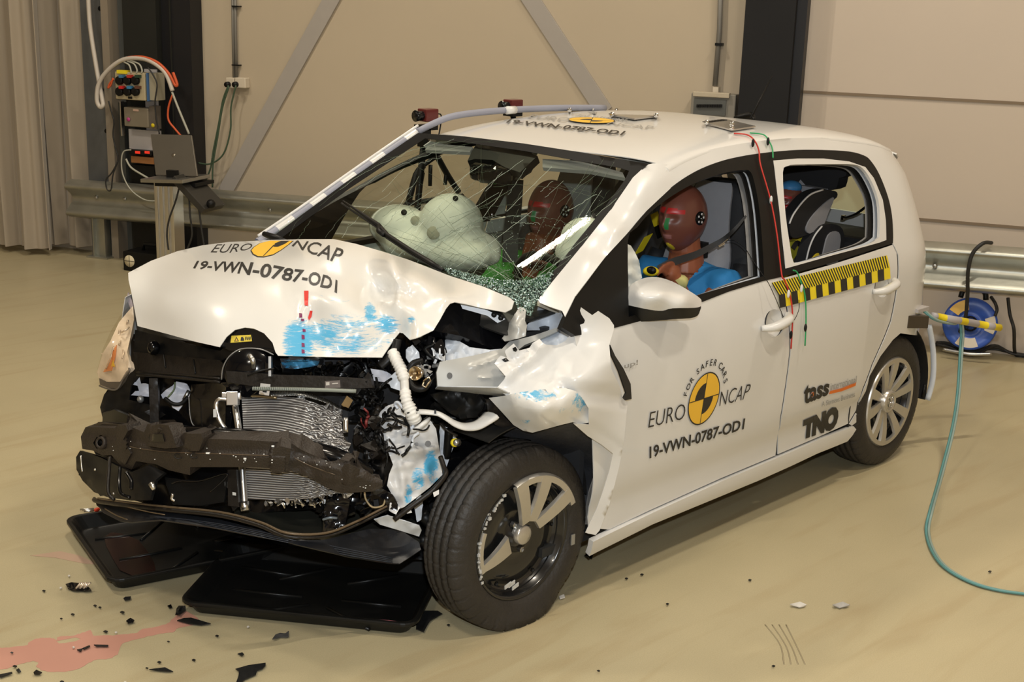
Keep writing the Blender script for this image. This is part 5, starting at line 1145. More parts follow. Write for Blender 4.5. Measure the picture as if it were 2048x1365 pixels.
tub('foam_highlight', [(q, w_, {'d': FF(q, w_)-.002}) for q, w_ in ((258, 893), (275, 897), (330, 904), (400, 907), (480, 910), (538, 912))], .0018, mat('brown edge highlight', (.085, .058, .035), .5), 5, 4, foam)  # highlight along the foam's front edge, put in as thin brown tubes
tub('foam_highlight', [(q, w_, {'d': FF(q, w_)-.002}) for q, w_ in ((588, 916), (620, 932), (670, 950))], .0018, mat('brown edge highlight', (0, 0, 0)), 5, 4, foam)
# metal bumper beam behind it
tub('bumper_beam', [D(200, 862, 4.34), D(300, 868, 4.16), D(420, 872, 4.0), D(520, 880, 3.93), D(600, 893, 3.92), D(680, 918, 3.90), D(745, 948, 3.92)], [.03, .03, .03, .028, .026, .03, .02], SHB, 8, 5)
patch('bumper_top_edge', [(228, 820), (300, 850), (420, 858), (520, 868), (610, 886), (690, 912), (740, 935), (735, 946), (680, 925), (600, 897), (500, 882), (400, 872), (260, 860), (205, 845), (205, 828)], rbf([D(205, 835, 4.46), D(400, 865, 4.08), D(600, 892, 3.93), D(740, 940, 3.93)]), BLK, car, step=9, crumple=(.01, 30), solid=.006)
# left lower grille corner
patch('fog_lamp_bezel', [(152, 915), (160, 902), (200, 915), (240, 935), (262, 945), (300, 930), (330, 945), (312, 960), (300, 1000), (262, 1002), (215, 995), (188, 985), (165, 962), (153, 940)], rbf([D(152, 915, 4.42), D(188, 985, 4.34), D(262, 945, 4.14), D(330, 950, 4.06), D(300, 1000, 4.04)]), BLK, car, step=10, crumple=(.012, 26), solid=.01)
tub('chrome_sliver', [D(162, 912, 4.37), D(163, 930, 4.36), D(165, 944, 4.35)], .003, ALU, 6, 3)
tub('bezel_rib', [D(220, 915, 4.16), D(218, 940, 4.13), D(216, 985, 4.1), D(228, 1000, 4.08)], .006, BRN, 8, 4)
tub('bezel_rib', [D(240, 935, 4.1), D(238, 965, 4.08), D(242, 988, 4.06), D(260, 996, 4.05)], .006, SHB, 8, 4)
tub('bezel_rib', [D(252, 945, 4.07), D(262, 962, 4.06), D(262, 980, 4.05)], .007, SHB, 8, 4)
tub('fog_lamp_plug', [D(304, 968, 4.03), D(308, 980, 4.02)], [.012, .006], ALU, 10, 2)
patch('lower_grille_panel', [(330, 955), (400, 965), (455, 945), (460, 940), (455, 955), (448, 1005), (400, 1012), (345, 1010), (338, 985), (332, 970)], rbf([D(330, 955, 4.1), D(455, 945, 3.99), D(448, 1005, 3.98), D(345, 1010, 4.06)]), BLK, car, step=9, solid=.006)
tub('grille_rib', [D(344, 968, 4.03), D(360, 962, 4.02), D(400, 962, 4.0), D(448, 948, 3.97), D(452, 955, 3.97), D(420, 985, 3.98)], .003, BLKG, 6, 5)
tub('fog_glass', [D(346, 988, 4.02), D(344, 998, 4.02), D(350, 1002, 4.02)], .005, ALU, 6, 4)
patch('centre_strut', [(455, 940), (472, 940), (478, 1015), (456, 1012)], rbf([D(455, 940, 3.98), D(478, 1015, 3.95), D(456, 1012, 3.96)]), BRN, car, step=8, solid=.02)
prt([(465, 985), (472, 986), (472, 992), (465, 991)], lambda a, b: 3.955, mat('pale grey plastic', (1, 1, 1)), car, 'clip', .004, 5)
for (a, b) in ((227, 988), (190, 940), (239, 917)): x = MB(); x.lathe([(0, .004), (.003, .003), (.003, 0)], P(a, b, d=FF(a, b) if inside(a, b, FO) else 4.1), -CF, 8); x.build('screw', ALU, car)
# right inner wing seen through the left openings
for poly, d_ in (([(262, 768), (272, 764), (279, 755), (281, 768), (297, 769), (298, 794), (262, 791), (271, 783), (278, 782), (275, 772)], 4.44), ([(322, 790), (332, 780), (345, 772), (352, 764), (374, 768), (382, 790), (376, 796), (360, 818), (357, 823), (345, 815), (338, 804), (325, 797)], 4.36)):
    patch('inner_wing_sheet', poly, lambda a, b: d_, mat('lilac white sheet', (.62, .63, .70), .4), car, step=6, crumple=(.015, 14), solid=.003)
tub('cable_strap', [D(350, 765, 4.33), D(348, 780, 4.33), D(336, 795, 4.33)], .003, mat('dull green', (.12, .16, .08), .5), 6, 4); tub('washer_pipe', [D(378, 782, 4.32), D(368, 800, 4.32)], .007, STEEL, 8, 2)
tub('round_duct_edge', [D(330, 797, 4.31), D(345, 808, 4.30), D(362, 808, 4.30), D(376, 795, 4.30)], .007, BLK, 8, 5)
x = MB(); x.ell(P(281, 799, d=4.38), (.012, .012, .013), 0, 10, 6); x.build('bumper_stop', mat('grey weight', (.35, .35, .34)), car)
patch('support_post', [(298, 757), (315, 757), (318, 850), (300, 852)], lambda a, b: 4.30, BRN, car, step=9, solid=.02)
patch('air_duct', [(383, 770), (440, 765), (452, 775), (450, 870), (400, 872), (382, 840), (378, 800)], rbf([D(383, 770, 4.25), D(440, 765, 4.12), D(450, 870, 4.08), D(380, 840, 4.24)]), SHB, car, step=10, crumple=(.01, 30), solid=.02)
tub('duct_edge', [D(378, 795, 4.22), D(380, 830, 4.2), D(386, 850, 4.19), D(400, 858, 4.17)], .002, mat('satin grey edge', (0, 0, 0)), 6, 4)
patch('inner_corner', [(208, 790), (225, 768), (262, 742), (275, 755), (262, 772), (258, 800), (300, 810), (330, 830), (300, 850), (240, 845), (206, 840), (200, 815)], rbf([D(208, 790, 4.52), D(262, 742, 4.45), D(330, 830, 4.3), D(206, 840, 4.48)]), BLK, car, step=9, crumple=(.015, 20), solid=.004)
x = MB(); x.box(P(430, 827, d=4.0), (.005, .002, .012), 0, (CR, CF, CU)); x.build('white_tag', mat('pale grey plastic', (1, 1, 1)), car)
# ---- right headlamp
HL = [(266, 612), (252, 628), (238, 645), (222, 680), (205, 708), (194, 745), (198, 758), (210, 764), (240, 764), (252, 744), (262, 735), (254, 705), (262, 670), (268, 640)]
hf = rbf([D(266, 612, 4.47), D(194, 745, 4.40), D(252, 744, 4.30), D(225, 690, 4.34), D(262, 670, 4.38)])
hl = patch('headlamp', HL, hf, mat('tan chrome reflector', (.70, .58, .44), .40, .0, var=.25, scale=25), car, step=6, crumple=(.006, 15), solid=.02)
patch('indicator', [(233, 690), (227, 700), (210, 738), (206, 745), (222, 742), (230, 712)], lambda a, b: hf(a, b)-.010, mat('orange indicator', (.75, .28, .10), .25, var=.1), hl, step=6, solid=.004)
for (a0, b0, a1, b1, r_) in ((225, 700, 212, 738, .0025), (240, 660, 226, 700, .004), (243, 665, 258, 655, .003), (246, 700, 244, 718, .003), (256, 640, 238, 690, .0035)): tub('reflector_rib', [D(a0, b0, hf(a0, b0)-.014), D((a0+a1)/2+2, (b0+b1)/2, hf(a0, b0)-.02), D(a1, b1, hf(a1, b1)-.014)], r_, mat('pale reflector', (.75, .62, .48), .2, .5), 6, 4, hl)
tri_ = [(222, 733), (226, 720), (230, 734)]; prt(tri_, lambda a, b: hf(a, b)-.02, ORG, hl, 'triangle_symbol', .001, 4)
lens = bpy.data.materials.new('clear headlamp plastic'); lens.use_nodes = True; mkglass(lens, (.95, .92, .87), rough=.08)
LO = [(262, 608), (240, 632), (222, 662), (204, 702), (193, 746), (198, 756), (199, 772), (220, 778), (234, 779), (250, 762), (259, 744), (256, 735), (262, 690), (268, 640)]
patch('clear_lens', LO, lambda a, b: hf(a, b)-.03, lens, hl, step=8, crumple=(.003, 20), solid=0)
tub('lamp_rim', [D(199, 772, 4.36), D(215, 778, 4.32), D(234, 779, 4.29), D(246, 760, 4.28), D(258, 744, 4.27), D(258, 737, 4.28)], .003, mat('smoky edge', (.10, .085, .07), .3), 6, 5, hl)
patch('lamp_bottom', [(198, 757), (215, 765), (240, 764), (254, 748), (246, 764), (234, 778), (215, 776), (200, 770)], lambda a, b: hf(a, b)-.004, mat('smoky edge', (0, 0, 0)), hl, step=6, solid=.01)
patch('wing_sliver', [(256, 585), (263, 600), (269, 622), (263, 624), (257, 608), (254, 594)], lambda a, b: 4.50, mat('pinkish plastic', (.42, .35, .36), .4), car, step=6, solid=.01)
# ---- lower lip, undertray
LP_ = [D(188, 996, 4.44), D(196, 1003, 4.36), D(250, 1010, 4.18), D(340, 1020, 4.05), D(440, 1030, 3.95), D(520, 1050, 3.86), D(575, 1072, 3.80), D(650, 1072, 3.84), D(710, 1050, 3.90), D(770, 1020, 3.96), D(800, 1005, 4.0)]
tub('lower_lip', LP_, [.004, .013, .015, .015, .016, .015, .013, .010, .010, .009, .008], BRN, 10, 5, flat_=.55)
tub('lip_highlight', [(q[0], q[1]-5, {'d': q[2]['d']-.01}) for q in LP_[1:]], .004, mat('dull bronze highlight and edge', (.12, .085, .05), .4, .3), 6, 5)  # brown highlight on top of the lip, built as a coloured strip
UT = [(188, 1000), (240, 1012), (330, 1024), (440, 1040), (520, 1060), (580, 1082), (650, 1080), (740, 1058), (800, 1060), (838, 1085), (842, 1100), (800, 1128), (780, 1127), (700, 1115), (560, 1082), (420, 1054), (320, 1040), (262, 1045), (238, 1042), (205, 1025)]
UTf = rbf([D(188, 1000, 4.42), D(440, 1040, 3.98), D(580, 1082, 3.83), D(838, 1090, 4.06), D(795, 1127, 4.02), D(560, 1082, 3.86), D(262, 1045, 4.12), D(700, 1100, 3.94)])
patch('undertray', UT, UTf, mat('dark blue black tray', (.010, .011, .014), .35, var=.3), car, step=12, crumple=(.006, 40), solid=.006)
patch('front_crossmember', [(470, 1000), (600, 1015), (700, 1020), (800, 1020), (840, 1050), (840, 1090), (740, 1060), (650, 1075), (560, 1060), (470, 1035)], rbf([D(470, 1000, 4.2), D(840, 1050, 4.25), D(650, 1075, 4.05)]), mat('dark olive steel', (.035, .035, .028), .4, .3), car, step=14, crumple=(.02, 40), solid=.01)
for i in range(4): tub('tray_groove', [D(300, 1032+i*1.5, 4.08), D(430, 1047+i*3, 3.96), D(560, 1072+i*3.5, 3.83), D(700, 1100+i*4, 3.92), D(785, 1117+i*3, 4.0)], .0015, mat('blue black edge', (.03, .036, .05), .3), 5, 4)
for pts in ([D(210, 1018, 4.2), D(230, 1030, 4.15), D(255, 1040, 4.1)], [D(256, 1015, 4.12), D(300, 1025, 4.06), D(330, 1030, 4.03)]): tub('scratched_edge', pts, .002, mat('dull bronze highlight and edge', (0, 0, 0)), 5, 3)
patch('black_bracket', [(655, 1000), (680, 990), (700, 1000), (690, 1055), (650, 1058), (648, 1030)], lambda a, b: 3.93, BLKG, car, step=8, crumple=(.01, 12), solid=.02)
tub('radiator_hose', [D(668, 985, 3.98), D(664, 1010, 3.96), D(660, 1035, 3.95), D(658, 1065, 3.98)], .022, BLKG, 12, 4)
tub('hose_clip', [D(646, 1040, 3.93), D(660, 1036, 3.92), D(674, 1037, 3.93)], .004, mat('blue grey clip', (.2, .24, .28), .4, .5), 6, 4)
tub('thin_wire', [D(729, 985, 3.93), D(732, 1000, 3.93), D(745, 1015, 3.93), D(765, 1012, 3.94), D(770, 1000, 3.95)], .003, mat('tan wire', (.35, .27, .15), .5), 6, 5)
patch('torn_arch_liner', [(722, 985), (760, 975), (785, 990), (796, 1010), (795, 1022), (775, 1018), (770, 1000), (750, 990), (730, 995)], lambda a, b: 3.95, BLKG, car, step=7, crumple=(.01, 16), solid=.004)
# ---- crumpled white longitudinal member with blue scuffs
SM3 = mat('primer with blue scuffs', (.6, .6, .62), .35, coat=.3); smearnodes(SM3, (.60, .60, .60), (.08, .42, .70), (6, 6, 12), rot=(0, .6, 0))
wp = [(752, 831), (775, 812), (792, 806), (812, 822), (835, 850), (858, 838), (872, 858), (878, 895), (884, 925), (884, 951), (860, 975), (808, 1015), (795, 1019), (784, 990), (774, 972), (778, 950), (786, 930), (775, 900), (760, 870)]
W0 = rbf([D(752, 831, 4.02), D(792, 806, 4.03), D(872, 858, 4.04), D(884, 940, 4.06), D(808, 1015, 3.98), D(774, 972, 3.96), D(820, 900, 3.97), D(840, 960, 3.99)])
wpo, WV = patch('crumpled_wing_member', wp, lambda a, b: W0(a, b)+fold(a, b, 812, 905, 870, 895, 16, -.03)+fold(a, b, 800, 930, 810, 1010, 12, -.012)+fold(a, b, 826, 852, 806, 880, 14, .02)+.018*noise.noise(Vector((a/20, b/20, 8))), SM3, car, step=5, solid=.003, ret=True)
addscuff(wpo, WV, [(862, 930, 20, 36, 1.1), (835, 960, 20, 30, .95), (818, 985, 10, 26, 1.), (812, 1000, 8, 20, .8), (868, 960, 16, 16, .8)])
for (a, b, r_) in ((856, 888, 6), (833, 889, 4)): V, F = tri([(a+r_*math.cos(k*.5236), b+r_*math.sin(k*.5236)) for k in range(12)], 4); flatprint(V, F, lambda a, b: W0(a, b)-.03, mat('grey recess', (.22, .23, .25), .5), wpo, 'round_recess', .003, 12)
tub('bent_lip', [D(796, 818, 3.97), D(790, 809, 3.97), D(797, 806, 3.96), D(812, 826, 3.95), D(826, 850, 3.94), D(820, 858, 3.94)], .005, PAINTIN, 8, 5, wpo)
tub('bent_lip', [D(806, 868, 3.96), D(830, 860, 3.94), D(850, 846, 3.94), D(858, 838, 3.96)], [.008, .014, .014, .008], PAINT, 8, 5, wpo, .6)
tub('bent_lip', [D(812, 902, 3.95), D(824, 892, 3.93), D(826, 876, 3.93), D(838, 866, 3.93)], .005, PAINTIN, 8, 5, wpo)
hs_ = [D(786, 706, 3.99), D(793, 722, 3.96), D(801, 738, 3.95), D(808, 758, 3.94), D(810, 778, 3.94), D(812, 798, 3.93), D(818, 815, 3.93), D(826, 832, 3.93), D(830, 842, 3.94)]
HW = mat('white crumpled hose', (.70, .69, .66), .4)
pts = spline([P3(q) for q in hs_], 9); n_ = len(pts); rad = [(.017 if i < n_*.7 else .020)+(.0022*math.sin(i*1.9) if (i < n_*.35 or i > n_*.55) else 0)-(.004 if n_*.38 < i < n_*.52 else 0) for i in range(n_)]
rad[0] = .005; MB().tube(pts, rad, 16).build('corrugated_duct', HW, car)
MB().tube([D(796, 722, 3.99), D(815, 750, 3.98)], .02, 6, flat=.3).build('white_bracket', PAINTIN, car)
patch('white_shard', [(741, 738), (770, 742), (800, 760), (806, 785), (790, 775), (770, 765), (748, 762)], lambda a, b: 4.03, mat('lilac white sheet', (0, 0, 0)), car, step=7, crumple=(.02, 18), solid=.003)
patch('white_shard', [(775, 760), (800, 735), (803, 783), (782, 776)], lambda a, b: 4.0, PAINTIN, car, step=7, crumple=(.012, 18), solid=.003)
cb = [D(818, 822, 3.95), D(835, 824, 3.94), D(855, 825, 3.93), D(876, 828, 3.93), D(893, 837, 3.93), D(910, 848, 3.94), D(930, 854, 3.95), D(952, 852, 3.96), D(970, 842, 3.97), D(983, 832, 3.99)]
MB().tube([P3(q) for q in cb], [.012, .016, .016, .015, .016, .018, .020, .023, .026, .030], 10, res=5, flat=.45).build('curved_strut', PAINT, car)
tub('strut_groove', [(q[0], q[1]+2, {'d': q[2]['d']-.012}) for q in cb[3:]], .002, mat('grey weight', (0, 0, 0)), 5, 5)
x = MB(); x.box(P(870.5, 824, d=3.91), (.003, .003, .006), 0, (CR, CF, CU)).box(P(826, 822, d=3.92), (.014, .003, .003), 0, ((CR-CU*.5).normalized(), CF, CU)); x.build('strut_slot', BLK, car)
patch('plastic_duct', [(860, 790), (900, 783), (960, 788), (972, 800), (965, 820), (950, 835), (920, 838), (905, 830), (890, 815), (870, 800)], rbf([D(860, 790, 4.07), D(972, 800, 4.1), D(920, 838, 4.06)]), BLK, car, step=8, crumple=(.03, 22), solid=.006)
patch('black_post', [(972, 800), (985, 797), (1000, 825), (1026, 852), (1010, 858), (990, 850), (976, 826)], rbf([D(972, 800, 4.07), D(1026, 852, 4.12), D(990, 850, 4.08)]), BRN, car, step=7, crumple=(.012, 12), solid=.008)
# ---- lamp bulb holder
bc = P(833, 747, d=3.96); bd = (-CF-CR*.35).normalized()
GOLD = mat('tarnished chrome', (.60, .50, .36), .18, 1.)
MB().lathe([(0, .004), (.004, .008), (.010, .020), (.012, .021), (.006, .022), (-.02, .018)], bc, bd, 28).build('bulb_reflector', GOLD, car)
MB().lathe([(0, .003), (.014, .005), (.016, 0)], bc, bd, 12).build('bulb', GOLD, car)
tub('rubber_ring', [D(845, 722, 3.98), D(826, 728, 3.97), D(817, 745, 3.97), D(820, 765, 3.96), D(833, 778, 3.95), D(850, 776, 3.95), D(858, 762, 3.97)], .010, BLK, 10, 5)
x = MB(); x.tube([D(848, 762, 3.93), D(858, 754, 3.93), D(861, 762, 3.93), D(851, 775, 3.92), D(845, 772, 3.92), D(848, 762, 3.93)], .003, 6); x.build('wire_clip', GOLD, car)
junk('shiny_pieces', 848, 735, 14, 18, 9, mat('clear plastic bits', (.5, .5, .5)), 3.97, 4.0, (4, 10))
junk('chrome_scraps', 875, 712, 16, 14, 8, PAINTIN, 4.0, 4.06, (5, 14))
# engine bay above the rail
patch('inner_wing_top', [(890, 680), (905, 675), (940, 695), (980, 700), (1002, 698), (945, 712), (892, 724)], rbf([D(890, 680, 4.16), D(1002, 698, 4.12), D(892, 724, 4.11)]), PAINTIN, car, step=6, crumple=(.02, 12), solid=.003)
patch('torn_plate', [(873, 704), (882, 690), (890, 700), (891, 722), (884, 724)], lambda a, b: 4.06, PAINT, car, step=5, crumple=(.01, 9), solid=.003)
tub('torn_edge', [D(868, 690, 4.06), D(850, 700, 4.05), D(873, 722, 4.04)], .006, BLK, 6, 4)
tub('black_arm', [D(795, 680, 4.0), D(790, 700, 3.99), D(775, 720, 3.98), D(760, 733, 3.98)], .014, BLK, 8, 5, car, .6)
patch('white_foot', [(812, 700), (825, 690), (838, 705), (840, 722), (820, 728), (812, 716)], lambda a, b: 4.04, PAINTIN, car, step=6, crumple=(.012, 12), solid=.003)
# strut and brake parts behind the wheel
tub('damper', [D(898, 860, 4.10), D(896, 890, 4.12), D(893, 915, 4.14)], .014, BLK, 10, 3)
tub('bolt_end', [D(905, 886, 4.08), D(916, 886, 4.05)], [.009, .012], STEEL, 10, 2); tub('yellow_ring', [D(908, 886, 4.07), D(911, 886, 4.06)], .0135, YEL, 12, 1)
patch('strut_sheet', [(880, 850), (900, 858), (915, 880), (905, 900), (893, 935), (886, 960), (882, 920)], rbf([D(880, 850, 4.12), D(915, 880, 4.16), D(886, 960, 4.12)]), PAINTIN, car, step=7, crumple=(.012, 14), solid=.003)
tub('brake_line', [D(880, 847, 4.06), D(895, 862, 4.05), D(915, 872, 4.06)], .004, BRN, 6, 4)
tub('door_edge_bar', [D(881, 914, 3.99), D(888, 935, 3.97), D(891, 950, 3.95), D(866, 981, 3.93), D(825, 1012, 3.92), D(788, 1040, 3.92)], .008, BRN, 8, 4, car)
for poly in ([(866, 986), (878, 980), (878, 989), (868, 995)], [(812, 1018), (820, 1016), (824, 1026), (814, 1028)]): patch('white_scrap', poly, lambda a, b: 3.92, PAINT, car, step=5, solid=.004)
patch('white_low_panel', [(748, 1040), (775, 1032), (800, 1040), (838, 1052), (843, 1062), (838, 1074), (800, 1062), (760, 1050)], rbf([D(748, 1040, 3.94), D(843, 1062, 4.02), D(800, 1040, 3.96)]), PAINTIN, car, step=6, crumple=(.015, 14), solid=.003)
patch('white_low_panel', [(780, 1005), (800, 1015), (792, 1030), (778, 1022)], lambda a, b: 3.95, PAINT, car, step=6, crumple=(.01, 12), solid=.003)
patch('white_edge', [(838, 985), (846, 1000), (842, 1040), (834, 1045), (828, 1010)], lambda a, b: 4.08, PAINTIN, car, step=6, crumple=(.01, 12), solid=.003)
patch('wheel_arch_back', [(788, 1040), (825, 1000), (850, 950), (880, 905), (960, 860), (1010, 850), (1010, 900), (950, 940), (890, 1050), (880, 1120), (820, 1120), (800, 1080)], rbf([Y(788, 1040, -.30), Y(880, 905, -.34), Y(1010, 860, -.40), Y(820, 1120, -.35), Y(900, 1000, -.40)]), SHB, car, step=16, crumple=(.02, 30), solid=.006)
for p_, q_ in (((846, 1030), (870, 1060)), ((842, 1075), (866, 1100))): tub('suspension_arm', [D(*p_, 4.15), D(*q_, 4.2)], .02, BLK, 8, 2)
# engine block mass so that the bay is not hollow
x = MB(); x.box((.0, .12, .52), (.22, .42, .20)); x.build('engine_block', DARK, car, bevel=.02)
x = MB(); x.box((.36, 0, .58), (.015, .62, .34)); x.build('bulkhead', DARK, car)
x = MB(); x.box((1.5, 0, .20), (1.25, .74, .015)); x.build('floor_pan', mat('underbody black', (.02, .02, .02), .7), car)
patch('right_front_wing', [(505, 482), (456, 484), (354, 503), (302, 522), (256, 546), (258, 575)], lambda a, b: P(a, b, d=4.66), PAINT, car, step=14) if False else None
vs = []; 
for i in range(9):
    for j in range(7):
        xx = -.46+i*.11; zz = .50+j*.07; 
        vs.append(Vector((xx, .80-.16*max(0, -xx/.46)**2-.06*(j/6)**3-(.0), zz+(.06*(i/8)*(j/6)))))
MB().add(vs, [(7*i+j, 7*i+j+1, 7*i+j+8, 7*i+j+7) for i in range(8) for j in range(6)], 0, True).build('right_wing', PAINT, car, solid=.003)
# ================================================================== cabin
FAB = mat('black seat fabric', (.016, .016, .018), .7, var=.2, scale=40); FGR = mat('light grey seat fabric', (.30, .30, .32), .75, var=.05, scale=40, bump=.05, bscale=200)
def remesh(mb, voxel=.01, smooth_it=6):
    me = bpy.data.meshes.new('tmp'); me.from_pydata([tuple(v) for v in mb.v], [], mb.f); bm = bmesh.new(); bm.from_mesh(me); bmesh.ops.remove_doubles(bm, verts=bm.verts, dist=1e-5); bmesh.ops.recalc_face_normals(bm, faces=bm.faces); bm.to_mesh(me); bm.free()
    o = bpy.data.objects.new('tmp', me); C.objects.link(o)
    r = o.modifiers.new('r', 'REMESH'); r.mode = 'VOXEL'; r.voxel_size = voxel; s_ = o.modifiers.new('s', 'SMOOTH'); s_.iterations = smooth_it; s_.factor = .5
    dg = bpy.context.evaluated_depsgraph_get(); dg.update(); e = o.evaluated_get(dg); m2 = bpy.data.meshes.new_from_object(e)
    V = [v.co.copy() for v in m2.vertices]; F = [list(p.vertices) for p in m2.polygons]
    bpy.data.objects.remove(o); bpy.data.meshes.remove(me); bpy.data.meshes.remove(m2)
    return MB().add(V, F, 0, True)
def seat(y0):
    s_ = -1 if y0 < 0 else 1
    prof = [(1.44, .42, .245), (1.46, .60, .25), (1.50, .80, .25), (1.55, .98, .235), (1.585, 1.08, .175), (1.61, 1.17, .145), (1.63, 1.24, .13), (1.645, 1.265, .10)]
    vs = []; n = 16
    pr = spline([Vector(p) for p in prof], 3)
    def sec(dx, wk, m_, name, par):
        vs = []
        for p in pr:
            for k in range(n):
                an = 2*PI*k/n; c_ = math.cos(an); s2 = math.sin(an)
                vs.append(Vector((p.x+dx+.065*abs(s2)**.7*(1 if s2 > 0 else -1), y0+p.z*wk*abs(c_)**.6*(1 if c_ > 0 else -1), p.y)))
        fs = [(i*n+k, i*n+(k+1) % n, (i+1)*n+(k+1) % n, (i+1)*n+k) for i in range(len(pr)-1) for k in range(n)]+[tuple(range(n))[::-1], tuple((len(pr)-1)*n+k for k in range(n))]
        return MB().add(vs, fs, 0, True).build(name, m_, par)
    bk_ = sec(.05, 1., FAB, 'seat_backrest', car)
    # light grey insert lying proud on the front
    vs = []; m_ = 10
    for p in pr[1:-1]:
        for k in range(m_+1):
            t = -1+2*k/m_; vs.append(Vector((p.x+.05-.068-.010*(1-t*t), y0+t*p.z*.66, p.y)))
    MB().add(vs, [(i*(m_+1)+k, i*(m_+1)+k+1, (i+1)*(m_+1)+k+1, (i+1)*(m_+1)+k) for i in range(len(pr)-3) for k in range(m_)], 0, True).build('grey_insert', FGR, bk_, solid=.012)
    for e in (-1, 1): MB().tube([(1.47, y0+e*.215, .5), (1.49, y0+e*.22, .8), (1.54, y0+e*.205, .97)], [.05, .05, .035], 10, res=4).build('side_bolster', FAB, bk_)
    x = MB(); x.box((1.18, y0, .38), (.27, .24, .07)); x.build('seat_cushion', FAB, car, bevel=.04)
seat(-.36); seat(.36)
x = MB(); x.box((2.10, 0, .42), (.24, .60, .10)); x.build('rear_seat_cushion', FAB, car, bevel=.04)
x = MB(); x.add([(2.28, -.60, .45), (2.28, .60, .45), (2.45, .60, .98), (2.45, -.60, .98), (2.40, -.60, .42), (2.40, .60, .42), (2.55, .60, .96), (2.55, -.60, .96)], [(0, 1, 2, 3), (4, 7, 6, 5), (0, 4, 5, 1), (2, 6, 7, 3), (0, 3, 7, 4), (1, 5, 6, 2)]); x.build('rear_seat_backrest', FAB, car, bevel=.03)
x = MB(); x.box((2.72, 0, .93), (.20, .58, .012)); x.build('parcel_shelf', FAB, car)
# headlining, pillars
vs = []; n = 10
for i in range(9):
    xx = 1.0+i*.2
    for j in range(n+1):
        yy = -.54+1.08*j/n; vs.append(Vector((xx, yy, roofz(xx, yy)-.035)))
MB().add(vs, [(i*(n+1)+j, i*(n+1)+j+1, (i+1)*(n+1)+j+1, (i+1)*(n+1)+j) for i in range(8) for j in range(n)], 0, True).build('headlining', mat('grey headlining', (.26, .26, .24), .8), car, solid=.004)
# dashboard
pr = [(.20, .92), (.26, .965), (.40, .975), (.52, .955), (.60, .90), (.62, .80), (.58, .60), (.30, .55)]
vs = []; n = 20
for j in range(n+1):
    yy = -.64+1.28*j/n
    for a, b in pr: vs.append(Vector((a+.02*math.cos(yy*6), yy, b+(.02*math.exp(-((yy+.36)/.18)**2) if b > .9 else 0))))
k = len(pr); MB().add(vs, [(j*k+i, j*k+i+1, (j+1)*k+i+1, (j+1)*k+i) for j in range(n) for i in range(k-1)], 0, True).build('dashboard', mat('dark grey dashboard', (.022, .022, .021), .5, var=.2), car, solid=.01)
sw = P(1150, 520, y=-.36)
c = Vector((.70, -.36, .93)); nx_ = Vector((.86, 0, .5)).normalized(); a_ = Vector((0, 1, 0)); b_ = nx_.cross(a_)
x = MB(); x.tube([c+(a_*math.cos(t/24*2*PI)+b_*math.sin(t/24*2*PI))*.18 for t in range(25)], .015, 10)
for an in (0, PI, -PI/2): x.tube([c, c+(a_*math.cos(an)+b_*math.sin(an))*.18], .014, 8)
x.build('steering_wheel', BLK, car)
AIRB = mat('white airbag cloth', (.74, .76, .71), .65, var=.05, scale=6, bump=.25, bscale=14)
def blob(name, parts, m, par, vox=.012, it=8):
    mb = MB()
    for c, r in parts: mb.ell(c, r)
    return remesh(mb, vox, it).build(name, m, par)
c0 = P(798, 452, y=.50); c1 = P(902, 450, y=.30); c2 = P(955, 500, y=.20)
pab = blob('passenger_airbag', [(c0, (.12, .13, .085)), (c0+Vector((0, -.09, -.06)), (.12, .15, .07)), (c1, (.13, .13, .125)), (c1+Vector((.0, -.02, -.10)), (.14, .19, .08)), (c2, (.09, .10, .07)), (P(975, 512, y=.16), (.05, .06, .04))], AIRB, car)
c3 = P(1176, 482, y=-.42); dab = blob('driver_airbag', [(c3, (.07, .12, .085)), (c3+Vector((-.02, -.02, -.05)), (.07, .15, .07))], AIRB, car)
for (a, b, r_, mm, pa, rr) in ((808, 425, .012, BLK, pab, c0), (911, 397, .011, BLK, pab, c1), (867, 466, .026, mat('tan vent', (.36, .35, .28), .7), pab, c1), (831, 442, .02, mat('tan vent', (0, 0, 0)), pab, c0)):
    r = ray(a, b); best = None
    for v in pab.data.vertices:
        q = v.co-CAM; t = q.dot(r)/r.dot(r); dd = (q-r*t).length
        if dd < .012 and (best is None or t < best): best = t
    if best: MB().lathe([(0, r_), (.004, r_*.9), (.004, 0)], CAM+r*best, -CF, 16).build('vent_hole' if mm is BLK else 'vent_patch', mm, pa)
for pts in ([(845, 405), (850, 440), (846, 480)], [(925, 388), (940, 420), (952, 470)], [(870, 400), (875, 430), (872, 446)]):
    pass
# mirror, sensor cover and visors behind the glass
x = MB(); x.box(P(982, 348, d=WS(982, 348)+.10), (.055, .03, .034), 0, (Vector((.05, 1, -.05)).normalized()*1, Vector((1, 0, .2)).normalized(), Z)); x.box(P(982, 348, d=WS(982, 348)+.10), (.02, .105, .034)); x.build('interior_mirror', BLKG, car, bevel=.02)
patch('sensor_cover', [(955, 285), (1040, 298), (1075, 312), (1040, 345), (1010, 335), (985, 320), (950, 318), (935, 322), (945, 300)], lambda a, b: WS(a, b)+.03, BLK, car, step=10, solid=.03)
patch('sun_visor', [(1085, 318), (1160, 322), (1245, 345), (1250, 356), (1180, 342), (1085, 335)], lambda a, b: WS(a, b)+.06, FGR, car, step=9, solid=.015)
patch('sun_visor', [(860, 286), (945, 294), (940, 304), (850, 300)], lambda a, b: WS(a, b)+.06, FGR, car, step=9, solid=.015)
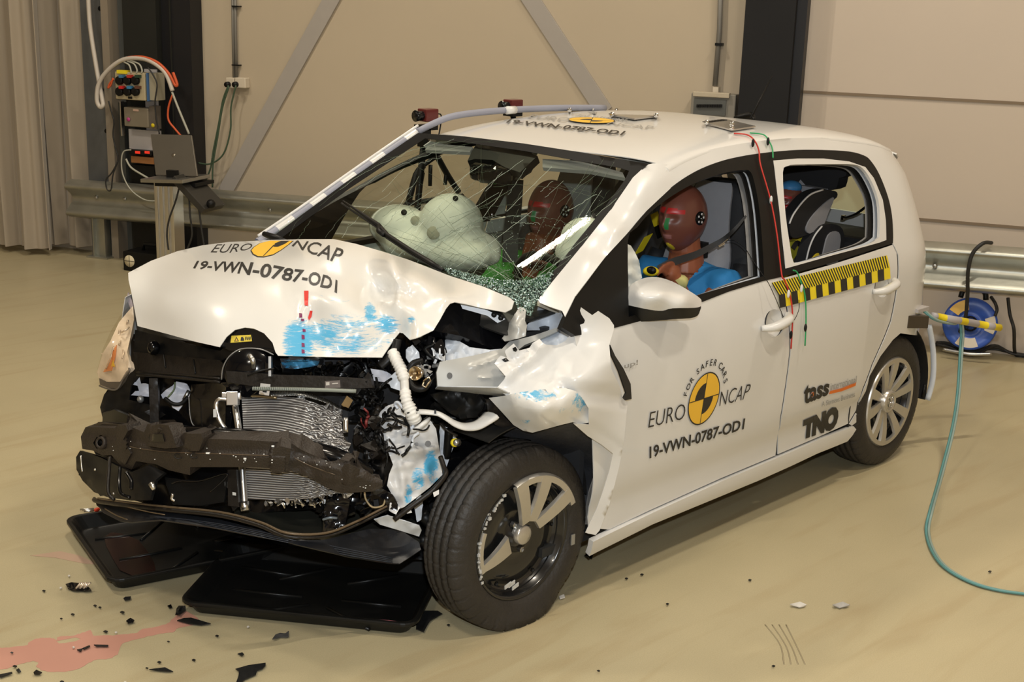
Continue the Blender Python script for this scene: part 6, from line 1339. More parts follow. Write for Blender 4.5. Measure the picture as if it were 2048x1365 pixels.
# white cloth of the side airbag by the driver's door, yellow and black tape
patch('side_airbag_cloth', [(1254, 488), (1262, 492), (1270, 505), (1278, 522), (1284, 556), (1270, 570), (1254, 590)], lambda a, b: P(a, b, y=-.66), AIRB, car, step=7, crumple=(.02, 15), solid=.006)
def band_tape(x0, y0, x1, y1, w_, n_, yy, par, name='hazard_tape'):
    for i in range(n_):
        t0, t1 = i/n_, (i+1)/n_; a0, b0, a1, b1 = x0+(x1-x0)*t0, y0+(y1-y0)*t0, x0+(x1-x0)*t1, y0+(y1-y0)*t1
        patch(name, [(a0, b0), (a0+w_, b0-w_*.5), (a1+w_, b1-w_*.5), (a1, b1)], flat(y=yy), YEL if i % 2 == 0 else BLK, par, step=9, solid=.004)
band_tape(1302, 430, 1316, 478, 14, 2, -.02, car); band_tape(1270, 510, 1290, 475, 16, 1, -.05, car)
# ---- dummies
HEADM = mat('brown vinyl head skin', (.185, .062, .042), .36, var=.08, scale=8, coat=.15); NECKM = mat('orange brown neck skin', (.27, .085, .04), .42, var=.08, scale=8)
REDP = mat('red face paint', (.50, .02, .02), .35); GRNP = mat('green face paint', (.02, .22, .06), .4); YELP = mat('yellow face paint', (.62, .48, .03), .4); LIPM = mat('pale lip rubber', (.30, .13, .12), .3)
def head_shape(q):      # q on the unit sphere: x forward, y sideways, z up
    x, y, z = q; f = max(0, x)
    w_ = 1.0-.20*max(0, -z)**1.2; X = x*(1-.06*max(0, -z)); Y = y*w_*(1-.10*f*f)
    g = lambda a, s: math.exp(-(a/s)**2)
    X += .16*f*g(y, .13)*g(z+.16, .17)+.09*f*g(y, .10)*g(z-.02, .20)        # nose
    X += .07*f*g(z-.26, .13)*g(y, .5)                                          # brow
    X -= .09*f*g(z-.08, .11)*(g(y-.36, .2)+g(y+.36, .2))                       # eye sockets
    X += .06*f*g(y, .24)*g(z+.46, .06)+.05*f*g(y, .22)*g(z+.56, .06)-.04*f*g(y, .3)*g(z+.38, .04)   # lips
    X += .12*f*g(y, .3)*g(z+.82, .16)                                          # chin
    X -= .0
    if z < 0: X += .10*min(1, -z)*(1 if x > 0 else .9)                         # jaw forward, nape in
    return Vector((X, Y, z))
def dummy(name, lab, hc, shirt_m, sc_=1., shirt=True, yaw=0., cloth=None, arms=True, tilt=0., lean=.035, drop=.185):
    root = thing(name, lab, 'crash test dummy', (hc.x, hc.y, .45))
    fwd = Vector((-math.cos(yaw), -math.sin(yaw), -math.sin(tilt))).normalized(); side = Vector((-fwd.y, fwd.x, 0)).normalized(); up = fwd.cross(side)
    if up.z < 0: up = -up
    seg, ring = 96, 72; r = (.106*sc_, .085*sc_, .126*sc_); mb = MB(); vs = []; loc = []
    for i in range(ring+1):
        th = PI*i/ring
        for k in range(seg):
            ph = 2*PI*k/seg; q0 = Vector((math.sin(th)*math.cos(ph), math.sin(th)*math.sin(ph), math.cos(th))); q = head_shape(q0); loc.append(q0)
            vs.append(hc+fwd*(q.x*r[0])+side*(q.y*r[1])+up*(q.z*r[2]))
    fs = [(i*seg+k, (i+1)*seg+k, (i+1)*seg+(k+1) % seg, i*seg+(k+1) % seg) for i in range(ring) for k in range(seg)]
    mb.add(vs, fs, 0, True)
    for n_, f in enumerate(fs):
        c = (loc[f[0]]+loc[f[2]])/2
        if c.x > .2:
            if .20 < c.z < .38 and .06 < abs(c.y) < .72 and abs(c.z-.30+.05*abs(c.y)) < .085: mb.m[n_] = 1
            elif -.26 < c.z < .08 and .05 < abs(c.y) < .17+.08*(-c.z): mb.m[n_] = 2
            elif ((c.y/.24)**2+((c.z+.80)/.12)**2) < 1: mb.m[n_] = 3
            elif -.54 < c.z < -.42 and abs(c.y) < .26: mb.m[n_] = 4
    # neck, chest, arms and hand grown into one body surface
    B = MB(); sh = hc+Vector((lean, 0, -drop))*sc_
    B.tube([hc+Vector((.02, 0, -.05))*sc_, hc+Vector((.025, 0, -.12))*sc_, sh+Vector((0, 0, .04))*sc_, sh+Vector((0, 0, -.04))*sc_], [.054*sc_, .060*sc_, .064*sc_, .075*sc_], 16)
    B.ell(sh+Vector((.03, 0, -.10))*sc_, (.09*sc_, .13*sc_, .10*sc_)); B.ell(sh+Vector((.03, 0, -.30))*sc_, (.10*sc_, .13*sc_, .2*sc_))
    handp = None
    if arms:
        for e in (-1, 1):
            s0 = sh+Vector((.02, e*.17, -.05))*sc_
            if e == -1 and arms == 'driver':
                hp_ = P(1346, 548, y=hc.y-.10); el = Vector((hp_.x+.10, hp_.y-.05, hp_.z-.22))
            else: el = s0+Vector((-.14, e*.05, -.22))*sc_; hp_ = el+Vector((-.20, -e*.04, .06))*sc_
            B.tube([s0, s0.lerp(el, .5), el, el.lerp(hp_, .5), hp_], [.052*sc_, .046*sc_, .040*sc_, .034*sc_, .027*sc_], 12)
            B.ell(hp_, (.036*sc_, .026*sc_, .036*sc_))
            hd = (hp_-el).normalized(); sd = hd.orthogonal().normalized()
            if e == -1 and arms == 'driver':
                hd = (P(1338, 538, y=hp_.y)-P(1352, 556, y=hp_.y)).normalized(); sd = Vector((1, 0, .45)).normalized()
            for k in range(4):
                b0 = hp_+sd*(.027-.0185*k)*sc_*(1 if e == -1 else 1)+hd*.018*sc_; L = (.036, .042, .040, .032)[k]*sc_
                B.tube([b0, b0+hd*L*.6+Vector((-.006, 0, .004))*sc_, b0+hd*L*.95+Vector((-.024, .0, -.004))*sc_, b0+hd*L*.8+Vector((-.040, 0, -.012))*sc_], [.0092*sc_, .0088*sc_, .0080*sc_, .0070*sc_], 8, res=2)
            tb_ = hp_+sd*.026*sc_; B.tube([tb_, tb_+sd*.016*sc_+hd*.012*sc_, tb_+sd*.018*sc_+hd*.034*sc_-Vector((.014, 0, 0))*sc_], [.011*sc_, .0098*sc_, .0082*sc_], 8, res=2)
    br = remesh(B, .0042*max(.8, sc_), 4); o0 = len(mb.m); mb.add(br.v, br.f, 5, True)
    body = mb.build('body', [HEADM, REDP, GRNP, YELP, LIPM, NECKM], root)
    # round black target with white dots on the side of the head
    for e in (-1, 1):
        ez = side*e if side.y*e*1 < 0 or True else side
        tc_ = hc+side*(e*r[1]*.98)+fwd*.006*sc_+up*.010*sc_; tx = (side*e).normalized()
        t_ = MB().lathe([(-.01, .026*sc_), (.003, .026*sc_), (.004, .024*sc_), (.004, 0)], tc_, tx, 24).build('head_target', BLKG, root)
        x = MB()
        for k in range(5):
            an = 2*PI*k/5+.5; x.lathe([(0, .0045*sc_), (.0015, .0045*sc_), (.0015, 0)], tc_+tx*.004+(fwd*math.cos(an)+up*math.sin(an))*.0165*sc_, tx, 10)
        x.lathe([(0, .0022*sc_), (.0015, .0022*sc_), (.0015, 0)], tc_+tx*.004, tx, 8); x.build('white_dots', mat('white dot', (.8, .8, .8), .4), t_)
    if shirt:
        T = MB(); T.ell(sh+Vector((.03, 0, -.13))*sc_, (.135*sc_, .20*sc_, .13*sc_)); T.ell(sh+Vector((.03, 0, -.32))*sc_, (.14*sc_, .18*sc_, .22*sc_))
        for e in (-1, 1):
            s0 = sh+Vector((.02, e*.165, -.07))*sc_; el = s0+(Vector((-.02, e*.11, -.16)) if (arms == 'driver' and e == -1) else Vector((-.12, e*.05, -.16)))*sc_
            T.tube([s0-Vector((0, e*.06, -.0)), s0, s0.lerp(el, .5), el], [.06*sc_, .074*sc_, .072*sc_, .066*sc_], 14)
        tr = remesh(T, .008, 5)
        # neckline cut: drop faces near the neck axis
        keep = []
        for f in tr.f:
            c = sum((tr.v[i] for i in f), Vector())/len(f); dxy = math.hypot((c.x-sh.x+.035*sc_)/1.25, c.y-sh.y)
            if not (c.z > sh.z-.085*sc_ and dxy < .078*sc_): keep.append(f)
        s2 = MB().add([v+Vector((.006*noise.noise(v*22), .006*noise.noise(v*22+Vector((5, 0, 0))), 0)) for v in tr.v], keep, 0, True); s2.build('shirt', shirt_m, root, solid=.003, off=0)
    return root, sh, fwd, side, up
BLUES = mat('blue cotton shirt', (.02, .19, .46), .75, var=.10, scale=10, bump=.3, bscale=18); GREENS = mat('green cotton shirt', (.04, .26, .03), .75, var=.12, scale=10, bump=.3, bscale=18)
hcD = P(1366, 436, y=-.40); hcP = P(1101, 422, y=.30)
dr, shD, fwD, sdD, upD = dummy('crash_test_dummy', 'driver dummy in a blue shirt behind the open front window', hcD, BLUES, 1.02, arms='driver', drop=.165)
BELT_M = mat('black belt webbing', (.012, .012, .013), .6)
ps, shP, *_ = dummy('crash_test_dummy', 'front passenger dummy in a green shirt seen through the cracked windscreen', hcP, GREENS, 1.04, lean=-.06, drop=.165)
# belts
def strap(name, pts, w_, par=car, m=BELT_M, nrm=None, th=.002):
    p = spline([P3(q) for q in pts], 7); vs = []
    for i in range(len(p)):
        t = (p[min(i+1, len(p)-1)]-p[max(i-1, 0)]).normalized(); s_ = t.cross(nrm or CF).normalized(); wi_ = w_ if not isinstance(w_, tuple) else w_[0]+(w_[1]-w_[0])*i/(len(p)-1); vs += [p[i]-s_*wi_/2, p[i]+s_*wi_/2]
    return MB().add(vs, [(2*i, 2*i+1, 2*i+3, 2*i+2) for i in range(len(p)-1)], 0, True).build(name, m, par, solid=th)
bs = strap('seat_belt', [Y(1318, 540, -.47), Y(1345, 525, -.50), Y(1390, 510, -.54), Y(1425, 492, -.57), Y(1448, 478, -.60), Y(1470, 458, -.64), Y(1492, 432, -.66)], (.034, .008))
x = MB(); x.box(P(1441, 487, y=-.585), (.014, .004, .011), 0, ((CR+CU*.5).normalized(), CF, (CU-CR*.5).normalized())).box(P(1450, 480, y=-.59), (.009, .003, .006), 0, ((CR+CU*.5).normalized(), CF, (CU-CR*.5).normalized())); x.build('belt_tension_sensor', mat('chrome', (0, 0, 0)), bs, bevel=.002)
strap('seat_belt', [Y(1032, 360, .22), Y(1028, 420, .16), Y(1022, 470, .12), Y(1020, 525, .10)], .06)
tub('thin_wire', [Y(1452, 482, -.60), Y(1470, 482, -.63), Y(1490, 497, -.68), Y(1503, 517, -.74), Y(1522, 545, -.79), Y(1536, 565, -.815), Y(1548, 590, -.83), Y(1560, 618, -.83), Y(1570, 640, -.84), Y(1580, 646, -.84), Y(1590, 638, -.84), Y(1598, 618, -.84), Y(1598, 600, -.84)], .0013, BLK, 5, 6)
# yellow and black collar marks at the driver's throat
x = MB(); x.ell(P(1302, 543, y=-.50), (.03, .03, .018)); x.build('chest_target', YEL, dr); x = MB(); x.ell(P(1303, 541, y=-.52), (.014, .02, .014)); x.build('chest_target_mark', BLK, dr)
x = MB(); x.tube([P(1364, 560, y=-.52), P(1358, 572, y=-.53)], [.026, .028], 12); x.build('yellow_cuff', mat('pale yellow tape', (.50, .46, .18), .8), dr)
x = MB(); x.box(P(1402, 500, y=-.44), (.02, .02, .03)); x.build('neck_bracket', BLK, dr)
# ---- child seat with child dummy
hcC = P(1579, 402, y=-.36)
ch, shC, *_ = dummy('crash_test_dummy', 'child dummy in yellow clothes sitting in the child seat at the rear', hcC, YELP, .62, arms=False)
x = MB(); x.ell(hcC+Vector((.004, 0, .058)), (.052, .044, .030)); x.build('blue_cap', mat('blue cap', (.05, .22, .48), .5), ch)
x = MB(); x.tube([hcC+Vector((math.cos(t/16*2*PI)*.064, math.sin(t/16*2*PI)*.053, -.018)) for t in range(17)], .010, 8); x.build('red_band', REDP, ch)
cs_ = thing('child_seat', 'black and grey child seat with side wings behind the rear window opening', 'child seat', P(1590, 560, y=-.40))
cl = lambda L: [(a/3.79+1530, b/3.79+300) for a, b in L]
patch('seat_back', cl([(60, 262), (140, 262), (300, 275), (440, 300), (400, 420), (300, 560), (180, 650), (60, 640)]), lambda a, b: P(a, b, x=hcC.x+.11), FGR, cs_, step=9, solid=.04)
wing = cl([(185, 560), (215, 490), (280, 400), (350, 335), (440, 302), (520, 310), (548, 325), (545, 360), (500, 400), (470, 470), (450, 560), (400, 620), (330, 640), (240, 670), (195, 650)])
patch('head_wing', sm2(wing, 2), flat(y=-.50), FAB, cs_, step=8, solid=.05)
patch('wing_insert', sm2(cl([(312, 610), (330, 550), (380, 480), (450, 410), (520, 360), (515, 400), (480, 480), (450, 560), (400, 600), (340, 635)]), 2), flat(y=-.506), FGR, cs_, step=8, solid=.01)
patch('side_wing', sm2(cl([(310, 840), (335, 740), (375, 650), (430, 580), (500, 560), (570, 580), (600, 640), (600, 760), (590, 860), (440, 900), (310, 900)]), 2), flat(y=-.52), FAB, cs_, step=8, solid=.05)
patch('wing_insert', sm2(cl([(440, 860), (455, 730), (480, 650), (520, 620), (560, 625), (575, 680), (560, 780), (545, 870)]), 2), flat(y=-.526), FGR, cs_, step=8, solid=.01)
PIP = mat('white piping', (.7, .7, .7), .5)
tub('piping', [Y(*q, -.504) for q in cl([(185, 560), (215, 490), (280, 400), (350, 335), (440, 302)])], .004, PIP, 6, 5, cs_); tub('piping', [Y(*q, -.524) for q in cl([(312, 840), (337, 740), (377, 650), (432, 580)])], .004, PIP, 6, 5, cs_)
patch('rear_headrest', sm2(cl([(60, 100), (300, 95), (520, 105), (600, 118), (615, 150), (610, 200), (560, 215), (540, 290), (440, 310), (280, 285), (60, 270)]), 2), lambda a, b: P(a, b, x=hcC.x+.26), FAB, car, step=10, solid=.08)
patch('yellow_jacket', cl([(195, 700), (240, 690), (285, 700), (300, 740), (320, 840), (300, 900), (215, 900), (200, 800)]), flat(y=-.44), mat('yellow jacket', (.55, .50, .04), .6, bump=.2, bscale=20), ch, step=7, crumple=(.01, 14), solid=.03)
for pts in ([(210, 750), (245, 705), (285, 745)], [(225, 850), (260, 800), (300, 760)]): strap('harness', [Y(*q, -.46) for q in cl(pts)], .02, ch)
tub('rear_belt', [Y(1690, 436, -.30), Y(1712, 428, -.40), Y(1733, 413, -.5)], .010, BLK, 6, 3, car, .4); x = MB(); x.box(P(1687, 435, y=-.3), (.012, .006, .01)); x.build('belt_buckle', mat('chrome', (0, 0, 0)), car)
# ---- cracks in the windscreen: long curved cracks round the crushed corner, and crumbs of glass
CRK = mat('bright glass crack', (.34, .42, .33), .25, spec=.8); CRD = mat('dark glass crack', (.06, .09, .05), .3)
rn = random.Random(21); mbL = MB(); mbD = MB(); wpoly = ws_out
cx0, cy0 = 1040, 590
def crack(pts, r, mb): 
    ok = [q for q in pts if inside(q[0], q[1], wpoly) and q[1] < 640 and not inside(q[0], q[1], H_OUT)]
    if len(ok) > 1: mb.tube([P(a, b, d=WS(a, b)-.002) for a, b in ok], r, 4, caps=False)
for k in range(34):
    _s = rn.random(); an = math.radians(rn.uniform(184, 226) if _s < .55 else rn.uniform(226, 260) if _s < .67 else rn.uniform(296, 322)); L = rn.uniform(120, 480); bend = rn.uniform(-.8, .8)*.004; a, b = cx0+rn.uniform(-40, 30), cy0+rn.uniform(-35, 10); pts = []; n_ = 26
    for i in range(n_): 
        pts.append((a, b)); a += math.cos(an)*L/n_; b += math.sin(an)*L/n_; an += bend*L/n_+rn.uniform(-.06, .06)
    crack(pts, rn.uniform(.0003, .0006), mbL if rn.random() < .4 else mbD)
for k in range(64):
    R_ = rn.uniform(60, 470); a0 = math.radians(rn.uniform(180, 285)); da = rn.uniform(.15, .7); pts = []
    for i in range(20): an = a0+da*i/20; pts.append((cx0+R_*math.cos(an)*1.1+rn.uniform(-2, 2), cy0+R_*math.sin(an)*.75+rn.uniform(-2, 2)))
    crack(pts, rn.uniform(.0003, .0006), mbL if rn.random() < .35 else mbD)
for k in range(60):
    a, b = rn.uniform(760, 1210), rn.uniform(380, 600); an = math.radians(rn.uniform(-60, -25)); L = rn.uniform(30, 150); crack([(a+math.cos(an)*L*i/8+rn.uniform(-1.5, 1.5), b+math.sin(an)*L*i/8+rn.uniform(-1, 1)) for i in range(9)], rn.uniform(.0003, .0007), mbL if rn.random() < .6 else mbD)
mbL.build('glass_cracks', CRK, ws)['kind'] = 'stuff'; mbD.build('glass_cracks', CRD, ws)['kind'] = 'stuff'
CRM = mat('green glass crumbs', (.36, .48, .42), .12, spec=.9, var=.7, scale=90); CRM2 = mat('dark glass crumbs', (.05, .09, .07), .12, var=.5, scale=60)
mbA = MB(); mbB = MB()
reg = [(870, 530), (930, 545), (1000, 560), (1060, 560), (1110, 540), (1095, 580), (1072, 606), (1062, 632), (1040, 628), (1028, 600), (980, 577), (900, 550)]
def shard(mb, p, s_):
    ax_ = Vector((rn.uniform(-1, 1), rn.uniform(-1, 1), rn.uniform(-1, 1))).normalized(); bx = ax_.orthogonal().normalized(); cx_ = ax_.cross(bx); mb.box(p, (s_, s_*rn.uniform(.5, 1), s_*rn.uniform(.3, .8)), 0, (ax_, bx, cx_))
n_ = 0
while n_ < 2600:
    a, b = rn.uniform(860, 1115), rn.uniform(525, 636)
    if inside(a, b, reg): shard(mbA if rn.random() < .6 else mbB, P(a, b, d=WS(a, b)-rn.uniform(-.006, .012)), rn.uniform(.0007, .0025)); n_ += 1
for k in range(420):
    a = rn.gauss(1000, 130); b = rn.gauss(520, 55)
    if inside(a, b, wpoly) and not inside(a, b, H_OUT): shard(mbA, P(a, b, d=WS(a, b)-.003), rn.uniform(.0005, .0013))
mbA.build('glass_crumbs', CRM, ws)['kind'] = 'stuff'; mbB.build('glass_crumbs', CRM2, ws)['kind'] = 'stuff'
# wiper lying across the glass
wp_ = [(686, 402), (720, 425), (757, 450), (775, 470), (820, 500), (860, 524), (886, 540)]
wi = thing('windscreen_wiper', 'black wiper lifted across the cracked windscreen', 'wiper', P(780, 470, d=WS(780, 470)-.03))
MB().tube([P(a, b, d=WS(a, b)-.025) for a, b in wp_], [.004, .008, .011, .010, .011, .011, .008], 6, flat=.6).build('wiper_arm', BLK, wi)
MB().tube([P(a-3, b+5, d=WS(a, b)-.012) for a, b in wp_], .004, 6).build('wiper_blade', RUB, wi)
x = MB(); x.tube([P(758, 452, d=WS(758, 452)-.03), P(757, 462, d=WS(757, 462)-.03), P(768, 470, d=WS(768, 470)-.03)], .009, 8); x.build('wiper_joint', BLK, wi)
x = MB(); x.tube([D(528, 468, 4.80), D(550, 476, 4.76), D(572, 482, 4.73)], [.010, .014, .006], 8); x.build('cowl_trim', BLK, car)
# ================================================================== printed decals on the side
SS = lambda a, b: SIDE(a, b, .0022)
def q2(L): return [(a/3.7236+1200, b/3.7236+680) for a, b in L]
quadtext('EURO', q2([(360, 657), (630, 590), (641, 472), (376, 540)]), SS, PRINT, fd, 'lettering', bold=-.012, lift=.002, L=16)
quadtext('NCAP', q2([(890, 495), (1092, 441), (1130, 325), (903, 386)]), SS, PRINT, fd, 'lettering', bold=-.012, lift=.002, L=16)
quadtext('19-VWN-0787-OD1', q2([(370, 887), (1070, 668), (1082, 584), (370, 797)]), SS, PRINT, fd, 'test_number', bold=.022, lift=.002, L=16)
def logo(cx, cy, ru, rv, surf, par, inner=.62):
    T_ = lambda u, v: (cx+u*ru[0]+v*rv[0], cy+u*ru[1]+v*rv[1])
    circ = lambda r, n=40, a0=0, a1=360: [T_(r*math.cos(math.radians(a0+(a1-a0)*k/n)), r*math.sin(math.radians(a0+(a1-a0)*k/n))) for k in range(n+(1 if a1-a0 < 360 else 0))]
    prt(circ(1.04), surf, PRINT, par, 'emblem_ring', .002, 12); e = prt(circ(.985), surf, ORG, par, 'emblem_disc', .003, 12)
    for a0 in (90, 270): prt([T_(0, 0)]+circ(inner, 10, a0, a0+90), surf, PRINT, par, 'emblem_quarter', .004, 10)
    for r0, r1 in (((-.016, -.98), (.016, .98)), ((-.98, -.016), (.98, .016))): prt([T_(r0[0], r0[1]), T_(r1[0], r0[1]), T_(r1[0], r1[1]), T_(r0[0], r1[1])], surf, PRINT, par, 'emblem_line', .0042, 10)
    return T_
def arctext(s, T_, r0, h, a0, a1, surf, par, bold=.01, wd=.2):
    n = len(s); allV = []; allF = []
    W_ = [.45 if c == ' ' else 1 for c in s]; tot = sum(W_)-.5*(W_[0]+W_[-1]); acc = 0
    for i, c in enumerate(s):
        if i: acc += .5*(W_[i-1]+W_[i])
        if c == ' ': continue
        an = math.radians(a0+(a1-a0)*acc/tot); V, F = textmesh(c, bold); xs = [v.x for v in V]; ys = [v.y for v in V]; x0, x1 = min(xs), max(xs); k = h/.73
        out = []
        for v in V:
            lx = (v.x-(x0+x1)/2)*k; ly = v.y*k; ux, uy = math.sin(an), -math.cos(an); out.append(T_(math.cos(an)*(r0+ly)+ux*lx, math.sin(an)*(r0+ly)+uy*lx))
        o = len(allV); allV += out; allF += [[o+j for j in f] for f in F]
    return flatprint(allV, allF, surf, PRINT, par, 'arc_lettering', .002, 20)
T_ = logo(1408, 797.7, (29.6, -9), (8, -50.6), SS, fd)
arctext('FOR SAFER CARS', T_, 1.29, .26, 163, 19, SS, fd)
GPR = mat('grey print', (.30, .29, .27), .5)
quadtext('up!', q2([(180, 226), (283, 196), (283, 148), (182, 178)]), lambda a, b: SIDE(a, b, .006), GPR, fd, 'lettering', bold=.01, lift=.002, L=12)
quadtext('tass', q2([(1517, 486), (1700, 412), (1716, 300), (1522, 340)]), SS, PRINT, rd, 'lettering', bold=.035, lift=.002, L=12)
quadtext('international', q2([(1716, 378), (1908, 322), (1913, 268), (1720, 322)]), SS, GPR, rd, 'lettering', bold=-.005, lift=.002, L=12)
OBR = mat('orange print', (.72, .17, .02), .5)
prt(q2([(1706, 406), (1716, 382), (1800, 362), (1908, 316), (1903, 343), (1800, 384)]), SS, OBR, rd, 'orange_bar', .002, 8)
prt(q2([(1577, 395), (1592, 390), (1590, 420), (1574, 426)]), SS, OBR, rd, 'orange_bar', .002, 5)
quadtext('A Siemens Business', q2([(1652, 500), (1898, 424), (1900, 386), (1656, 462)]), SS, GPR, rd, 'lettering', bold=-.01, lift=.002, L=12)
quadtext('TNO', q2([(1504, 748), (1764, 662), (1786, 482), (1516, 600)]), SS, PRINT, rd, 'lettering', bold=.085, lift=.002, L=12, spacing=.92)
# roof print
RF = lambda a, b: ROOF(a, b, .0055)
quadtext('19-VWN-0787-OD1', [(1012, 245), (1243, 270.5), (1252, 262.5), (1020, 238.5)], RF, PRINT, roof, 'test_number', bold=.02, lift=.002, L=10)
quadtext('EURO', [(1055, 235), (1134, 243), (1144, 236), (1066, 229)], RF, GPR, roof, 'lettering', bold=-.01, lift=.002, L=10)
quadtext('NCAP', [(1213, 248), (1304, 258), (1309, 252.5), (1224, 244)], RF, GPR, roof, 'lettering', bold=-.01, lift=.002, L=10)
quadtext('FOR SAFER CARS', [(1150, 232.5), (1255, 243), (1256, 238), (1160, 229)], RF, GPR, roof, 'lettering', bold=-.01, lift=.002, L=10)
logo(1183, 240.5, (46, 2.0), (3, -5.3), RF, roof, .5)
# chequered tape on the rear door, lower and upper band
st = tag(bpy.data.objects.new('x', None), None); bpy.data.objects.remove(st)
A_, B_, C_, D_, E_, F_ = (1543, 566), (1774, 511), (1780, 535), (1557.5, 590.5), (1560, 616.5), (1781, 557.5)
lp = lambda p, q, t: (p[0]+(q[0]-p[0])*t, p[1]+(q[1]-p[1])*t)
ST = lambda a, b: SIDE(a, b, .005)
base_t = prt([A_, B_, C_, D_], ST, YEL, rd, 'yellow_black_scale_tape', .002, 14); base_b = prt([D_, C_, F_, E_], ST, YEL, rd, 'yellow_black_scale_tape', .002, 14)
n_ = 47
for band_, (T0, T1, U0, U1), n_, wf, off in ((base_t, (A_, B_, D_, C_), 47, .42, .0), (base_b, (D_, C_, E_, F_), 9, .5, 0)):
    V = []; F = []
    for k in range(n_):
        t0 = (k+off)/n_; t1 = t0+wf/n_; V += [lp(T0, T1, t0), lp(T0, T1, t1), lp(U0, U1, t1), lp(U0, U1, t0)]; F.append([4*k, 4*k+1, 4*k+2, 4*k+3])
    bm_ = []; [bm_.extend([[f[0], f[1], f[2]], [f[0], f[2], f[3]]]) for f in F]
    flatprint(V, bm_, ST, PRINT, band_, 'black_bars', .0042, 9)
# cords over the side
RC_ = mat('red cord', (.50, .03, .02), .5); GC_ = mat('green cord', (.02, .30, .10), .5)
def cord(pts, r, m, lab):
    P_ = [p if isinstance(p, Vector) else SIDE(p[0], p[1], .012) for p in pts]; return tag(MB().tube(P_, r, 6, res=6).build('cord', m), lab, 'cord')
red = cord([ROOF(1468, 267, .006), ROOF(1495, 270, .008), SIDE(1510, 283, .008), (1518, 303), (1521, 330), (1541, 400), (1554, 470), (1563, 548), (1570, 562), (1582, 600), (1585, 640), (1582, 698)], .0030, RC_, 'red cord running from the roof over the door pillar and down the door gap')
grn = cord([ROOF(1500, 266, .006), ROOF(1528, 270, .008), SIDE(1540, 286, .008), (1545, 300), (1546, 316)], .0029, GC_, 'short green cord lying over the roof edge beside the red cord')
grn2 = cord([(1586, 541), (1594, 545), (1602, 565), (1610, 592), (1612, 640), (1610, 692)], .0029, GC_, 'green cord hanging from the rear window sill down the rear door')
for (o, pts) in ((red, [(1506, 286, BLK), (1582, 670, BLK), (1542, 400, PIP), (1577, 588, PIP)]), (grn, [(1536, 283, BLK)]), (grn2, [(1611, 656, BLK), (1603, 577, PIP)])):
    for a, b, m in pts: p = SIDE(a, b, .013); MB().ell(p, (.006, .006, .016)).build('cord_marker', m, o)
# ---- target plates on the roof
def plate(pts, lab, bolts):
    c = sum((ROOF(*q, .03) for q in pts), Vector())/len(pts); t = thing('target_plate', lab, 'plate', c)
    V = [ROOF(*q, .012) for q in pts]; MB().add(V+[v-Z*.006 for v in V], [(0, 1, 2, 3), (7, 6, 5, 4)]+[(i, (i+1) % 4, 4+(i+1) % 4, 4+i) for i in range(4)]).build('plate', ALU, t)
    for a, b in bolts: MB().tube([ROOF(a, b, .0), ROOF(a, b, .024)], .005, 10).tube([ROOF(a, b, .014), ROOF(a, b, .020)], .010, 10).build('bolt', mat('chrome', (0, 0, 0)), t)
    x = MB(); 
    for k in range(7): p = V[0].lerp(V[1], (k+.5)/8); x.box(p+Z*.001, (.008, .012, .0012))
    x.build('pattern', BLK, t)
plate([(1220, 229), (1268, 223), (1317, 231), (1269, 237)], 'middle silver diamond plate with bolts on the car roof', [(1224, 229), (1271, 227), (1312, 231)])
plate([(1409, 245), (1456, 239), (1511, 252), (1464, 259)], 'rearmost silver diamond plate with bolts near the red cord on the roof', [(1413, 245), (1464, 248), (1464, 256)])
plate([(1136, 221), (1186, 218), (1236, 221), (1190, 225)], 'farthest thin silver plate on the far edge of the car roof', [(1139, 220), (1186, 219), (1233, 220)])
x = MB(); x.tube([ROOF(1468, 236, .0), ROOF(1500, 238, .0)+Z*.02, ROOF(1508, 240, 0)], [.008, .018, .008], 8, res=3); x.tube([ROOF(1500, 238, .01), P(1545, 150, d=PX(ROOF(1500, 238))[2])], [.006, .0015], 8); x.build('roof_aerial', BLK, car)
# ---- high speed cameras beside the far side of the roof
DR = mat('dark red camera body', (.10, .012, .010), .35, coat=.3)
def camx(px, py, yy, w_, lab, full=True):
    c = P(px, py, y=yy); t = thing('onboard_camera', lab, 'camera', c)
    MB().box(c, (.035, .028, .026)).build('body', DR, t, bevel=.004)
    MB().lathe([(0, .020), (.02, .020), (.035, .024), (.036, .0)], c+Vector((-.035, 0, -.002)), (-1, 0, 0), 16).build('lens', BLKG, t)
    if full:
        MB().box(c+Vector((-.01, .0, -.05)), (.05, .02, .012)).box(c+Vector((-.02, 0, -.09)), (.02, .02, .04)).build('mount', BLK, t)
        MB().tube([c+Vector((-.03, 0, -.075)), c+Vector((-.10, 0, -.075))], .007, 8).ell(c+Vector((-.10, 0, -.075)), (.014, .014, .012)).build('clamp_screw', BLK, t)
        MB().tube([c+Vector((.03, 0, .0)), c+Vector((.07, 0, .0)), c+Vector((.075, 0, -.03)), c+Vector((.06, 0, -.10))], .003, 6, res=4).build('camera_cable', BLK, t)
        MB().tube([c+Vector((-.02, .0, -.1)), c+Vector((-.02, .05, -.5)), Vector((c.x-.02, .80, .80))], .014, 8).build('support_arm', BLK, t)
    else: MB().box(c+Vector((0, 0, -.035)), (.03, .03, .01)).build('mount', BLK, t); MB().tube([c+Vector((0, 0, -.04)), c+Vector((0, -.04, -.16))], .012, 8).build('support_arm', BLK, t)
camx(856, 230, .70, 0, 'dark red camera on a black arm beyond the front edge of the car roof')
camx(1026, 211, .62, 0, 'small dark red camera beyond the middle of the roof edge', False)
rig = thing('camera_rig', 'black bar frame standing beyond the right door, seen through the windscreen', 'frame', P(850, 400, y=.92)*1.0)
rig.location.z = 0
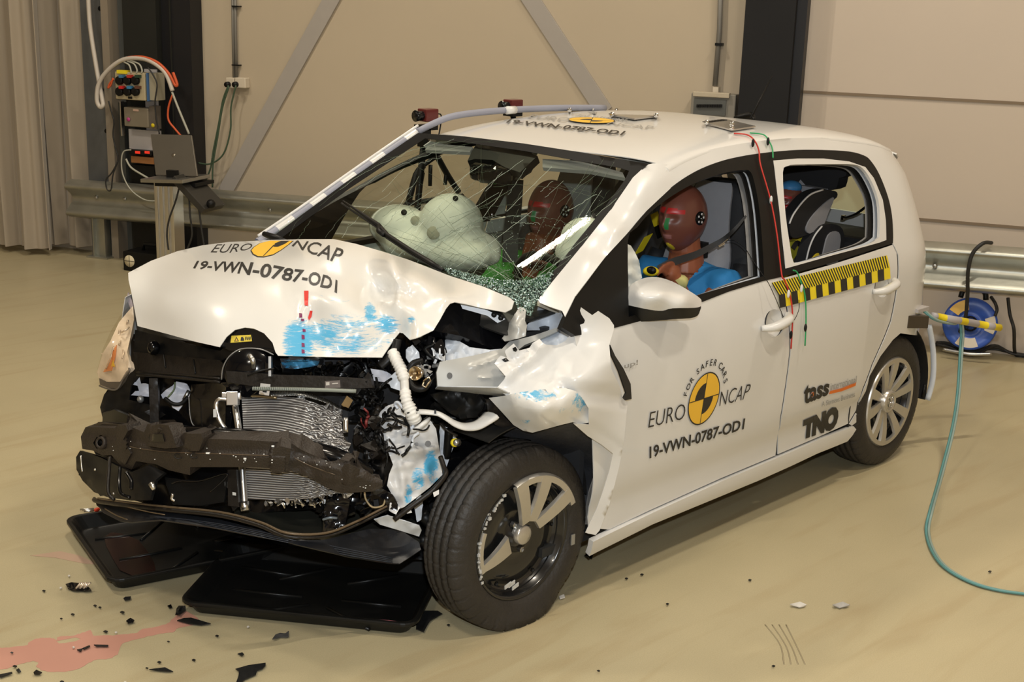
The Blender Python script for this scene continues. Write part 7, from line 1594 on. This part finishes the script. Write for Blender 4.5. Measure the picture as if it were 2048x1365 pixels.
for pts in ([(817, 405), (832, 350), (847, 332)], [(836, 403), (846, 345)], [(860, 372), (861, 330)], [(874, 312), (895, 350), (917, 384)], [(890, 370), (893, 340)]):
    r_ = .014 if len(pts) != 2 else .009
    MB().tube([P(a, b, y=.92) for a, b in pts], r_, 8, res=3).build('bar', BLK, rig)
p0, p1 = P(812, 408, y=.92), P(925, 392, y=.92); MB().tube([p0, p1], .012, 8).build('cross_bar', BLK, rig)
for p in (p0, p1): MB().tube([p, Vector((p.x, p.y, .0))], .014, 8).build('leg', BLK, rig)
p0, p1 = P(846, 332, y=.92), P(874, 312, y=.92); MB().tube([p0, p1], .010, 8).build('cross_bar', BLK, rig)
# ---- drip trays
TR_ = mat('black drip tray plastic', (.008, .008, .0075), .34, var=.3, scale=6, spec=.35); PINK = mat('pink coolant', (.55, .17, .19), .15)
def tray(name, A, B, Dd, zr, lab, ribs, pink=None, pm=None, keep='v'):
    A, B, Dd = Vector(A), Vector(B), Vector(Dd); u = (B-A); v = (Dd-A); u.z = v.z = 0; Lu, Lv = u.length, v.length; u.normalize(); v.normalize()
    if keep == 'v': u = (u-v*u.dot(v)).normalized()
    else: v = (v-u*v.dot(u)).normalized()
    o = Vector((A.x, A.y, 0)); cen = o+u*Lu/2+v*Lv/2
    t = thing('drip_tray', lab, 'tray', cen)
    def rr(ins, z, r): 
        out = []; hx, hy = Lu/2-ins, Lv/2-ins
        for sx, sy, a0 in ((1, 1, 0), (-1, 1, 90), (-1, -1, 180), (1, -1, 270)):
            for k in range(6): an = math.radians(a0+18*k); out.append(cen+u*(sx*(hx-r)+r*math.cos(an))+v*(sy*(hy-r)+r*math.sin(an))+Z*z)
        return out
    loops = [rr(.035, .002, .035), rr(.012, zr-.012, .05), rr(.0, zr-.014, .05), rr(.0, zr, .05), rr(.014, zr, .045), rr(.045, .008, .035)]
    n = 24; vs = [p for L in loops for p in L]; fs = [(i*n+k, i*n+(k+1) % n, (i+1)*n+(k+1) % n, (i+1)*n+k) for i in range(5) for k in range(n)]+[tuple(range(n))[::-1], tuple(5*n+k for k in range(n))]
    MB().add(vs, fs).build('pan', TR_, t, bevel=.004)
    x = MB()
    for (a0, b0, a1, b1) in ribs:
        p, q = cen+u*a0*Lu+v*b0*Lv+Z*.010, cen+u*a1*Lu+v*b1*Lv+Z*.010; x.tube([p, q], .006, 6)
    x.build('floor_ribs', TR_, t)
    if pink:
        x = MB(); ring_ = [cen+u*(pink[0]+pink[2]*math.cos(k*.524)*(1+.15*math.sin(k*2)))*Lu+v*(pink[1]+pink[3]*math.sin(k*.524))*Lv+Z*.0105 for k in range(12)]; x.add(ring_, [tuple(range(12))]); x.build('coolant_pool', pm or PINK, t, solid=.001)
    return t
zr = .055
R8 = [(-.36, -.1, -.05, -.1), (.12, -.1, .38, -.1), (-.2, .12, .0, .38), (.1, .15, .3, .35), (-.25, -.42, .0, -.2), (.08, -.22, .3, -.45), (-.4, .25, -.15, .2)]
tray('t', P(354, 1203, z=zr), P(832, 1251, z=zr), P(452, 1078, z=zr), zr, 'black square drip tray under the car, nearer the crushed front wheel', R8, (.36, -.35, .07, .05), keep='u')
a, b, c = P(218, 1164, z=zr), P(401, 1137, z=zr), P(127, 1034, z=zr); b = a+(b-a).normalized()*(c-a).length*1.15
tray('t', a, b, c, zr, 'black square drip tray at the left, partly under the nearer tray', R8, (-.30, -.05, .09, .36), mat('dark red film', (.016, .005, .004), .12))
x = MB(); 
for k in range(3): x.tube([P(160+k*4, 1020+k*2, z=.06), P(188, 1018+k*2, z=.06)], .003, 6)
tag(x.build('metal_strip', ALU), 'small shiny ribbed metal strip lying on the rim of the left drip tray', 'scrap')
tag(MB().ell(P(194, 1020, z=.07), (.012, .008, .008)).build('red_cap', mat('red plastic', (.6, .05, .02), .3)), 'small red plastic bit on the far left tray rim', 'scrap')
# ---- puddle and debris
pud = [(-30, 485), (60, 482), (180, 465), (200, 440), (255, 420), (330, 415), (375, 432), (378, 412), (400, 410), (490, 402), (540, 385), (600, 366), (610, 385), (620, 402), (750, 402), (850, 392), (900, 385), (940, 360), (1000, 352), (1100, 330), (1130, 300), (1160, 275), (1230, 240), (1310, 285), (1300, 325), (1250, 338), (1170, 355), (1155, 378), (1100, 385), (1000, 402), (900, 428), (820, 447), (790, 480), (785, 520), (740, 550), (690, 560), (640, 560), (590, 582), (520, 622), (430, 642), (330, 642), (270, 630), (240, 605), (258, 580), (225, 572), (180, 578), (100, 602), (50, 620), (-30, 632)]
hole = [(372, 440), (430, 428), (500, 415), (532, 425), (500, 440), (430, 452), (390, 455)]
pf_ = lambda L: [(a/3.303, 1150+b/3.303) for a, b in L]
def jit(L): 
    r_ = random.Random(2); out = []
    for i in range(len(L)):
        a, b = L[i], L[(i+1) % len(L)]
        for k in range(4): t = k/4; out.append((a[0]+(b[0]-a[0])*t+r_.uniform(-4, 4), a[1]+(b[1]-a[1])*t+r_.uniform(-2.5, 2.5)))
    return out
PUD = mat('thin pink coolant film', (.49, .25, .19), .45, var=.06, scale=5)
o = patch('coolant_puddle', pf_(jit(pud)), flat(z=.0007), PUD, None, step=12, holes=[pf_(hole)], solid=.0003); tag(o, 'pink coolant puddle spilled on the floor at the lower left', 'puddle')
o = patch('coolant_puddle', [(60, 1112), (120, 1103), (160, 1112), (200, 1130), (170, 1128), (110, 1116)], flat(z=.001), mat('faint pink stain', (.48, .33, .24), .3), None, step=10, solid=.0006); tag(o, 'faint pink stain on the floor left of the left drip tray', 'puddle')
DEB = mat('black plastic shard', (.014, .014, .014), .35, var=.3)
def deb(pts, lab, m=DEB, th=.003, lift=0., cr=.004, nm='plastic_shard', g=None):
    c = (sum(p[0] for p in pts)/len(pts), sum(p[1] for p in pts)/len(pts))
    def sf(a, b): return P(a, b, z=th+lift+.004+cr*abs(noise.noise(Vector((a/6, b/6, c[0])))))
    o = patch(nm, pts, sf, m, None, step=5, solid=th); return tag(o, lab, 'shard' if 'shard' in nm else nm.split('_')[-1], g)
z6 = pf_
deb(z6([(1170, 302), (1215, 286), (1262, 284), (1392, 322), (1330, 332), (1250, 322)]), 'black diamond shaped shard lying on the pink stain in front of the tray')
deb(z6([(1555, 622), (1640, 598), (1695, 590), (1755, 582), (1755, 600), (1735, 620), (1700, 632), (1690, 660), (1620, 690), (1590, 712), (1560, 712), (1575, 670), (1578, 640)]), 'large angular black shard at the bottom edge of the photo')
deb(z6([(985, 625), (1040, 618), (1090, 612), (1145, 640), (1060, 634)]), 'long thin black triangular shard left of the large bottom shard')
deb(z6([(1798, 425), (1820, 395), (1850, 385), (1885, 388), (1905, 372), (1908, 410), (1850, 412)]), 'curled dark grey shard in front of the near drip tray', mat('dark grey shard', (.06, .06, .06), .4), cr=.012)
deb(z6([(815, 155), (828, 146), (865, 143), (862, 160), (825, 168)]), 'small black shard just below the corner of the left tray')
deb(z6([(832, 305), (850, 292), (862, 285), (888, 300), (880, 315), (845, 318)]), 'small shiny black shard between the trays and the pink puddle', BLKG, cr=.012)
deb(z6([(1105, 205), (1130, 196), (1138, 215), (1120, 220)]), 'tiny black and white shard left of the near tray corner', BLKG)
deb(z6([(1160, 262), (1165, 225), (1180, 205), (1220, 205), (1228, 235), (1185, 265)]), 'crumpled black lump under the left corner of the near tray', DEB, cr=.03)
deb(z6([(620, 462), (716, 464), (716, 472), (640, 472)]), 'thin black stick lying on the pink puddle, the right one')
deb(z6([(545, 485), (590, 466), (596, 472), (555, 492)]), 'short slanting black stick lying on the pink puddle')
deb(z6([(508, 495), (548, 486), (535, 506)]), 'small black triangle beside the slanting stick on the pink puddle')
deb(z6([(105, 628), (125, 618), (140, 640), (120, 645)]), 'small black wedge shard at the lower edge of the pink puddle')
deb(z6([(220, 645), (240, 628), (278, 645), (260, 655), (225, 655)]), 'folded dark shard at the bottom of the pink puddle, right of the wedge', BLKG, cr=.01)
deb(z6([(-10, 660), (80, 642), (82, 650), (0, 678)]), 'black sliver at the left edge of the photo near the bottom corner')
deb(z6([(1570, 522), (1600, 513), (1612, 525), (1595, 535)]), 'small black diamond shard above the large bottom shard')
deb([(833, 1240), (850, 1222), (875, 1222), (885, 1228), (860, 1242), (848, 1264), (832, 1258)], 'flat black shard between the near tray and the flat front wheel', cr=.006)
lm = deb(z6([(432, 62), (470, 50), (520, 55), (560, 62), (595, 90), (605, 105), (560, 108), (480, 104), (450, 88)]), 'broken shiny lamp reflector piece on the floor at the left', BLKG, cr=.01, nm='lamp_fragment')
x = MB()
for k in range(6): p = P(152+k*3.8, 1178-(k % 2)*1.5, z=.012); q = P(162+k*3.8, 1166, z=.030); x.tube([p, q], .0035, 6)
x.build('reflector_ribs', mat('pale reflector', (0, 0, 0)), lm)
rn = random.Random(9); spots = [(290, 105), (628, 202), (660, 214), (808, 246), (405, 288), (480, 260), (698, 374), (1112, 440), (1280, 562), (1052, 576), (970, 615), (78, 514), (98, 603), (1434, 402), (410, 705)]
for a, b in spots: a, b = z6([(a, b)])[0]; s_ = rn.uniform(1.6, 3.2); deb([(a-s_*1.6, b), (a-s_*.2, b-s_*.7), (a+s_*1.5, b-s_*.1), (a+s_*.5, b+s_*.8)], 'tiny black plastic crumb scattered on the floor in front of the car', th=.003, g='tiny black crumbs on the floor')
for a, b in ((1253, 1157), (1335, 1208), (1284, 1149), (1547, 1332), (1197, 1342), (897, 1250), (1980, 1143), (1500, 1160)): s_ = 2.2; deb([(a-s_*1.6, b), (a-s_*.2, b-s_*.7), (a+s_*1.5, b-s_*.1), (a+s_*.5, b+s_*.8)], 'tiny dark crumb scattered on the floor right of the front wheel', th=.003, g='tiny crumbs on the floor beside the car')
WHS = mat('white paint shard', (.62, .60, .56), .4)
deb([(1580, 1209), (1600, 1204), (1614, 1210), (1600, 1215)], 'thin curved white shard on the floor below the rear door, the left one', WHS, cr=.01); deb([(1665, 1210), (1685, 1204), (1700, 1210), (1680, 1216)], 'thin white shard on the floor below the rear wheel, the right one', mat('grey white shard', (.42, .41, .39), .4), cr=.01)
deb([(1066, 1214), (1080, 1208), (1092, 1214), (1078, 1220)], 'tiny white and black shard right in front of the flat tyre', WHS); deb([(1118, 1193), (1128, 1189), (1130, 1195), (1120, 1198)], 'tiny white shard beside the flat tyre', WHS)
deb([(1168, 1112), (1178, 1106), (1186, 1110), (1184, 1118), (1174, 1116)], 'small black scrap on the floor behind the flat front wheel', cr=.02)
for a, b in z6([(400, 85), (485, 478), (765, 380), (1638, 342), (825, 708), (455, 5)]): s_ = 2.2; deb([(a-s_, b), (a, b-s_*.7), (a+s_*1.4, b), (a, b+s_*.8)], 'tiny white crumb scattered on the floor in front of the car', WHS, g='tiny white crumbs on the floor')
# tyre skid marks
sk = mat('faint skid mark', (.37, .31, .20), .4)
for k in range(4): tag(MB().tube([P(1530+k*14, 1250, z=.0004), P(1560+k*12, 1290+k*3, z=.0004), P(1568+k*14, 1330, z=.0004)], .0022, 4, res=5, flat=.2).build('skid_mark', sk), 'one of the faint parallel skid marks on the floor at the lower right', 'mark', 'faint skid marks on the floor')
